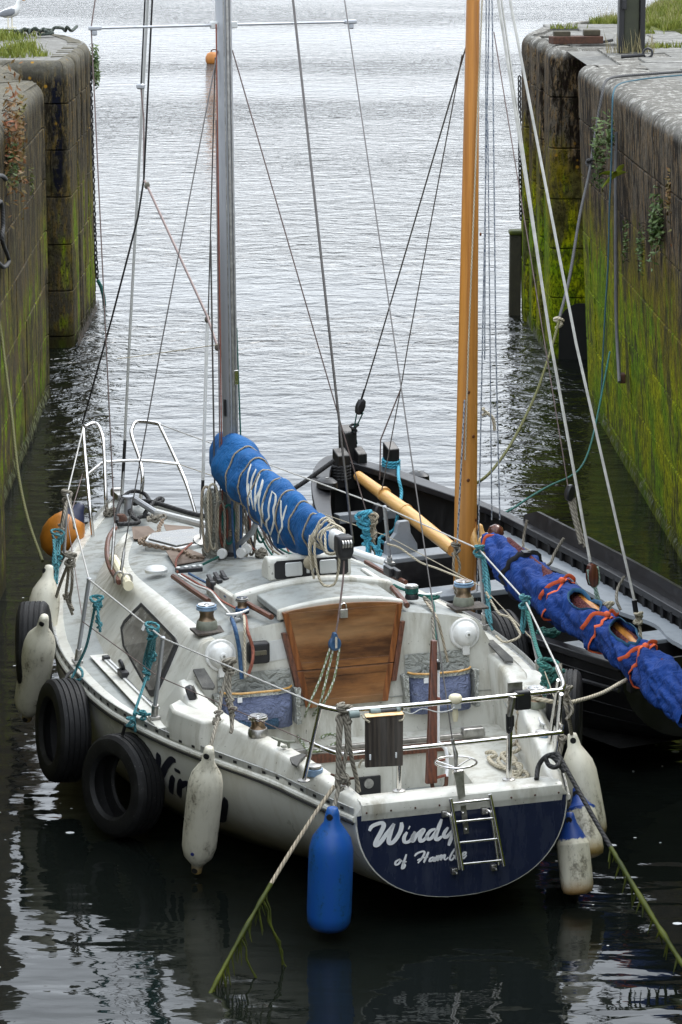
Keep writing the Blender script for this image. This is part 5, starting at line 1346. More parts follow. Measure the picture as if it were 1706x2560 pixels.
# front collar round the mast
fr = [[p for p in rings[-1]]]
for f, dy in ((.96, .05), (.85, .10), (.6, .135)):
    c = V(0, 4.70, 1.79); fr.append([V(p.x * f, 4.70 + dy, c.z + (p.z - c.z) * (f * .3 + .7)) for p in rings[-1]])
m.loft(fr, True, False, True)
m.add(rings[0], [tuple(range(len(rings[0])))])
cbody = m.build('canvas', M['cover_blue'], cov, 70)
cov_bvh = BVHTree.FromPolygons([V(p) for p in m.v], m.f)
VIEW = V(0.2721, 0.9408, -0.2020)      # lettering is laid on along this slant
def on_cover(p, l):
    h = cov_bvh.ray_cast(V(-.12, p.x, p.y) - VIEW * 1.2, VIEW)
    if not h[0]:
        h = cov_bvh.find_nearest(V(-.1, p.x, p.y))
    n = h[1] if h[1].dot(VIEW) < 0 else -h[1]
    return h[0] + n * (l + .0015)
brush(LET_COVER, on_cover, M['cover_letter'] if 'cover_letter' in M else stained('cover_letter', (.62, .62, .57), (.4, .4, .36), .5, .8, 1, 10), 'cover_lettering', cov, .0025, .0070, 2.5)
for s in LACE:
    m = MB(); sl = .10
    pts = []
    base = cov_ring(s, 36, .007)
    for k in range(36):
        t = 2 * math.pi * k / 36
        ss_ = s + sl * (.5 * math.sin(t)) * 0
        pts.append(cov_ring(ss_, 36, .008)[k])
    m.tube(pts, .0062, 6, closed=True); m.build('lacing', M['rope_tan'], cov, 60)
# tail lashings at the boom end
for k in range(4):
    s = 2.44 - .05 * k
    m = MB(); m.tube([p for p in cov_ring(max(2.262, s), 24, .012 + .006 * (k % 2))], .008, 6, closed=True); m.build('end_lashing', M['rope_cream'], cov, 60)
for pts in ([(-.09, 2.48, 1.70), (-.11, 2.44, 1.62), (-.10, 2.42, 1.50), (-.09, 2.41, 1.44)], [(-.07, 2.42, 1.72), (-.10, 2.36, 1.62), (-.09, 2.32, 1.48), (-.06, 2.30, 1.42), (-.0, 2.28, 1.43), (.02, 2.26, 1.52), (.02, 2.24, 1.62)],
            [(-.06, 2.36, 1.79), (-.09, 2.40, 1.70), (-.10, 2.45, 1.62), (-.06, 2.5, 1.53)], [(.0, 2.4, 1.80), (.03, 2.2, 1.79), (.02, 2.14, 1.77)], [(-.05, 2.3, 1.76), (-.075, 2.2, 1.66), (-.05, 2.12, 1.66), (0, 2.10, 1.70)]):
    m = MB(); m.tube(crom(pts, 5), .0085, 6); m.build('tail', M['rope_cream'], cov, 60)
m = MB(); m.lathe([(.01, -.045), (.038, -.025), (.044, 0), (.036, .028), (.012, .045)], (-0.08,2.518,1.518), (0, 0, 1), 12); m.build('stopper_knot', M['rope_cream'], cov, 60)
m = MB(); m.tube(crom([(-0.08,2.511,1.486), (-0.08,2.471,1.457), (-0.08,2.439,1.434)], 3), .004, 6); m.build('tail', M['rope_cream'], cov, 60)
for (s, z) in ((3.45, 1.45), (2.86, 1.45)):
    m = MB(); m.loft([[V(-.04, s - .05, z + .03), V(.04, s - .05, z + .03), V(.04, s + .05, z + .03), V(-.04, s + .05, z + .03)], [V(-.03, s - .06, z - .03), V(.03, s - .04, z - .035), V(.02, s + .02, z - .03), V(-.03, s + .03, z - .02)]], True, True, True); m.build('cover_flap', M['cover_blue'], cov, 30)

# mainsheet tackle
ms = thing('mainsheet_tackle', 'blue pulley block with three flecked sheets below the boom end', 'pulley tackle'); ms.matrix_world = YM
m = MB(); m.tube([(0,2.08,1.618), (-0.018,2.05,1.506), (-0.076,1.98,1.266), (-0.093,1.97,1.202)], .006, 6); m.build('wire_pendant', M['wire_brown'], ms)
m = MB(); o = V((-0.107,1.95,1.139)); m.lathe([(.034, -.017), (.042, -.010), (.042, .010), (.034, .017)], o, (.25, -.95, .1), 18); m.prism([o + V(-.025, -.022, .02), o + V(.025, -.022, .02), o + V(.008, -.02, .07), o + V(-.008, -.02, .07)], (0, .04, 0)); m.build('pulley', M['winch_blue2'] if 'winch_blue2' in M else simple('pulley_blue', (.025, .075, .16), .4), ms, 30, .003)
m = MB(); m.prism([o + V(-.007, -.028, -.02), o + V(.007, -.028, -.02), o + V(.007, -.028, .05), o + V(-.007, -.028, .05)], (0, -.003, 0)); m.build('pulley_strap', M['steel'], ms, 0)
for a in ([(-0.136,1.95,1.116), (-0.229,1.87,0.945), (-0.33,1.81,0.784), (-0.187,2.328,0.57)], [(-0.118,1.95,1.102), (-0.18,1.88,0.963), (-0.246,1.82,0.81), (-0.156,2.317,0.57)], [(-0.077,1.95,1.111), (-0.14,1.87,0.937), (-0.236,1.81,0.8), (-0.181,2.297,0.57)]):
    m = MB(); m.tube(crom(a, 3), .0075, 6); m.build('sheet', M['sheet_green'], ms, 60)

# ================================================================== fenders and tyres
def fender(label, p_bot, p_top, r, kind='white', group='fenders hung round the yacht', blue_top=False, tip=(.30, .20, .06), open_eye=True):
    b, t = V(p_bot), V(p_top); L = (t - b).length
    root = thing('fender', label, 'fender', b, group)
    root.rotation_euler = (t - b).to_track_quat('Z', 'Y').to_euler()
    neck = L * .11 + .02
    prof = [(r * .30, .0), (r * .32, .03), (r * .34, .055), (r * .55, .085), (r * .85, .13), (r * .98, .19), (r, .28)] if open_eye else [(r * .5, .0), (r * .86, .012), (r * .97, .04), (r, .10), (r, .28)]
    prof += [(r * 1.0, L - neck - .22), (r * .98, L - neck - .14), (r * .86, L - neck - .08), (r * .6, L - neck - .03), (r * .38, L - neck + .01), (r * .30, L - .03), (r * .24, L - .005), (r * .1, L)]
    for i in range(1, len(prof)):
        if prof[i][1] <= prof[i - 1][1]: prof[i] = (prof[i][0], prof[i - 1][1] + .004)
    key = ('fender_blue_top' if blue_top else 'fender_' + kind) + '_%d' % int(L * 100)
    if key not in M:
        if kind == 'blue': M[key] = mk_fender(key, (.006, .075, .33), (.012, .11, .27), (.004, .03, .12), None)
        else: M[key] = mk_fender(key, (.64, .61, .50), (.30, .265, .18), tip, L - neck - .08 if blue_top else None)
    m = MB(); m.lathe(prof, (0, 0, 0), (0, 0, 1), 28); m.build('body', M[key], root, 60)
    for z in ([L - .045] + ([.025] if open_eye else [])):
        m = MB(); m.tube([V(-r * .36, 0, z), V(r * .36, 0, z)], .018, 10); m.build('eye_hole', M['dark_hole'], root, 60).rotation_euler = (0, 0, .9)
    return root
def BW(p): return YM @ V(p)
fender('large white fender with a grey scuff and blue dot over the black hull lettering', BW((-1.19,1.222,0.053)), BW((-1.19,0.888,0.89)), .102)
fender('white fender with an orange scuff round its shoulder beside the far tyres', BW((-1.6,3.919,0.29)), BW((-1.58,3.369,1.109)), .105)
fender('greenish white fender hanging beneath the orange buoy', BW((-1.42,4.417,0.522)), BW((-1.28,4.568,1.16)), .105)
fender('big royal blue fender hanging at the port corner of the navy transom', BW((-0.775,0.008,0.071)), BW((-0.77,-0.07,0.776)), .122, 'blue', open_eye=False)
fender('large greyish white fender with no blue cap at the starboard quarter', BW((0.98,0.523,0.24)), BW((0.93,0.704,0.818)), .105, open_eye=False)
fender('blue capped white fender half hidden behind the other blue capped one', BW((0.86,0.233,0.223)), BW((0.86,0.466,0.566)), .085, blue_top=True, open_eye=False)
fender('blue capped white fender nearest the camera touching the water', BW((0.74,0.127,0.047)), BW((0.74,0.266,0.49)), .093, blue_top=True, open_eye=False, tip=(.30, .17, .05))
# blue dot on the large white fender
m = MB(); dd = V((-1.305,0.852,0.407)); 
o = COL.objects.get('fender'); q = [c for c in o.children if c.name.startswith('body')][0]
m.lathe([(.011, 0), (.011, .004)], V(-.06, -.083, .20), (-.58, -.81, 0), 14); m.build('dot', simple('dot_blue', (.02, .03, .18), .5), o, 0)
# orange pear buoy with a dark blue cap at the bow
bu = thing('buoy_fender', 'round orange buoy with dark blue cap hanging at the port bow', 'buoy', BW((-0.7,6.858,0.814)))
m = MB(); m.lathe([(.03, -.14), (.09, -.12), (.14, -.06), (.16, .02), (.155, .09), (.13, .15), (.095, .20)], (0, 0, 0), (.5, .2, .8), 24); m.build('body', simple('buoy_orange', (.42, .15, .012), .45, 0, .35, 6, .1), bu, 60)
m = MB(); m.lathe([(.097, .196), (.07, .24), (.045, .27), (.03, .31), (.01, .32)], (0, 0, 0), (.5, .2, .8), 20); m.build('cap', simple('buoy_cap', (.012, .018, .055), .5), bu, 60)

def tyre(label, c, ax, R=.325, W=.20, group='old tyres hung as fenders'):
    root = thing('tyre', label, 'tyre', V(c), group)
    a = V(ax).normalized(); root.rotation_euler = a.to_track_quat('Z', 'Y').to_euler()
    h = W / 2
    prof = [(R * .60, -h * .75), (R * .66, -h * .98), (R * .80, -h * 1.08), (R * .92, -h * .98), (R * .985, -h * .78)]
    for z in (-.52, -.18, .18, .52):
        prof += [(R, h * (z - .17)), (R, h * (z - .05)), (R * .972, h * (z - .03)), (R * .972, h * (z + .03)), (R, h * (z + .05))]
    prof += [(R * .985, h * .78), (R * .92, h * .98), (R * .80, h * 1.08), (R * .66, h * .98), (R * .60, h * .75), (R * .64, h * .6), (R * .86, h * .5), (R * .90, 0), (R * .86, -h * .5), (R * .64, -h * .6)]
    n = 44; vs = []; fs = []
    for r, z in prof:
        for k in range(n):
            t = 2 * math.pi * k / n; vs.append(V(r * math.cos(t), r * math.sin(t), z))
    q = len(prof)
    for i in range(q):
        for k in range(n):
            j = (i + 1) % q; kk = (k + 1) % n; fs.append((i * n + k, i * n + kk, j * n + kk, j * n + k))
    m = MB(); m.add(vs, fs); m.build('casing', M['rubber'], root, 28)
    # sipes across the shoulders
    m = MB()
    for k in range(52):
        t = 2 * math.pi * k / 52
        for sgn in (-1, 1):
            for z0, z1 in ((.72, .92), (.40, .28)):
                u = V(math.cos(t), math.sin(t), 0); w = V(-math.sin(t), math.cos(t), 0)
                p = u * (R * (1.0015 if z0 < .6 else .985)) + V(0, 0, sgn * h * z0); q_ = u * (R * (1.0015 if z0 < .6 else .945)) + w * .02 + V(0, 0, sgn * h * z1)
                m.add([p - w * .002, p + w * .002, q_ + w * .002, q_ - w * .002], [(0, 1, 2, 3)])
    tag(m.build('tread_sipe', M['dark_hole'], root, 0), kind='stuff')
    return root
tyre('nearest black tyre hanging under the port stanchion and touching the water', BW((-1.4,2.113,0.339)), YM.to_3x3() @ V(-1, -.42, .10), .312, .20)
tyre('second black tyre along the port side between two white fenders', BW((-1.57,2.97,0.464)), YM.to_3x3() @ V(-1, -.05, .08), .325, .20)
tyre('black tyre half hidden behind the orange scuffed fender', BW((-1.55,3.859,0.784)), YM.to_3x3() @ V(-1, .30, 0), .30, .19)
tyre('black tyre squeezed between the yacht and the blue sail', BW((1.56,3.443,0.551)), YM.to_3x3() @ V(1, -.05, .1), .31, .19)
tyre('black tyre behind the white fender at the starboard quarter', BW((1.22,1.531,0.648)), YM.to_3x3() @ V(1, -.45, .0), .31, .19)

# ================================================================== THE BLACK WOODEN BOAT
HM = Matrix.Translation((2.262, 19.2, 0)) @ Matrix.Rotation(math.radians(27.2), 4, 'Z')
hk = thing('wooden_boat', 'black wooden sailing boat with grey thwarts and varnished pine mast alongside the yacht', 'wooden boat'); hk.matrix_world = HM
# s from the stern, half-beam, sheer, keel, fullness
HK = [(-.02, .55, .75, .22, 2.0), (.5, .59, .735, .05, 2.1), (1.0, .655, .735, -.1, 2.2), (1.8, .775, .755, -.2, 2.3), (2.6, .83, .80, -.25, 2.4), (3.3, .80, .875, -.25, 2.4), (3.8, .72, .955, -.22, 2.3), (4.2, .59, 1.025, -.2, 2.2), (4.55, .44, 1.09, -.15, 2.1), (4.8, .31, 1.135, -.05, 2.0), (4.98, .18, 1.17, .1, 1.9), (5.07, .085, 1.19, .3, 1.8), (5.10, .03, 1.20, .5, 1.6)]
def hk_ring(s, inset=0.0, n=11):
    B, zs, zb, p = interp(HK, s); B = max(.004, B - inset); zb += inset
    return [V(B * math.copysign(abs(math.sin(a)) ** (2 / p), a), s, zs - (zs - zb) * abs(math.cos(a)) ** (2 / p)) for a in [(k - n) / n * math.pi / 2 for k in range(2 * n + 1)]]
hs_ = [-.02, .25, .5, 1, 1.4, 1.8, 2.2, 2.6, 3, 3.3, 3.6, 3.8, 4, 4.2, 4.4, 4.55, 4.7, 4.8, 4.9, 4.98, 5.04, 5.07, 5.10]
M['tar_black'] = stained('tar_black', (.006, .006, .007), (.02, .02, .021), .6, .45, .3, 6, .2)
M['hull_inside'] = stained('hull_inside', (.006, .006, .006), (.014, .014, .014), .6, .5, .3, 6, .2)
M['grey_paint'] = stained('grey_paint', (.265, .29, .315), (.17, .18, .185), .5, .5, 1, 6, .3)
M['gunwale_grey'] = stained('gunwale_grey', (.016, .016, .018), (.055, .055, .058), .6, .36, 1, 7, .3)
m = MB(); m.loft([hk_ring(s) for s in hs_], False); m.add(hk_ring(hs_[-1]), [tuple(range(23))]); m.build('hull', M['tar_black'], hk, 60)
m = MB(); m.loft([hk_ring(s, .035) for s in hs_[:-3]], False); m.build('inner_planking', M['hull_inside'], hk, 60)
m = MB(); r = hk_ring(-.02); m.add(r, [tuple(range(len(r)))]); m.prism([p + V(0, .03, 0) for p in r], (0, .02, 0)); m.build('transom', M['tar_black'], hk, 0)
def hk_edge(side, off, dz, s): B, zs, _, _ = interp(HK, s); return V(side * max(.0, B + off), s, zs + dz)
for sd in (-1, 1):
    m = MB(); rr = []
    for s in hs_:
        a = hk_edge(sd, .02, 0, s); w = .085 + .075 * max(0, min(1, (s - 3.7) / .7))
        rr.append([a + V(0, 0, -.035), a + V(0, 0, .012), a + V(-sd * min(w, abs(a.x)), 0, .016), a + V(-sd * min(w, abs(a.x)), 0, -.035)])
    m.loft(rr, True, True, True); m.build('gunwale', M['gunwale_grey'], hk, 30, .006)
    m = MB(); m.tube([hk_edge(sd, .012, -.20 - .02 * (s - 2), s) for s in hs_[:-2]], .014, 6); m.build('rubbing_strip', M['gunwale_grey'], hk)
    # planks of the topside: lands between strakes
    for dz in (-.11, -.31, -.42):
        m = MB(); pts = []
        for s in hs_[:-4]:
            B, zs, zb, p = interp(HK, s); z = zs + dz; c = max(0, min(1, (zs - z) / (zs - zb))); sn = (max(0, 1 - c ** p)) ** (1 / p); pts.append(V(sd * (B * sn + .003), s, z))
        m.tube(pts, .006, 5); m.build('plank_land', M['tar_black'], hk)
    # side benches with scalloped inner edges, painted grey
    m = MB(); rr = []
    for k in range(41):
        s = .05 + 3.55 * k / 40
        B, zs, _, _ = interp(HK, s); w = .20 + .045 * math.sin(s * 4.2) + .02 * math.sin(s * 9)
        z = zs - .10
        rr.append([V(sd * (B - .05), s, z), V(sd * (B - .05 - w), s, z + .006), V(sd * (B - .055 - w), s, z - .02), V(sd * (B - .05), s, z - .03)])
    m.loft(rr, True, True, True); m.build('side_bench', M['grey_paint'], hk, 30)
    for k in range(24):
        s = .25 + k * .155
        B, zs, _, _ = interp(HK, s)
        m = MB(); m.box((sd * (B - .05), s, zs - .06), (.035, .03, .09)); m.build('frame_head', M['tar_black'], hk, 0, .004)
# raised wash strake on the far side
m = MB(); rr = []
for k in range(25):
    s = -.02 + 3.50 * k / 24
    a = hk_edge(1, .035, .01, s); hgt = .115 * min(1, (3.52 - s) / .10)
    rr.append([a, a + V(.02, 0, hgt), a + V(-.012, 0, hgt + .004), a + V(-.025, 0, 0)])
m.loft(rr, True, True, True); m.build('wash_strake', M['gunwale_grey'], hk, 30)
# rope becket ties on the strake, thwarts, mast partner, fore bulkhead knee
def thwart(s, z, w, name='thwart', x0=None, x1=None):
    B = interp(HK, s)[0] - .05
    m = MB(); m.box((0 if x0 is None else (x0 + x1) / 2, s, z), (2 * B if x0 is None else x1 - x0, w, .045)); return m.build(name, M['grey_paint'], hk, 0, .008)
thwart(2.98, .555, .30); thwart(3.62, .70, .22); thwart(1.0, .60, .24)
m = MB(); B = interp(HK, 3.5)[0] - .06; m.box((0, 3.51, .62), (2 * B, .03, .14)); m.build('riser_board', M['gunwale_grey'], hk, 0)
m = MB(); B = interp(HK, 1.0)[0] - .06; m.box((0, .89, .53), (2 * B, .03, .13)); m.build('riser_board', M['gunwale_grey'], hk, 0)
kx = V((-0.148,3.68,0.77)); m = MB()
kp = [(-.135, .0), (.135, .0), (.13, .06), (.10, .11), (.075, .15), (.065, .22), (.055, .245), (-.02, .245), (-.035, .225), (-.05, .16), (-.09, .115), (-.13, .09)]
m.prism([V(kx.x + x, 3.66, .72 + z) for x, z in kp], (0, .05, 0)); m.build('sampson_knee', M['grey_paint'], hk, 0, .006)
m = MB(); q = interp(HK, 4.6)[0]; m.box((-.02, 4.5, .84), (.5, .10, .07)); m.build('breast_beam', M['grey_paint'], hk, 0, .006)
m = MB(); m.add([V(-.5, .05, .18), V(.5, .05, .18), V(.6, 2.5, .1), (.5, 3.9, .12), V(-.5, 3.9, .12), V(-.6, 2.5, .1)], [(0, 1, 2, 3, 4, 5)]); m.build('bottom_boards', M['hull_inside'], hk, 0)
# stem head, timber heads, fairlead humps
def timber(name, c, w, d, z0, z1, tilt=0.0):
    m = MB(); a, b = V(*c, z0), V(*c, z1) + V(0, tilt, 0)
    m.loft([[p + V(x * w, y * d, zz) for x, y, zz in ((-1, -1, 0), (1, -1, 0), (1, 1, k), (-1, 1, k))] for p, k in ((a, 0), (b, .05))], True, True, True)
    return m.build(name, M['tar_black'], hk, 0, .008)
st_ = V((0.108,5,1.247)); timber('stem_head', (st_.x, 5.02), .055, .06, .95, 1.40, .03); timber('stem_head', (st_.x + .06, 4.95), .04, .05, 1.0, 1.24)
t1 = V((-0.028,4.9,1.212)); timber('timber_head', (t1.x - .005, 4.88), .055, .05, 1.0, 1.255)
t2 = V((0.37,4.81,1.144)); timber('timber_head', (t2.x, t2.y), .05, .05, .9, t2.z + .14)
for px in ((-0.365,4.472,1.12), (0.586,4.747,1.04)):
    m = MB(); o = V(px); m.loft([[o + V(x * k, y * k, z) for x, y in [(.07 * math.cos(t), .12 * math.sin(t)) for t in [2 * math.pi * j / 16 for j in range(16)]]] for z, k in ((-.02, 1), (.03, .95), (.05, .6))], True, False, True); fl = m.build('fairlead', M['tar_black'], hk, 40)
    m = MB(); m.lathe([(.012, 0), (.012, .006)], o + V(0, 0, .05), (0, 0, 1), 8); m.build('fairlead_bolt', M['dull_steel'], fl, 0)
hn = [(-0.751,-0.426,0.8), (-0.559,-0.476,0.84)]
m = MB(); a, b = V(hn[0]), V(hn[1]); d = (b - a).normalized(); n = V(-d.y, d.x, 0)
m.loft([[a + n * .05 + V(0, 0, -.10), a - n * .05 + V(0, 0, -.10), a - n * .05 + V(0, 0, .02), a + n * .05 + V(0, 0, .02)], [a.lerp(b, .5) + n * .055 - V(0, 0, .07), a.lerp(b, .5) - n * .055 - V(0, 0, .07), a.lerp(b, .5) - n * .05 + V(0, 0, .02), a.lerp(b, .5) + n * .05 + V(0, 0, .02)], [b + n * .02, b - n * .02, b - n * .02 + V(0, 0, .015), b + n * .02 + V(0, 0, .015)]], True, True, True)
m.build('mooring_horn', M['tar_black'], hk, 30, .008)
# mast with jaws, bowsprit
m = MB(); rr = []
for z, r in ((.3, .080), (.6, .083), (1.3, .081), (2.6, .068), (3.8, .056), (4.85, .047), (8.2, .032)):
    rr.append([V(r * math.cos(t), 2.98 + r * math.sin(t) - .012 * z, z) for t in [2 * math.pi * k / 24 for k in range(24)]])
m.loft(rr, True, True, True); hm = m.build('mast', M['pine'], hk, 60)
def mk_knot():
    return simple('wood_knot', (.12, .035, .008), .4, 0, .3, 20)
kn = mk_knot()
for px in ((0.008,2.9,1.722), (0.048,2.9,1.099), (-0.028,2.9,1.402), (0.049,2.9,3.181), (-0.035,2.9,2.047)):
    m = MB(); o = V(px); ang = math.atan2(-.95, o.x / .086 if abs(o.x) < .086 else .3); r_ = .0845
    c = V(o.x, 2.98 - .012 * o.z - math.sqrt(max(.0001, .0855 ** 2 - min(o.x ** 2, .0072))), o.z)
    m.lathe([(.013, 0), (.011, .002), (.004, .0026)], c, (o.x * 8, -1, 0), 10); m.build('knot', kn, hm, 60)
m = MB(); m.tube([V((0.05,4.753,1.103)), V((0.02,3.948,0.983)), V((-0.02,3.108,0.842))], [.040, .055, .050], 16); m.build('bowsprit', M['pine_pale'], hk, 60)
for px in ((0.03,4.29,1.044), (0.02,3.917,0.98)):
    m = MB(); o = V(px); dd = (V((-0.02,3.108,0.842)) - V((0.05,4.753,1.103))).normalized(); m.tube([o - dd * .012, o + dd * .012], .058, 16); m.build('bowsprit_collar', M['pine_pale'], hk, 60)
for sd, px in ((-1, (0.009,2.9,0.969)), (1, (0.1,2.86,0.968))):
    m = MB(); o = V(px); m.tube(crom([o + V(.10, -.12, -.10), o + V(.02, -.04, -.06), o + V(-.02 * sd, .0, .03), o + V(-.03 * sd, .03, .10)], 5), [.035] * 5 + [.03] * 5 + [.024] * 5 + [.012], 8); m.build('boom_jaw', M['pine_pale'], hk, 60)
# dried rope heaps inside the bow
m = MB()
random.seed(12)
for k in range(7):
    c = V((0.441,5.027,0.55)) + V(random.uniform(-.08, .08), random.uniform(-.1, .1), .03 * k); ax = random.uniform(0, 3)
    m.tube([c + V(math.cos(a + ax) * (.13 + .02 * k % 3), math.sin(a + ax) * .15, .035 * math.sin(2 * a + k)) for a in [2 * math.pi * j / 18 for j in range(18)]], .012, 6, closed=True)
hr_ = tag(m.build('rope_coil', M['rope_tan'], None, 60), 'tan rope coil heaped inside the bow of the black boat', 'rope coil'); hr_.matrix_world = HM

# blue furled sail along its boom
fs_ = thing('furled_sail', 'bright blue sail cover tied with orange webbing over the black boat boom', 'furled sail')
A_, B_ = V((1.047,21.268,1.06)), V((2.074,17.427,0.9))
ax = (B_ - A_); LEN = ax.length; ax.normalize(); sdv = ax.cross(V(0, 0, 1)).normalized(); upv = sdv.cross(ax)
def fs_pt(f, t, grow=0.0, op=True):
    L = f * LEN
    rad = interp([(0, .07), (.06, .105), (.16, .135), (.30, .145), (.42, .14), (.5, .125), (.56, .13), (.66, .12), (.72, .115), (.78, .125), (.88, .13), (1, .10)], f)[0]
    q = V(math.cos(t) * 1.6, math.sin(t) * 1.6, L * 5.0 + .9 * math.sin(t))
    d = .040 * mnoise.noise(q) + .020 * mnoise.noise(V(math.cos(t) * 2.0, math.sin(t) * 2.0, L * 9 + 1.6 * math.sin(t))) - .030 * abs(mnoise.noise(V(math.cos(t) * 1.4 + 7, math.sin(t) * 1.4, L * 6.5 + 1.2 * t if t < 6 else L * 6.5))) + .022 * (.35 - abs(mnoise.noise(V(math.cos(t) * 2.6, math.sin(t) * 2.6 + 3, L * 15 + 2.5 * math.cos(t)))))
    for a in TIES: d -= .030 * max(0, 1 - abs(f - a) / .022)
    r = rad + d * (.4 + min(1, f * 8) * .6) + grow
    sag = -.03 * math.sin(f * math.pi * 2.2)
    return A_ + ax * L + sdv * (math.cos(t) * r * .92) + upv * (math.sin(t) * r * 1.08 + sag - .015)
TIES = [.02, .405, .625, .80]
m = MB(); NF, NTt = 280, 60
def gap(f, t):
    """openings where the cover gapes and the spars show"""
    for f0, hw in ((.525, .055), (.715, .05)):
        tc = 1.42
        if abs(f - f0) < hw and abs(((t - tc + math.pi) % (2 * math.pi)) - math.pi) < .66 * math.sqrt(max(0, 1 - ((f - f0) / hw) ** 2)): return True
    return False
vs = [fs_pt(i / NF, 2 * math.pi * k / NTt) for i in range(NF + 1) for k in range(NTt)]
fs2 = []
for i in range(NF):
    for k in range(NTt):
        if gap((i + .5) / NF, 2 * math.pi * (k + .5) / NTt): continue
        kk = (k + 1) % NTt; fs2.append((i * NTt + k, i * NTt + kk, (i + 1) * NTt + kk, (i + 1) * NTt + k))
fs2.append(tuple(range(NTt)))
m.add(vs, fs2); m.build('canvas', M['sail_blue'], fs_, 80)
for f0, hw in ((.525, .055), (.715, .05)):
    m = MB(); pts = [fs_pt(f0 + hw * 1.02 * math.cos(a), 1.42 + .68 * math.sin(a), .004) for a in [2 * math.pi * k / 30 for k in range(30)]]
    m.tube(pts, .014, 6, closed=True, ry=.005); m.build('cover_hem', M['webbing_blue'], fs_, 60)
m = MB(); m.tube([A_ + upv * -.03 - ax * .1, B_ - upv * .03], .048, 12); m.build('boom_spar', M['pine_pale'], fs_, 60)
m = MB(); m.tube([A_.lerp(B_, .46) + upv * .07 + sdv * -.05, A_.lerp(B_, .9) + upv * .06 - sdv * .03], .035, 12); m.build('gaff_spar', M['pine'], fs_, 60)
m = MB(); rr = []
for k in range(61):
    f = .08 + .84 * k / 60; c = A_ + ax * (f * LEN) + upv * .035 - sdv * .035
    rr.append([c + sdv * (math.cos(t) * (.052 + .012 * math.sin(3 * t + 4 * f))) + upv * (math.sin(t) * (.062 + .012 * math.sin(4 * t + 9 * f))) for t in [2 * math.pi * j / 16 for j in range(16)]])
m.loft(rr, True, True, True); m.build('sailcloth', M['burgundy'], fs_, 80)
for ti, f in enumerate(TIES):
    if ti == 0: rng = [(-.2 + 3.2 * k / 14) for k in range(15)]
    else: rng = [2 * math.pi * k / 36 for k in range(36)]
    m = MB(); m.tube([fs_pt(f + (.012 * math.sin(2 * t) if ti else 0), t, .010) for t in rng], .012, 6, closed=bool(ti), ry=.005); m.build('sail_tie', M['orange_web'], fs_, 60)
    if ti:
        k0 = fs_pt(f, 1.5, .03)
        m = MB(); m.lathe([(.008, -.022), (.021, -.012), (.022, .012), (.009, .022)], k0, ax, 8); m.build('tie_knot', M['orange_web'], fs_, 60)
        for tt, up_ in ((.1, 0), (2.5, .01)):
            e = [k0, fs_pt(f - .012, lerp(1.5, tt, .4), .024 + up_), fs_pt(f - .02, lerp(1.5, tt, .8), .018 + up_), fs_pt(f - .03, tt, .014 + up_)]
            m = MB(); m.tube(crom(e, 4), .013, 6, ry=.004); m.build('tie_end', M['orange_web'], fs_, 60)
for f in (.20,):
    m = MB(); m.tube([fs_pt(f + .01 * math.sin(t), t, .010) for t in [2 * math.pi * k / 36 for k in range(36)]], .024, 6, closed=True, ry=.004); m.build('strap', M['black_plastic'], fs_, 60)
    m = MB(); o = fs_pt(.205, 1.6, .016); m.box(o, (.07, .05, .012), Matrix(((ax.x, sdv.x, upv.x), (ax.y, sdv.y, upv.y), (ax.z, sdv.z, upv.z)))); m.build('buckle', M['black_plastic'], fs_, 0)
m = MB(); m.lathe([(.015, -.055), (.05, -.035), (.062, 0), (.05, .035), (.018, .055)], (1.12,21.7,1.031), (.1, 0, 1), 12); m.build('mast_pulley', M['bronze_wood'], fs_, 60)

# ================================================================== ropes, knots and lines (each a thing of its own)
def rope(label, pts, r, mat, seg=6, n=8, world=True, name='mooring_rope', cat='rope', group=None, closed=False):
    m = MB(); m.tube(crom(pts, seg, closed), r, n, closed=closed)
    o = m.build(name, M[mat], None, 60)
    if not world: o.matrix_world = YM
    return tag(o, label, cat, group)
def knot_bm(m, c, R, r, turns=5, seed=0, squash=1.2):
    rnd = random.Random(seed); c = V(c); pts = []
    a0 = rnd.uniform(0, 6)
    for k in range(turns * 7):
        t = k / 7 * 2 * math.pi
        pts.append(c + V(R * math.cos(t + a0) * (.8 + .3 * math.sin(t * .37 + a0)), R * .75 * math.sin(t * 1.0 + a0 + .8 * math.sin(t * .5)), R * squash * math.sin(t * .43 + a0)))
    m.tube(crom(pts, 3), r, 6)
def hank(label, top, drops, mat, r=.011, cat='rope tie', seed=0, R=.035, group=None):
    """a rope knotted at the top with hanging loops and ends (boat frame)"""
    m = MB(); rnd = random.Random(seed)
    knot_bm(m, top, R, r, 4, seed)
    for d in drops:
        pts = [V(p) + V(rnd.uniform(-.008, .008), rnd.uniform(-.008, .008), 0) for p in d]
        m.tube(crom(pts, 5), r, 6)
        if len(d) > 2 and rnd.random() < .6: knot_bm(m, pts[len(pts) // 2], R * .55, r * .9, 2, seed + 3)
    o = m.build('rope_tie', M[mat], None, 60); o.matrix_world = YM
    return tag(o, label, cat, group)

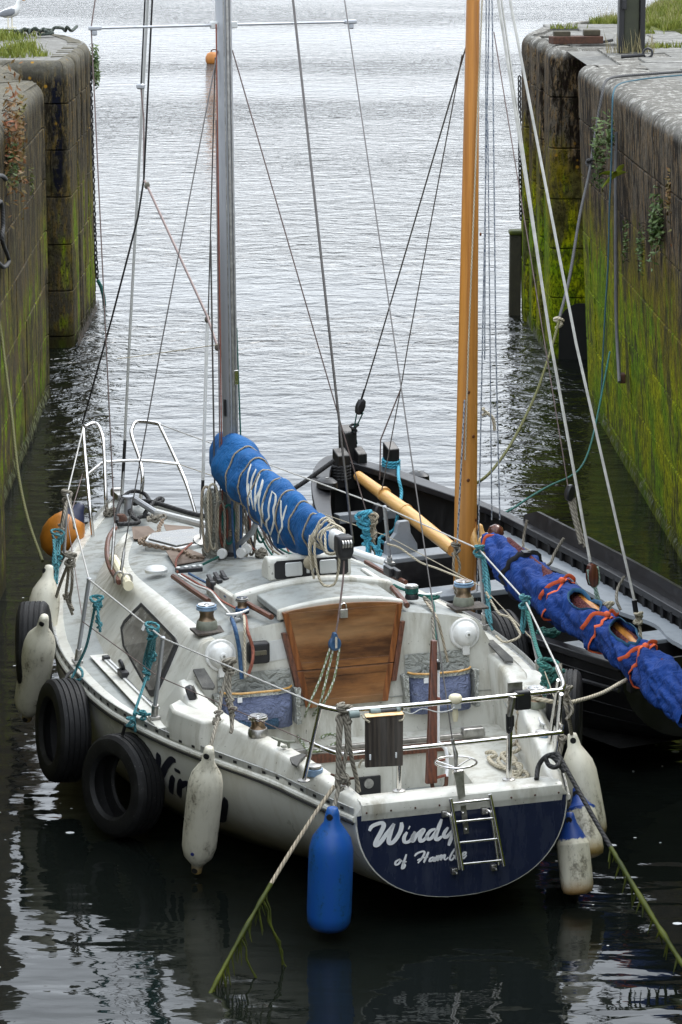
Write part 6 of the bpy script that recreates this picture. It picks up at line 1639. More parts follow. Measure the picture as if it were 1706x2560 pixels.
# stern mooring line, weed-grown where it nears the water
sp0, sp1 = V((-0.038,16.051,0.823)), V((-0.707,15.047,-0.05))
def sag_pts(a, b, sag, n=9): return [V(a).lerp(V(b), k / n) - V(0, 0, sag * 4 * (k / n) * (1 - k / n)) for k in range(n + 1)]
P = sag_pts(sp0, sp1, -.05, 10)
ml = thing('mooring_rope', 'twisted tan mooring rope from the port quarter into the water with green weed', 'rope')
m = MB(); m.tube(crom(P[:6], 6), .0115, 10); m.build('laid_rope', M['rope_tan'], ml, 60)
def weedy(mb, pts, r0, seed, n=6, amp=.5):
    rnd = random.Random(seed); q = crom(pts, n)
    mb.tube(q, [r0 * (1 + amp * abs(mnoise.noise(p * 9)) * 1.8) for p in q], 8)
    return q
m = MB(); q = weedy(m, P[5:], .0095, 3)
m.build('weedy_rope', M['weed_hang'], ml, 60)
m = MB(); rnd = random.Random(5)
for k in range(46):
    p = q[rnd.randrange(len(q))]; L = rnd.uniform(.04, .16)
    w = V(rnd.uniform(-.03, .03), rnd.uniform(-.03, .03), 0)
    m.tube([p, p + w * .5 - V(0, 0, L * .5), p + w - V(0, 0, L)], [.005, .004, .0015], 5)
for px, L in ((q[3], .55), (q[4], .42), (q[14], .42)):
    pts = [px + V(.02 * k + .012 * math.sin(k * 2), .01 * math.sin(k * 3), -L * k / 7) for k in range(8)]
    m.tube(pts, [.006, .004, .007, .005, .008, .005, .004, .002], 6)
tag(m.build('weed_strand', M['weed_hang'], ml, 60), kind='stuff')
# black line from the starboard quarter, weedy below
sb = thing('mooring_rope', 'black mooring rope from the starboard quarter turning green towards the bottom right', 'rope')
a, b = V((1.216,16.592,0.856)), V((1.854,15.105,0.02))
P = sag_pts(a, b, .03, 10)
m = MB(); m.tube(crom(P[:5], 6), .0135, 10)
m.tube(crom([(0.463,0.051,0.78), (0.517,0.147,0.84), (0.566,0.152,0.88), (0.599,0.115,0.88), (0.605,0.08,0.85), (0.535,-0.024,0.84), (0.513,0.03,0.85), (0.531,0.098,0.88)], 5), .017, 8) if False else None
m.build('black_rope', M['rope_black'], sb, 60)
m = MB(); q = weedy(m, P[4:], .0115, 9); m.build('weedy_rope', M['weed_hang'], sb, 60)
m = MB(); rnd = random.Random(8)
for k in range(26):
    p = q[rnd.randrange(len(q))]; L = rnd.uniform(.04, .15); w = V(rnd.uniform(-.03, .03), rnd.uniform(-.03, .03), 0)
    m.tube([p, p + w * .5 - V(0, 0, L * .5), p + w - V(0, 0, L)], [.008, .006, .002], 5)
tag(m.build('weed_strand', M['weed_hang'], sb, 60), kind='stuff')
rope('black rope knotted round the starboard stern cleat', [(0.46,0.063,0.77), (0.502,0.14,0.82), (0.539,0.131,0.87), (0.597,0.132,0.88), (0.607,0.084,0.86), (0.559,0.025,0.84), (0.538,0.081,0.84), (0.533,0.105,0.88), (0.577,0.101,0.87), (0.62,0.046,0.8)], .014, 'rope_black', world=False, name='rope_knot', cat='rope knot')
# line between the boats, mooring lines to the walls
rope('cream rope from the yacht winch to the horn of the black boat', [(1.057,17.539,0.938), (1.218,17.433,0.929), (1.346,17.6,0.872), (1.562,17.9,0.845), (1.721,18.2,0.838), (1.841,18.5,0.804), (1.906,18.5,0.789), (1.862,18.5,0.743), (1.812,18.5,0.768)], .0125, 'rope_cream')
m = MB()
hc = V((1.858,18.52,0.781))
for k in range(4): m.tube([hc + V(.05 + .015 * k + math.cos(t) * .03, .0 + math.sin(t) * .075, -.02 * k + .05 * math.sin(t) - .02) for t in [2 * math.pi * j / 16 for j in range(16)]], .011, 6, closed=True)
tag(m.build('rope_turns', M['rope_cream'], None, 60), 'turns of cream rope round the horn of the black boat', 'rope turns')
rope('long olive mooring rope sloping down the left wall to the yacht bow', [(-3.144,27.2,2.367), (-2.984,26.6,1.836), (-2.905,26.2,1.587), (-2.769,25.4,1.263), (-2.613,24.4,0.924), (-2.459,23.6,0.721), (-2.253,22.6,0.613)], .0125, 'rope_olive')
m = MB(); m.tube(crom([(-3.02,26.693,2.848), (-3.05,27.508,2.815), (-3.05,27.631,2.604), (-3.05,27.536,2.47), (-3.06,28.061,2.262), (-3.06,28.118,2.2), (-3.06,27.708,2.203), (-3.05,27.112,2.324)], 5), .02, 8)
m.tube(crom([(-3.02,26.874,3.109), (-3.05,27.653,3.034), (-3.06,28.003,2.972)], 4), .022, 8)
tag(m.build('hanging_rope', M['rope_char'], None, 60), 'charcoal rope loop hanging on the left wall at the picture edge', 'rope')
# right wall lines over the coping
rope('charcoal rope running over the right coping down to the black boat', [(3.555,31.707,3.72), (3.188,31.316,3.72), (2.829,30.935,3.72), (2.661,30.467,3.73), (2.58,30.2,3.704), (2.537,30,3.606), (2.449,29.7,3.224), (2.391,29.4,3.001), (2.338,29,2.906), (2.198,28.2,2.615), (2.024,27,2.213), (1.863,26,1.964)], .014, 'rope_char', cat='rope')
rope('olive rope continuing from a white knot to the black boat bow', [(1.863,26,1.964), (1.793,25.6,1.851), (1.701,25.2,1.693), (1.596,24.8,1.524), (1.432,24.2,1.348), (1.28,23.6,1.249), (1.111,23.1,1.165), (0.939,23,1.082)], .012, 'rope_olive', cat='rope')
m = MB(); knot_bm(m, (1.86,26,1.936), .035, .014, 3, 4); o = m.build('rope_knot', M['rope_cream'], None, 60); tag(o, 'pale knot joining two ropes in front of the right pier', 'rope knot')
m = MB(); knot_bm(m, (2.379,29.35,2.994), .035, .015, 3, 6); o = m.build('rope_knot', M['rope_char'], None, 60); tag(o, 'charcoal knot on the rope beside the mossy right wall', 'rope knot')
rope('thin blue rope hanging over the right coping and down the green wall', [(3.499,31.204,3.715), (3.132,30.764,3.715), (2.823,30.216,3.715), (2.571,28.7,3.777), (2.496,28.3,3.734), (2.479,28.2,3.566), (2.48,28.2,3.129), (2.469,28.2,2.688), (2.467,28.2,2.208), (2.446,28.2,1.687), (2.434,28.2,1.312), (2.423,28.2,0.898)], .0078, 'rope_dusty', cat='rope')
rope('thin green rope drooping from the right wall into the water by the black boat', [(2.479,28,1.381), (2.344,27.4,0.997), (2.22,26.8,0.739), (2.078,26,0.693), (1.9,25,0.794), (1.695,24.2,0.884), (1.498,23.6,0.914), (1.334,23.2,0.9), (1.241,23,0.897)], .009, 'rope_green', cat='rope')
rope('black rope from the yacht foredeck to the bow of the black boat', [(-1.596,23.219,0.93), (-1.452,23.034,0.981), (-1.016,22.9,0.896), (-0.655,23.1,0.927), (-0.364,23.2,1.051), (-0.053,23.3,1.252)], .019, 'rope_black', cat='rope')
rope('black rope looped round the samson post on the yacht foredeck', [(-0.259,6.851,0.92), (-0.16,7.211,0.95), (-0.061,7.401,1), (0.027,7.461,1.02), (0.103,7.422,1), (0.105,7.234,0.97), (0.15,7.204,0.96), (0.202,7.243,0.98), (0.183,7.264,0.99), (0.113,7.18,0.98), (-0.002,7.016,0.93), (0.02,6.98,0.92), (-0.054,6.961,0.92), (-0.079,6.962,0.9), (-0.084,7.151,0.95), (-0.076,7.269,0.97), (-0.101,7.025,0.92), (-0.08,6.885,0.9), (-0.163,6.839,0.9), (-0.262,6.826,0.91)], .016, 'rope_black', world=False, name='rope_loop', cat='rope')
# fender and tyre lanyards, all tied to the guard wires
hank('tan rope hanging from the guard wire to the scuffed white fender', (-0.936,1.35,1.224), [[(-0.936,1.35,1.224), (-0.986,1.3,1.11), (-1.066,1.15,0.991), (-1.132,1,0.943), (-1.19,0.89,0.871)], [(-0.934,1.35,1.217), (-0.965,1.32,1.151), (-0.973,1.25,1.027), (-0.984,1.15,0.924), (-0.995,1.13,0.89)], [(-0.93,1.34,1.219), (-0.948,1.3,1.107), (-0.964,1.2,0.991), (-0.987,1.14,0.903)], [(-1.086,1.12,0.989), (-1.111,1.1,0.961), (-1.08,1.1,0.982)]], 'rope_grey', .0105, seed=2)
hank('thick tan rope hank draped over the stern rail above the blue fender', (-0.633,0.13,1.233), [[(-0.65,0.12,1.223), (-0.668,0.11,1.093), (-0.665,0.11,0.98), (-0.675,0.11,0.867), (-0.722,0.06,0.751), (-0.748,0,0.726)], [(-0.633,0.11,1.229), (-0.635,0.1,1.07), (-0.655,0.1,0.936), (-0.638,0.11,0.875), (-0.617,0.12,0.841), (-0.631,0.12,0.824)], [(-0.617,0.11,1.227), (-0.619,0.1,1.091), (-0.594,0.13,0.967), (-0.562,0.16,0.842), (-0.544,0.17,0.769)], [(-0.668,0.12,1.212), (-0.684,0.11,1.094), (-0.679,0.11,0.913), (-0.689,0.11,0.846), (-0.674,0.1,0.814), (-0.643,0.11,0.823)]], 'rope_grey', .0125, seed=4, R=.04)
hank('tan rope on the yacht stern corner holding the large white fender', (0.801,0.5,1.115), [[(0.811,0.6,1.265), (0.796,0.55,1.185), (0.801,0.5,1.103), (0.806,0.45,0.998), (0.93,0.697,0.806)], [(0.791,0.5,1.128), (0.753,0.45,1.003), (0.723,0.35,0.892), (0.693,0.3,0.815)], [(0.809,0.5,1.114), (0.821,0.45,1.032), (0.789,0.42,0.984)]], 'rope_grey', .0115, seed=6)
hank('small tan knot at the forward port stanchion', (-0.865,5.827,1.36), [[(-0.865,5.827,1.36), (-0.927,5.671,1.25), (-0.968,5.607,1.15), (-0.957,5.581,1.12)], [(-0.855,5.823,1.36), (-0.856,5.712,1.28), (-0.881,5.586,1.22), (-0.876,5.539,1.18)], [(-0.886,5.775,1.36), (-0.893,5.969,1.1), (-0.979,5.736,0.95)]], 'rope_grey', .012, seed=7)
hank('grey rope tail hanging from the guard wire onto the port side deck', (-1.311,3.773,1.37), [[(-1.307,3.794,1.36), (-1.297,3.914,1.2), (-1.27,4.095,1.05), (-1.234,4.176,0.92), (-1.221,4.175,0.9)], [(-1.307,3.769,1.36), (-1.308,3.797,1.2), (-1.23,4.182,1), (-1.228,4.103,0.95)], [(-1.32,3.774,1.36), (-1.264,4.336,1.05), (-1.275,4.495,0.85), (-1.353,4.246,0.75)]], 'rope_grey', .0105, seed=8)
hank('teal rope bundle at the forward port stanchion', (-1.077,5.194,1.2), [[(-1.077,5.194,1.2), (-1.126,5.042,1.08), (-1.174,4.917,0.97), (-1.226,4.746,0.9)], [(-1.067,5.19,1.2), (-1.111,5.036,1.08), (-1.164,4.877,0.95)], [(-1.101,5.162,1.2), (-1.147,5.05,1.08), (-1.198,4.853,0.93), (-1.273,4.711,0.87), (-1.296,4.685,0.85)], [(-1.226,4.746,0.9), (-1.267,4.623,0.82), (-1.294,4.532,0.76)], [(-1.117,5.14,1.2), (-1.165,4.934,1.05), (-1.239,4.716,0.88)]], 'rope_teal', .0088, seed=9, R=.045)
hank('teal rope tying the second tyre to the port guard wire', (-1.396,2.693,1.33), [[(-1.401,2.673,1.33), (-1.403,2.639,1.25), (-1.401,2.614,1.18)], [(-1.41,2.654,1.33), (-1.412,2.78,1.18), (-1.431,2.9,1), (-1.426,3.128,0.82)], [(-1.42,3.157,0.82), (-1.415,3.079,0.8), (-1.429,3.057,0.76), (-1.459,3.106,0.74)], [(-1.437,3.151,0.81), (-1.469,3.131,0.74)], [(-1.403,2.65,1.26), (-1.384,2.684,1.2), (-1.39,2.684,1.15)]], 'rope_teal', .0088, seed=10, R=.036)
hank('teal rope tying the nearest tyre to the port guard wire', (-1.212,2.048,1.29), [[(-1.221,2.031,1.29), (-1.215,2.202,1.15), (-1.202,2.322,1.02), (-1.197,2.269,0.97)], [(-1.213,2.007,1.29), (-1.183,2.212,1.12), (-1.185,2.275,0.98)], [(-1.219,2.009,1.29), (-1.218,2.098,1.2), (-1.184,2.294,1.05), (-1.199,2.28,0.96), (-1.278,2.114,0.88), (-1.339,2.016,0.8)], [(-1.337,2.043,0.8), (-1.292,2.009,0.79), (-1.254,1.985,0.8)], [(-1.333,2.042,0.79), (-1.377,1.994,0.76), (-1.389,2.018,0.73)], [(-1.337,2.015,0.8), (-1.33,2.045,0.68)], [(-1.204,2.003,1.29), (-1.165,2.267,1.08), (-1.186,2.295,0.95)]], 'rope_teal', .0088, seed=11, R=.04)
for lb, a, b in (('black strop from the rail to the nearest tyre', (-1.392,2.028,0.735), (-1.4,2.091,0.659)), ('black strop from the rail to the second tyre', (-1.44,3.229,0.77), (-1.55,2.997,0.776)), ('black strop from the rail to the tyre behind the fender', (-1.276,4.835,0.8), (-1.53,3.852,0.971))):
    rope(lb, [V(a), V(a).lerp(V(b), .5) + V(0, 0, .01), b], .011, 'rope_black', world=False, name='strop', cat='strop')
hank('green rope tangle at the starboard quarter stanchion', (1.084,1.455,0.98), [[(1.075,1.498,1.02), (1.068,1.442,0.96), (1.059,1.437,0.9)], [(1.109,1.466,1), (1.143,1.454,0.95), (1.167,1.417,0.92)], [(1.202,2.131,1.25), (1.175,1.966,1.15), (1.121,1.727,1.06), (1.07,1.499,1.02)], [(1.077,1.438,0.96), (1.053,1.39,0.9), (1.027,1.362,0.86)]], 'rope_green', .013, seed=12, R=.06)
hank('teal rope hank on the after starboard stanchion', (1.18,2.095,1.26), [[(1.176,2.106,1.25), (1.194,2.179,1.15), (1.182,2.153,1.08), (1.197,2.144,1.05)], [(1.187,2.08,1.25), (1.199,2.122,1.15), (1.2,2.165,1.05)], [(1.189,2.057,1.25), (1.191,2.074,1.2)]], 'rope_teal', .0095, seed=13, R=.034)
hank('teal rope hank on the middle starboard stanchion', (1.308,3.25,1.33), [[(1.325,3.25,1.31), (1.333,3.195,1.2), (1.294,3.039,1.05), (1.265,2.917,0.92)], [(1.332,3.247,1.31), (1.339,3.158,1.1), (1.269,3.002,0.98), (1.274,2.913,0.88)], [(1.323,3.25,1.31), (1.32,3.183,1.15), (1.279,2.97,0.96)]], 'rope_teal', .0095, seed=14, R=.03)
hank('pale blue knotted rope hank on the forward starboard guard wire', (0.925,4.489,1.32), [[(0.925,4.489,1.32), (0.936,4.559,1.22), (0.952,4.521,1.17), (0.952,4.505,1.06)], [(0.927,4.46,1.32), (0.961,4.51,1.2), (0.939,4.482,1.08)], [(0.91,4.494,1.32), (0.937,4.527,1.17), (0.97,4.525,1.04)], [(0.958,4.519,1.17), (1,4.471,1.12), (1.018,4.441,1.04)], [(1.007,4.424,1.2), (1.001,4.431,1.1), (0.973,4.411,1.05)]], 'rope_sky', .012, seed=15, R=.05)
hank('cream rope strands beside the pale blue hank', (0.988,4.486,1.33), [[(0.988,4.486,1.33), (0.994,4.538,1.22), (0.981,4.541,1.05)], [(1.01,4.498,1.34), (0.994,4.497,1.2), (1.023,4.526,1.05)], [(0.987,4.465,1.32), (1.012,4.596,1.15), (0.973,4.551,1.02)]], 'rope_tan', .010, seed=16, R=.035)
rope('slack cream rope between the starboard stanchions', [(1.186,4.78,1.07), (1.272,4.754,1.04), (1.387,4.66,0.95), (1.473,4.567,0.92), (1.549,4.367,0.9), (1.509,3.897,0.95)], .007, 'rope_cream', world=False, cat='rope')
rope('tangled pale rope by the starboard guard wire', [(1.282,3.059,1.1), (1.311,2.988,1.02), (1.328,2.923,0.98), (1.379,2.875,0.96), (1.401,2.782,0.9), (1.397,2.742,0.87), (1.351,2.731,0.85), (1.286,2.741,0.84), (1.28,2.869,0.85)], .008, 'rope_cream', world=False, cat='rope')
# heaps in the cockpit and around the mast
def heap(label, c, R, mat, r, n, seed, H=.05, world=False, cat='rope coil', flat=1.0):
    rnd = random.Random(seed); c = V(c); pts = []
    for k in range(n * 8):
        t = k / 8 * 2 * math.pi
        q = R * (.45 + .5 * abs(mnoise.noise(V(k * .11, seed, 0))) * 2)
        pts.append(c + V(q * math.cos(t + .4 * math.sin(k * .3)), q * flat * math.sin(t), H * (k / (n * 8)) + .012 * math.sin(k * 1.9)) + V(mnoise.noise(V(k * .06, seed, 1)) * R * .8, mnoise.noise(V(k * .06, seed, 5)) * R * .6, 0))
    m = MB(); m.tube(crom(pts, 3), r, 6)
    o = m.build('rope_heap', M[mat], None, 60)
    if not world: o.matrix_world = YM
    return tag(o, label, cat)
heap('flecked green sheet heaped on the port end of the bridge deck', (-0.298,2.194,0.545), .11, 'sheet_green', .010, 9, 3, .07)
heap('dark blue flecked rope on top of the green sheet heap', (-0.178,2.247,0.56), .08, 'blue_line', .010, 5, 6, .05)
rope('flecked sheet crossing the port cockpit seat', [(-0.321,2.034,0.56), (-0.342,1.803,0.55), (-0.312,1.738,0.54), (-0.202,1.807,0.54), (-0.118,1.832,0.57), (-0.134,1.94,0.58), (-0.219,1.914,0.57)], .010, 'sheet_green', world=False, cat='rope')
P = [(0.678,1.438,0.52), (0.696,1.377,0.54), (0.696,1.324,0.53), (0.653,1.331,0.52), (0.638,1.203,0.52), (0.662,1.089,0.53), (0.766,1.174,0.54), (0.74,1.254,0.55), (0.662,1.194,0.54), (0.66,1.029,0.53), (0.707,0.969,0.53), (0.744,1.041,0.55), (0.682,1.088,0.56), (0.708,1.256,0.56), (0.778,1.239,0.57), (0.83,1.274,0.58), (0.842,1.36,0.58), (0.792,1.342,0.57), (0.739,1.156,0.56), (0.714,0.974,0.54), (0.679,0.91,0.53), (0.651,0.955,0.53), (0.647,0.897,0.52), (0.699,0.87,0.52), (0.732,0.891,0.53), (0.723,0.945,0.54), (0.658,0.934,0.54)]
rope('cream laid rope lying in loops on the starboard cockpit seat', P, .0125, 'rope_cream', world=False, name='rope_heap', cat='rope coil')
rope('cream rope tail up the starboard coaming', [(0.832,1.346,0.58), (0.859,1.39,0.62), (0.857,1.399,0.68), (0.848,1.335,0.76), (0.819,1.287,0.8)], .011, 'rope_tan', world=False, cat='rope')
rnd = random.Random(21)
M['sailbag'] = canvas('sailbag', (.30, .30, .26), (.46, .46, .40), (.2, .19, .14), 6, .9)
hb_ = thing('halyard_bundle', 'bundle of coiled halyards and canvas hung at the foot of the yacht mast', 'rope bundle'); hb_.matrix_world = YM
m = MB(); rr = []
for k, z in enumerate((1.12, 1.18, 1.3, 1.42, 1.52, 1.58)):
    rr.append([V(-.125 + (.085 + .02 * math.sin(k * 2)) * math.cos(t) * (1 - .04 * k), 4.56 + .08 * math.sin(t), z) + V(mnoise.noise(V(math.cos(t) * 2, k, 3)) * .03, 0, mnoise.noise(V(t, k * .7, 1)) * .03) for t in [2 * math.pi * j / 16 for j in range(16)]])
m.loft(rr, True, True, True); m.build('canvas_bag', M['sailbag'], hb_, 70)
for k in range(11):
    mat = ['rope_tan', 'rope_cream', 'rope_grey', 'red_line', 'green_line', 'blue_line'][k % 6]
    x = -.20 + .036 * k + rnd.uniform(-.01, .01); z0 = rnd.uniform(1.45, 1.65); z1 = rnd.uniform(1.14, 1.25); y = 4.47 - .03 * (k % 3)
    m = MB(); w = rnd.uniform(.02, .04)
    m.tube(crom([(x - w, y, z0), (x - w * 1.1, y, (z0 + z1) / 2), (x - w * .5, y, z1), (x + w * .5, y, z1), (x + w * 1.1, y, (z0 + z1) / 2), (x + w, y, z0), (x, y, z0 + .05)], 5, True), .009, 6, closed=True)
    m.build('halyard_coil', M[mat], hb_, 60)
for k in range(9):
    mat = ['rope_tan', 'dark_metal', 'red_line', 'green_line', 'wire_brown'][k % 5]
    m = MB(); x = .06 + .03 * k; m.tube(crom([(.05, 4.5, 1.62), (x * .7, 4.42, 1.4), (x + rnd.uniform(-.05, .05), 4.40, 1.22), (x + .05, 4.3 + rnd.uniform(-.1, .1), 1.16)], 5), .007, 6); m.build('loose_tail', M[mat], hb_, 60)
m = MB(); m.tube([V(.064 * math.cos(t), 4.575 + .09 * math.sin(t), 1.62 + .02 * math.sin(t)) for t in [2 * math.pi * k / 20 for k in range(20)]], .011, 6, closed=True); m.build('binding', M['rope_cream'], hb_, 60)
m = MB()
for k in range(3): m.tube([V(.066 * math.cos(t), 4.575 + .092 * math.sin(t), 1.28 + .018 * k) for t in [2 * math.pi * j / 20 for j in range(20)]], .009, 6, closed=True)
m.build('binding', M['rope_tan'], hb_, 60)
heap('rusty brown anchor chain and rope piled forward of the yacht hatch', (-0.041,6.497,0.99), .07, 'rope_grey', .010, 4, 9, .03)
heap('small coil of tan rope by the starboard mast winch', (0.138,4.332,1.16), .06, 'rope_grey', .010, 5, 10, .04)
heap('grey rope coil on the port bow beside the pulpit foot', (-0.193,7.343,0.87), .05, 'rope_grey', .012, 4, 11, .05)
# anchor chain across the foredeck
def chain(label, pts, link, r, mat, name='chain', seg=20):
    root = thing(name, label, 'chain'); q = crom(pts, seg); out = [q[0]]
    for p in q:
        if (p - out[-1]).length >= link: out.append(p)
    m = MB()
    for i in range(len(out) - 1):
        a, b = out[i], out[i + 1]; d = (b - a).normalized(); u = d.orthogonal().normalized(); w = d.cross(u)
        if i % 2: u = w
        else: u = (u + w * .3).normalized()
        c = (a + b) / 2; L = link * .72
        m.tube([c + d * (math.cos(t) * L) + u * (math.sin(t) * link * .36) for t in [2 * math.pi * k / 8 for k in range(8)]], r, 5, closed=True)
    o = m.build('chain_link', M[mat], root, 60); tag(o, kind='stuff')
    return root
M['chain_rust'] = simple('chain_rust', (.23, .17, .12), .8, .2, .5, 40)
c = chain('rusty galvanised chain curling round the yacht fore hatch', [(-0.043,6.298,1.03), (-0.146,6.018,1.04), (-0.228,5.747,1.06), (-0.457,5.353,1.1), (-0.473,5.151,1.12), (-0.411,4.971,1.13), (-0.352,4.868,1.13), (-0.305,4.723,1.14), (-0.304,4.516,1.15), (-0.232,4.45,1.15)], .035, .0068, 'chain_rust'); c.matrix_world = YM
# ---- rigging of the black boat
def hline(label, pts, r, mat, cat='rigging line', name='rigging_line', parent=hk):
    m = MB(); m.tube([V(p) for p in pts], r, 6)
    return m.build(name, M[mat], parent, 60)
HI = HM.inverted()
def H(p): return HI @ V(p)
tops = V((-0.011,2.9,4.667))
hline('', [tops, (0.119,4.55,2.163), (0.161,4.86,1.757)], .0055, 'wire'); hline('', [V((-0.012,3.05,4.44)), (0.025,3.9,2.257), (0.131,4.2,1.897), (-0.035,4.2,1.098)], .005, 'wire')
hline('', [(0.131,4.2,1.878), (0.006,4.3,1.465), (0,4.3,1.155)], .006, 'wire_brown')
def block_(c, ax, L, w, mat, parent=hk, name='pulley_block'):
    c, ax = V(c), V(ax).normalized(); m = MB(); sd = ax.cross(V(0, 1, 0)).normalized()
    ring = [(0, -1), (.6, -.85), (.95, -.3), (1, .2), (.7, .8), (0, 1), (-.7, .8), (-1, .2), (-.95, -.3), (-.6, -.85)]
    yv = ax.cross(sd).normalized()
    m.loft([[c + sd * (x * w * k) + ax * (z * L * (.4 + .6 * k)) + yv * d for x, z in ring] for d, k in ((-w * .75, .7), (-w * .5, 1), (w * .5, 1), (w * .75, .7))], True, True, True)
    return m.build(name, M[mat], parent, 40)
hline('', [(0.161,4.86,1.763), (0.147,4.9,1.657)], .009, 'black_plastic')
block_((0.144,4.9,1.62), (.35, 0, 1), .065, .035, 'black_plastic')
for a, b in (((0.126,4.92,1.577), (0.136,5,1.404)), ((0.179,4.92,1.566), (0.15,5,1.419)), ((0.143,5,1.429), (0.094,5,1.296)), ((0.143,5,1.429), (0.168,5,1.306)), ((0.143,5,1.429), (0.129,5,1.283)), ((0.143,5,1.429), (0.111,5,1.291))):
    hline('', [a, b], .006, 'green_line')
m = MB(); knot_bm(m, (0.143,5,1.429), .028, .010, 3, 5); m.build('lashing', M['rope_black'], hk, 60)
for k in range(5):
    m = MB(); o = V(t1.x - .005, 4.88, 1.07 + .024 * k); m.tube([o + V(.068 * math.cos(t), .062 * math.sin(t), 0) for t in [2 * math.pi * j / 14 for j in range(14)]], .013, 6, closed=True); m.build('lashing', M['rope_black'], hk, 60)
for k in range(4):
    m = MB(); o = V(t2.x, t2.y, t2.z - .02 + .022 * k); m.tube([o + V(.066 * math.cos(t), .062 * math.sin(t), .012 * math.sin(t)) for t in [2 * math.pi * j / 14 for j in range(14)]], .012, 6, closed=True); m.build('lashing', M['rope_sky'], hk, 60)
o_ = rope('sky blue rope hanging from the far timber head of the black boat', [HM @ (V(t2.x + .05, t2.y - .03, t2.z)), (0.442,23.1,1.155), (0.462,23,1.066), (0.448,22.9,0.993), (0.422,22.8,0.889), (0.401,22.8,0.812), (0.295,22.8,0.749), (0.332,22.8,0.703)], .013, 'rope_sky', cat='rope')
block_((-0.122,4.1,0.947), (.1, 0, 1), .075, .045, 'black_plastic')
# halyards beside the mast
for a, b, mt, r in (((0.096,2.86,4.827), (0.055,2.86,1.46), 'fleck_dark', .006), ((0.055,2.86,1.46), (0.039,2.86,0.391), 'fleck_dark', .006), ((0.071,2.86,4.828), (0.086,2.86,2.276), 'fleck_dark', .0055), ((0.084,2.8,4.829), (0.142,2.8,2.396), 'fleck_dark', .006), ((0.142,2.8,2.396), (0.191,2.8,1.104), 'fleck_dark', .006), ((0.058,2.8,3.995), (0.124,2.8,1.11), 'fleck_dark', .0055),
                    ((0.038,2.86,4.828), (-0.048,2.86,2.401), 'rope_cream', .0065), ((-0.048,2.86,2.401), (-0.069,2.86,1.559), 'rope_cream', .0065), ((-0.077,2.86,1.998), (-0.132,2.86,0.857), 'fleck_dark', .0075)):
    hline('', [a, b], r, mt)
m = MB(); m.tube(crom([(0.086,2.86,1.898), (0.111,2.85,1.886), (0.151,2.85,1.85), (0.165,2.85,1.799), (0.169,2.85,1.758)], 4), .012, 6); knot_bm(m, (0.09,2.86,1.897), .02, .009, 2, 3); m.build('halyard_end', M['rope_cream'], hk, 60)
for pts in ([(-0.138,2.85,0.875), (-0.116,2.84,0.771), (-0.155,2.84,0.656), (-0.14,2.84,0.505), (-0.186,2.84,0.406)], [(-0.146,2.86,0.918), (-0.169,2.84,0.776), (-0.129,2.84,0.683)]):
    m = MB(); m.tube(crom(pts, 5), .011, 6); m.build('halyard_tail', M['rope_tan'], hk, 60)
m = MB(); knot_bm(m, (-0.139,2.86,0.911), .035, .010, 3, 13); m.build('halyard_knot', M['rope_grey'], hk, 60)
# topping lifts down to the boom and the far shroud with its tackle
hline('', [(-0.389,1.9,4.869), (-0.122,1.6,2.576), (0.019,1.28,1.112)], .0115, 'pale_line'); hline('', [(-0.364,1.9,4.869), (-0.119,1.605,2.575)], .0075, 'pale_line')
hline('', [(-0.533,1.5,4.885), (-0.292,1,2.668), (0.018,0.72,0.965)], .0105, 'pale_line')
block_((0.031,1.27,1.021), (.1, 0, -1), .085, .04, 'bronze_wood')
for pts in ([(-0.011,1.26,1.064), (0.006,1.26,0.978), (0.045,1.26,0.938), (0.079,1.26,0.985), (0.065,1.26,1.076)], [(0.045,1.26,0.944), (0.05,1.24,0.852), (0.069,1.2,0.733)], [(0.049,1.25,0.934), (0.064,1.22,0.827), (0.047,1.2,0.721)]):
    m = MB(); m.tube(crom(pts, 4), .010, 6); m.build('block_strop', M['rope_pale_green'] if 'rope_pale_green' in M else rope_mat('rope_pale_green', (.33, .45, .38), (.14, .22, .17), .85, 34), hk, 60)
hline('', [(0.018,0.72,0.965), (0.033,0.72,0.882)], .02, 'black_plastic'); hline('', [(0.039,0.72,0.881), (0.067,0.72,0.768), (0.069,0.7,0.663)], .012, 'rope_cream')
m = MB(); knot_bm(m, (0.053,0.72,0.838), .03, .012, 3, 14); knot_bm(m, (0.116,1.2,0.797), .035, .012, 3, 15); m.build('rope_knot', M['rope_cream'], hk, 60)
hline('', [(0.216,3,4.596), (0.255,2.75,3.696), (0.359,2.2,1.633), (0.365,2.15,1.454)], .0045, 'wire_brown')
block_((0.383,2.15,1.404), (.2, 0, 1), .06, .035, 'black_plastic')
for a, b in (((0.4,2.15,1.35), (0.42,2,1.035)), ((0.38,2.15,1.352), (0.386,2,1.061)), ((0.42,2.15,1.363), (0.419,2.1,1.184))):
    hline('', [a, b], .013, 'rope_grey')
for pts in ([(0.669,3.218,0.98), (0.644,3.22,0.86), (0.613,3.177,0.78)], [(0.63,2.627,0.96), (0.572,2.661,0.84), (0.51,2.62,0.78), (0.469,2.721,0.74)], [(0.5,1.596,0.9), (0.446,1.596,0.82), (0.381,1.507,0.76), (0.381,1.454,0.7)]):
    m = MB(); m.tube(crom(pts, 5), .011, 6); m.build('becket', M['rope_grey'], hk, 60)
m = MB(); m.tube(crom([(0.603,3.206,0.76), (0.632,3.187,0.77), (0.64,3.14,0.76), (0.594,3.122,0.75), (0.596,3.183,0.75)], 4, True), .009, 6, closed=True); m.build('becket', M['rope_tan'], hk, 60)
heap('pale green rope lying inside the black boat below the sail', (1.423,20.301,0.62), .10, 'rope_green', .010, 4, 31, .03, True)
tp = thing('tarpaulin', 'crumpled pale grey tarpaulin in the stern of the black boat', 'tarpaulin')
m = MB(); rr = []
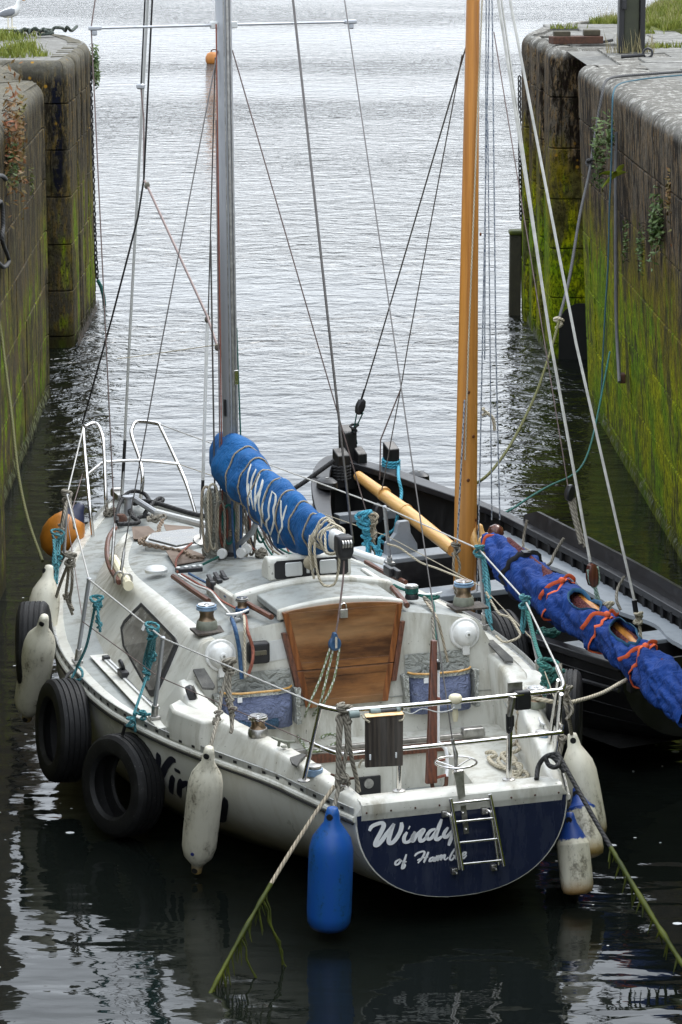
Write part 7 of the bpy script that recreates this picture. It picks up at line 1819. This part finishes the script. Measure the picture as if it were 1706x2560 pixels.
for j in range(9):
    rr.append([V((1.768,20.166,0.5)) + V(.34 * (i / 8 - .5) + .03 * mnoise.noise(V(i, j, 3.3)), .30 * (j / 8 - .5), .05 * mnoise.noise(V(i * .9, j * .9, .7)) + .13 * math.exp(-((i - 4) ** 2 + (j - 4) ** 2) / 8)) for i in range(9)])
m.loft(rr, False); m.build('sheet', M['tarp'], tp, 80)

# ================================================================== things beyond the boats
# far orange mooring buoy
fb_ = thing('mooring_buoy', 'orange mooring buoy floating on the open water beyond the masts', 'buoy', V((-3.933,95.985,0)))
m = MB(); m.lathe([(.16, -.2), (.26, -.08), (.28, .05), (.24, .17), (.14, .23), (.05, .24)], (0, 0, .10), (.15, 0, 1), 20); m.build('float', simple('float_orange', (.45, .17, .03), .6, 0, .35, 2), fb_, 60)
m = MB(); m.tube([V(.10 * math.cos(t), .03, .33 + .09 * math.sin(t)) for t in [math.pi * k / 8 for k in range(9)]], .018, 6); m.build('lifting_ring', M['rust'], fb_, 60)
# post on the right quay
ps = thing('mooring_post', 'tall dark green steel and timber post on the right quay', 'post', V((3.331,35.673,3.69)))
m = MB(); m.box((.0, 0, 1.9), (.17, .20, 3.8)); m.build('post_core', M['post_green'] if 'post_green' in M else simple('post_green', (.030, .034, .016), .6, 0, .35, 8, .2), ps, 0, .006)
for x in (-.115, .125):
    m = MB(); m.box((x, -.01, 1.9), (.06, .26, 3.8)); m.build('post_flange', M['tar_black'], ps, 0, .01)
for z in (.55, .98):
    m = MB(); m.box((-.09, -.15, z), (.05, .06, .12)); m.build('post_bolt', M['dark_metal'], ps, 0, .012)
sp = [(ps.location.x + random.uniform(-.28, .28), ps.location.y + random.uniform(-.22, .1), 3.69) for _ in range(120)]
grass_stuff('dry_grass', sp, M['grass_dry'], .05, .3, .005)
# iron strap on the right pier, ring on the quay
ir = thing('iron_bracket', 'rusty iron gate bracket lying on the edge of the right pier', 'bracket')
e0, e1 = V((2.515,37.113,3.7)), V((3.123,37.274,3.72))
m = MB(); d = (e1 - e0); m.box((e0 + e1) / 2 + V(0, 0, .045), (d.length, .20, .09), Matrix.Rotation(math.atan2(d.y, d.x), 3, 'Z')); m.build('strap', M['rust'], ir, 0, .01)
for f in (.22, .82):
    m = MB(); m.box(e0.lerp(e1, f) + V(0, .05, .12), (.20, .2, .07)); m.build('lug', M['rust_dark'] if 'rust_dark' in M else simple('rust_dark', (.06, .05, .03), .85, 0, .4, 20, .4), ir, 0, .012)
m = MB(); m.tube([e1, e1 + V(.15, -.02, .03)], .018, 6); m.build('pin', M['dark_metal'], ir, 60)
rg = thing('mooring_ring', 'rusty ring and shackle beside the foot of the dark post', 'ring', V((3.415,34.464,3.7)))
m = MB(); m.tube([V(.05 * math.cos(t), 0, .05 + .05 * math.sin(t)) for t in [2 * math.pi * k / 14 for k in range(14)]], .014, 6, closed=True); m.tube([(-.04, 0, .03), (-.22, -.02, .015), (-.30, -.02, .01)], .02, 6); m.build('ring', M['dark_metal'], rg, 60)
# pipe down the right wall
pp_ = thing('drain_pipe', 'grey metal pipe fixed down the mossy right wall', 'pipe')
m = MB(); m.tube(crom([(2.591,29,3.319), (2.598,29,2.679), (2.622,29,1.612), (2.635,28.9,1.242), (2.637,28.7,0.986)], 5), .017, 10); m.build('pipe', simple('pipe_grey', (.13, .13, .135), .6, 0, .3, 10), pp_, 60)
m = MB(); m.box(V((2.672,28.8,1.008)), (.06, .12, .09)); m.build('pipe_bracket', M['rust'], pp_, 0, .012)
# chains down the outer arrises of both piers
chain('dark chain hanging down the edge of the left pier', [(-3.348,41.3,3.197), (-3.336,41.3,1.945), (-3.321,41.3,0.868), (-3.298,41.3,0.325)], .055, .011, 'dark_metal', seg=30)
chain('dark chain hanging down the edge of the right pier', [(2.273,39.4,3.185), (2.29,39.4,2.219), (2.315,39.4,1.347)], .05, .010, 'dark_metal', seg=30)
rope('short green rope end trailing from the left pier chain into the water', [(-3.298,41.3,0.325), (-3.256,41.3,0.243), (-3.235,41.3,0.172), (-3.215,41.3,0.079), (-3.207,41.3,-0.084)], .025, 'rope_green', cat='rope')
# timber pile in the water beside the right pier
tpile = thing('timber_pile', 'short square timber pile standing in the water at the right pier', 'pile', V((2.297,40.274,0)))
m = MB(); m.box((0, 0, .2), (.15, .22, 1.74)); m.build('pile', M['pile_wood'] if 'pile_wood' in M else simple('pile_wood', (.035, .032, .018), .8, 0, .4, 8, .3), tpile, 0, .012)
m = MB(); m.box((.01, 0, 1.09), (.20, .26, .06)); m.build('pile_cap', M['weed_hang'], tpile, 0, .02)
# coil of old rope on the left pier
m = MB(); rnd = random.Random(33)
pts = [V((-4.451,42.534,3.52)).lerp(V((-3.713,43.408,3.52)), k / 16) + V(0, rnd.uniform(-.25, .25), .03 + rnd.uniform(0, .08)) for k in range(17)]
m.tube(crom(pts, 4), .022, 6); m.tube(crom([p + V(rnd.uniform(-.2, .2), rnd.uniform(-.2, .2), -.02) for p in pts[2:13]], 4), .02, 6)
tag(m.build('rope_heap', M['rope_dark_green'] if 'rope_dark_green' in M else rope_mat('rope_dark_green', (.06, .075, .06), (.02, .03, .025), .9, 24), None, 60), 'dark old rope strewn along the top of the left pier', 'rope')

# gull on the left pier: one continuous body with wings, legs and a bill
gl = thing('gull', 'grey and white gull standing on the left pier facing right', 'gull', V((-4.847,45.445,3.5)))
def gull_mat():
    t = NT('gull_white'); return t.set((.72, .72, .70), .7)
M['gull_white'] = gull_mat(); M['gull_grey'] = simple('gull_grey', (.20, .21, .23), .7, 0, .2, 20)
m = MB()
body = [(-.20, .19, .012, .010), (-.15, .20, .035, .03), (-.08, .205, .06, .062), (0, .22, .072, .078), (.07, .25, .066, .074), (.11, .29, .05, .055), (.125, .33, .036, .040), (.13, .365, .034, .036), (.145, .395, .038, .038), (.165, .41, .034, .032), (.185, .408, .018, .018)]
rr = []
for i, (x, z, wy, wz) in enumerate(body):
    a = body[max(i - 1, 0)]; b = body[min(i + 1, len(body) - 1)]; d = V(b[0] - a[0], 0, b[1] - a[1]).normalized(); u = V(-d.z, 0, d.x)
    rr.append([V(x, 0, z) + V(0, wy * math.cos(t), 0) + u * (wz * math.sin(t)) for t in [2 * math.pi * k / 14 for k in range(14)]])
m.loft(rr, True, True, True); m.build('body', M['gull_white'], gl, 80)
for sd in (-1, 1):
    m = MB(); wr = []
    for f, zc, h in ((-.27, .175, .006), (-.18, .19, .025), (-.08, .215, .05), (.02, .235, .058), (.07, .245, .03)):
        wr.append([V(f, sd * (.062 + .014 * math.cos(t)) * (1 if f > -.15 else .6), zc + h * math.sin(t)) for t in [2 * math.pi * k / 10 for k in range(10)]])
    m.loft(wr, True, True, True); m.build('wing', M['gull_grey'], gl, 80)
    m = MB(); m.tube([V(-.0 + .03 * sd, sd * .03, .17), V(.0 + .03 * sd, sd * .03, .02), V(.02 + .03 * sd, sd * .03, .0)], .008, 6); m.box(V(.035 + .03 * sd, sd * .03, .006), (.06, .045, .008)); m.build('leg', M['cream_plastic'], gl, 30)
    m = MB(); m.lathe([(.006, 0), (.004, .003)], V(.168, sd * .031, .414), (0, sd, 0), 8); m.build('eye', M['black_plastic'], gl, 0)
m = MB(); m.tube([V(.175, 0, .405), V(.21, 0, .40), V(.225, 0, .392)], [.014, .010, .004], 8); m.build('bill', simple('bill', (.5, .28, .12), .5), gl, 60)
gl.rotation_euler = (0, 0, .15)

# ================================================================== plants growing on the walls and quays
def tuft(label, spots, mat, h0, h1, name='grass_tuft', cat='grass tuft', w=.010):
    m = MB()
    for (x, y, z) in spots:
        h = random.uniform(h0, h1); a = random.uniform(0, 6.28); l = random.uniform(.2, .7) * h; b = random.uniform(0, 6.28)
        dx, dy = math.cos(a) * w, math.sin(a) * w; ex, ey = math.cos(b) * l, math.sin(b) * l
        m.add([(x - dx, y - dy, z), (x + dx, y + dy, z), (x + dx * .6 + ex * .4, y + dy * .6 + ey * .4, z + h * .6), (x - dx * .6 + ex * .4, y - dy * .6 + ey * .4, z + h * .6), (x + ex, y + ey, z + h)], [(0, 1, 2, 3), (3, 2, 4)])
    return tag(m.build(name, M[mat], None, 0, recalc=False), label, cat, kind='stuff')
def spots(c, rx, ry, n, z=None):
    c = V(c); return [(c.x + random.gauss(0, rx), c.y + random.gauss(0, ry), c.z - .01) for _ in range(n)]
tuft('bright grass clump on the left pier beside the gull', spots((-4.624,42.607,3.5), .16, .35, 420), 'grass', .06, .16)
tuft('green grass tuft at the inner edge of the left pier', spots((-4.041,39.357,3.5), .10, .25, 260) + spots((-4.218,38.642,3.5), .12, .15, 160), 'grass', .06, .20)
tuft('low grass tuft near the front corner of the left pier', spots((-3.742,38.467,3.5), .06, .10, 70) + spots((-4.029,38.122,3.5), .1, .08, 90), 'grass', .04, .10)
for lb, px, n in (('small grass tuft in the paving right of the dark post', (3.7,36.414,3.7), 70), ('grass tuft at the bracket of the right pier', (2.975,41.269,3.7), 60), ('grass tuft between slabs below the grass bank', (3.916,39.683,3.7), 70), ('short grass by the far right paving joint', (3.954,36.586,3.7), 50)):
    tuft(lb, spots(px, .10, .05, n), 'grass', .03, .10)
def wall_plant(label, c, n_, R, mat, nrm, name='wall_plant', cat='plant', leaf=.03, down=.6, stems=True, squash=1.5):
    root = thing(name, label, cat); c = V(c); nv = V(nrm).normalized(); m = MB(); st = MB(); rnd = random.Random(int(c.y * 100))
    tv = nv.cross(V(0, 0, 1)).normalized()
    for k in range(n_):
        f = rnd.random(); base = c + tv * rnd.gauss(0, R * .4) + V(0, 0, rnd.gauss(0, R * squash * .45))
        tip = base + nv * rnd.uniform(.02, R * .75) + V(0, 0, rnd.uniform(-down, .5) * R * .5) + tv * rnd.gauss(0, R * .2)
        d = V(rnd.gauss(0, 1), rnd.gauss(0, 1), rnd.gauss(0, 1)).normalized(); e = d.orthogonal().normalized()
        L = leaf * rnd.uniform(.6, 1.3); W = L * .38
        m.add([tip - d * L, tip + e * W - d * L * .1, tip + d * L, tip - e * W - d * L * .1], [(0, 1, 2, 3)])
        if k % 7 == 0: st.tube([base, (base + tip) / 2 + V(0, 0, .01), tip], .003, 4)
    tag(m.build('leaves', M[mat], root, 0, recalc=False), kind='stuff'); tag(st.build('stems', M['wrack'], root, 0), kind='stuff')
    return root
LX = -3.12
wall_plant('red and orange leafed plant growing from the left wall', (-3.14,28.673,3.272), 420, .26, 'valerian', (1, 0, 0), leaf=.035, squash=2.2)
wall_plant('green shoots below the red plant on the left wall', (-3.13,28.676,3.067), 160, .15, 'fern', (1, 0, 0), leaf=.03)
wall_plant('small moss tuft in a joint of the left wall', (-3.2,31.368,2.598), 60, .08, 'weed_hang', (1, 0, 0), leaf=.02, squash=2)
wall_plant('shrubby plant overhanging the seaward edge of the left pier', (-3.414,42,3.225), 160, .15, 'fern', (1, .2, 0), leaf=.04)
wall_plant('second plant lower on the seaward edge of the left pier', (-3.385,42,3.042), 110, .13, 'fern', (1, .2, 0), leaf=.04)
wall_plant('leafy plant beside the blue rope on the right wall', (2.513,29.2,3.114), 260, .17, 'fern', (-1, 0, 0), leaf=.03, squash=2.0)
wall_plant('fern sprouting under the coping of the right wall', (2.58,29,3.301), 120, .10, 'fern', (-1, 0, 0), leaf=.025, squash=2.0)
wall_plant('spleenwort fern hanging low beside the grey pipe', (2.609,27.6,2.481), 90, .09, 'fern', (-1, 0, 0), leaf=.022, squash=2.6)
wall_plant('spleenwort fern right of the grey pipe', (2.665,26.8,2.486), 90, .09, 'fern', (-1, 0, 0), leaf=.022, squash=2.6)
wall_plant('broad fern patch at the right edge of the mossy wall', (2.737,25.9,2.797), 260, .16, 'fern', (-1, 0, 0), leaf=.03, squash=1.8)
wall_plant('reddish plant at the far right edge of the wall', (2.804,25.4,3.117), 160, .14, 'valerian', (-1, 0, 0), leaf=.03, squash=2)
# bright hart's-tongue fern: a few long leaves, each a part
hf = thing('tongue_fern', 'bright yellow green strap leafed fern on the right wall', 'fern'); c = V((2.603,28.6,2.944)); c.x -= .04
for a, L in ((-.9, .22), (-.35, .16), (.25, .25), (.55, .18), (-1.6, .14)):
    m = MB(); rr = []
    for k in range(8):
        f = k / 7; p = c + V(math.sin(a) * L * f, -.12 * f, math.cos(a) * L * f * .9 - .10 * f * f); w = .022 * math.sin(math.pi * min(1, f * .9 + .12)) + .003
        q = V(math.cos(a), 0, -math.sin(a)); rr.append([p - q * w, p + V(0, -.006, 0), p + q * w])
    m.loft(rr, False); m.build('leaf', M['fern_bright'], hf, 60)
# weed fringes at the waterline
def fringe(label, pts, n_, mat, L0, L1, nrm, name='seaweed', cat='seaweed'):
    m = MB(); rnd = random.Random(n_)
    P_ = [V(p) for p in pts]
    for k in range(n_):
        i = rnd.randrange(len(P_) - 1); p = P_[i].lerp(P_[i + 1], rnd.random()) + V(0, 0, rnd.uniform(-.05, .14) * (rnd.random() ** 1.5)) ; L = rnd.uniform(L0, L1)
        nv = V(nrm) * rnd.uniform(.004, .02); tv = V(nrm).cross(V(0, 0, 1)) * rnd.gauss(0, .02); w = V(nrm).cross(V(0, 0, 1)) * rnd.uniform(.006, .014)
        m.add([p - w, p + w, p + nv + tv + w - V(0, 0, L * .5), p + nv + tv - w - V(0, 0, L * .5), p + nv * 1.6 + tv * 2 - V(0, 0, L)], [(0, 1, 2, 3), (3, 2, 4)])
    o = m.build(name, M[mat], None, 0, recalc=False); return tag(o, label, cat, kind='stuff')
fringe('weed', [(-2.99, 22, .12), (-3.09, 27, .12), (-3.24, 33.5, .12)], 420, 'weed_hang', .04, .12, (1, 0, 0))
fringe('wrack', [(-3.25, 37.5, .05), (-3.26, 39, .05), (-3.28, 41.2, .05)], 420, 'wrack', .08, .22, (1, 0, 0))
fringe('weed', [(2.96, 21, .12), (2.86, 26, .12), (2.73, 33.0, .12)], 420, 'weed_hang', .04, .12, (-1, 0, 0))
fringe('wrack', [(2.5, 36.6, .05), (2.45, 38.5, .05), (2.41, 40.3, .05)], 420, 'weed_hang', .08, .25, (-1, 0, 0))
# bits of foam on the dark water
m = MB(); rnd = random.Random(77)
for k in range(70):
    x = rnd.uniform(1.2, 2.4) if k < 30 else rnd.uniform(-2.6, -1.6); y = rnd.uniform(14.8, 20.0) if k < 30 else rnd.uniform(15, 27)
    r = rnd.choice((.006, .008, .010, .022)); n = 8
    m.add([(x + r * 1.3 * math.cos(2 * math.pi * j / n), y + r * math.sin(2 * math.pi * j / n), .004) for j in range(n)], [tuple(range(n))])
tag(m.build('foam', M['lettering_white'], None, 0), kind='stuff')
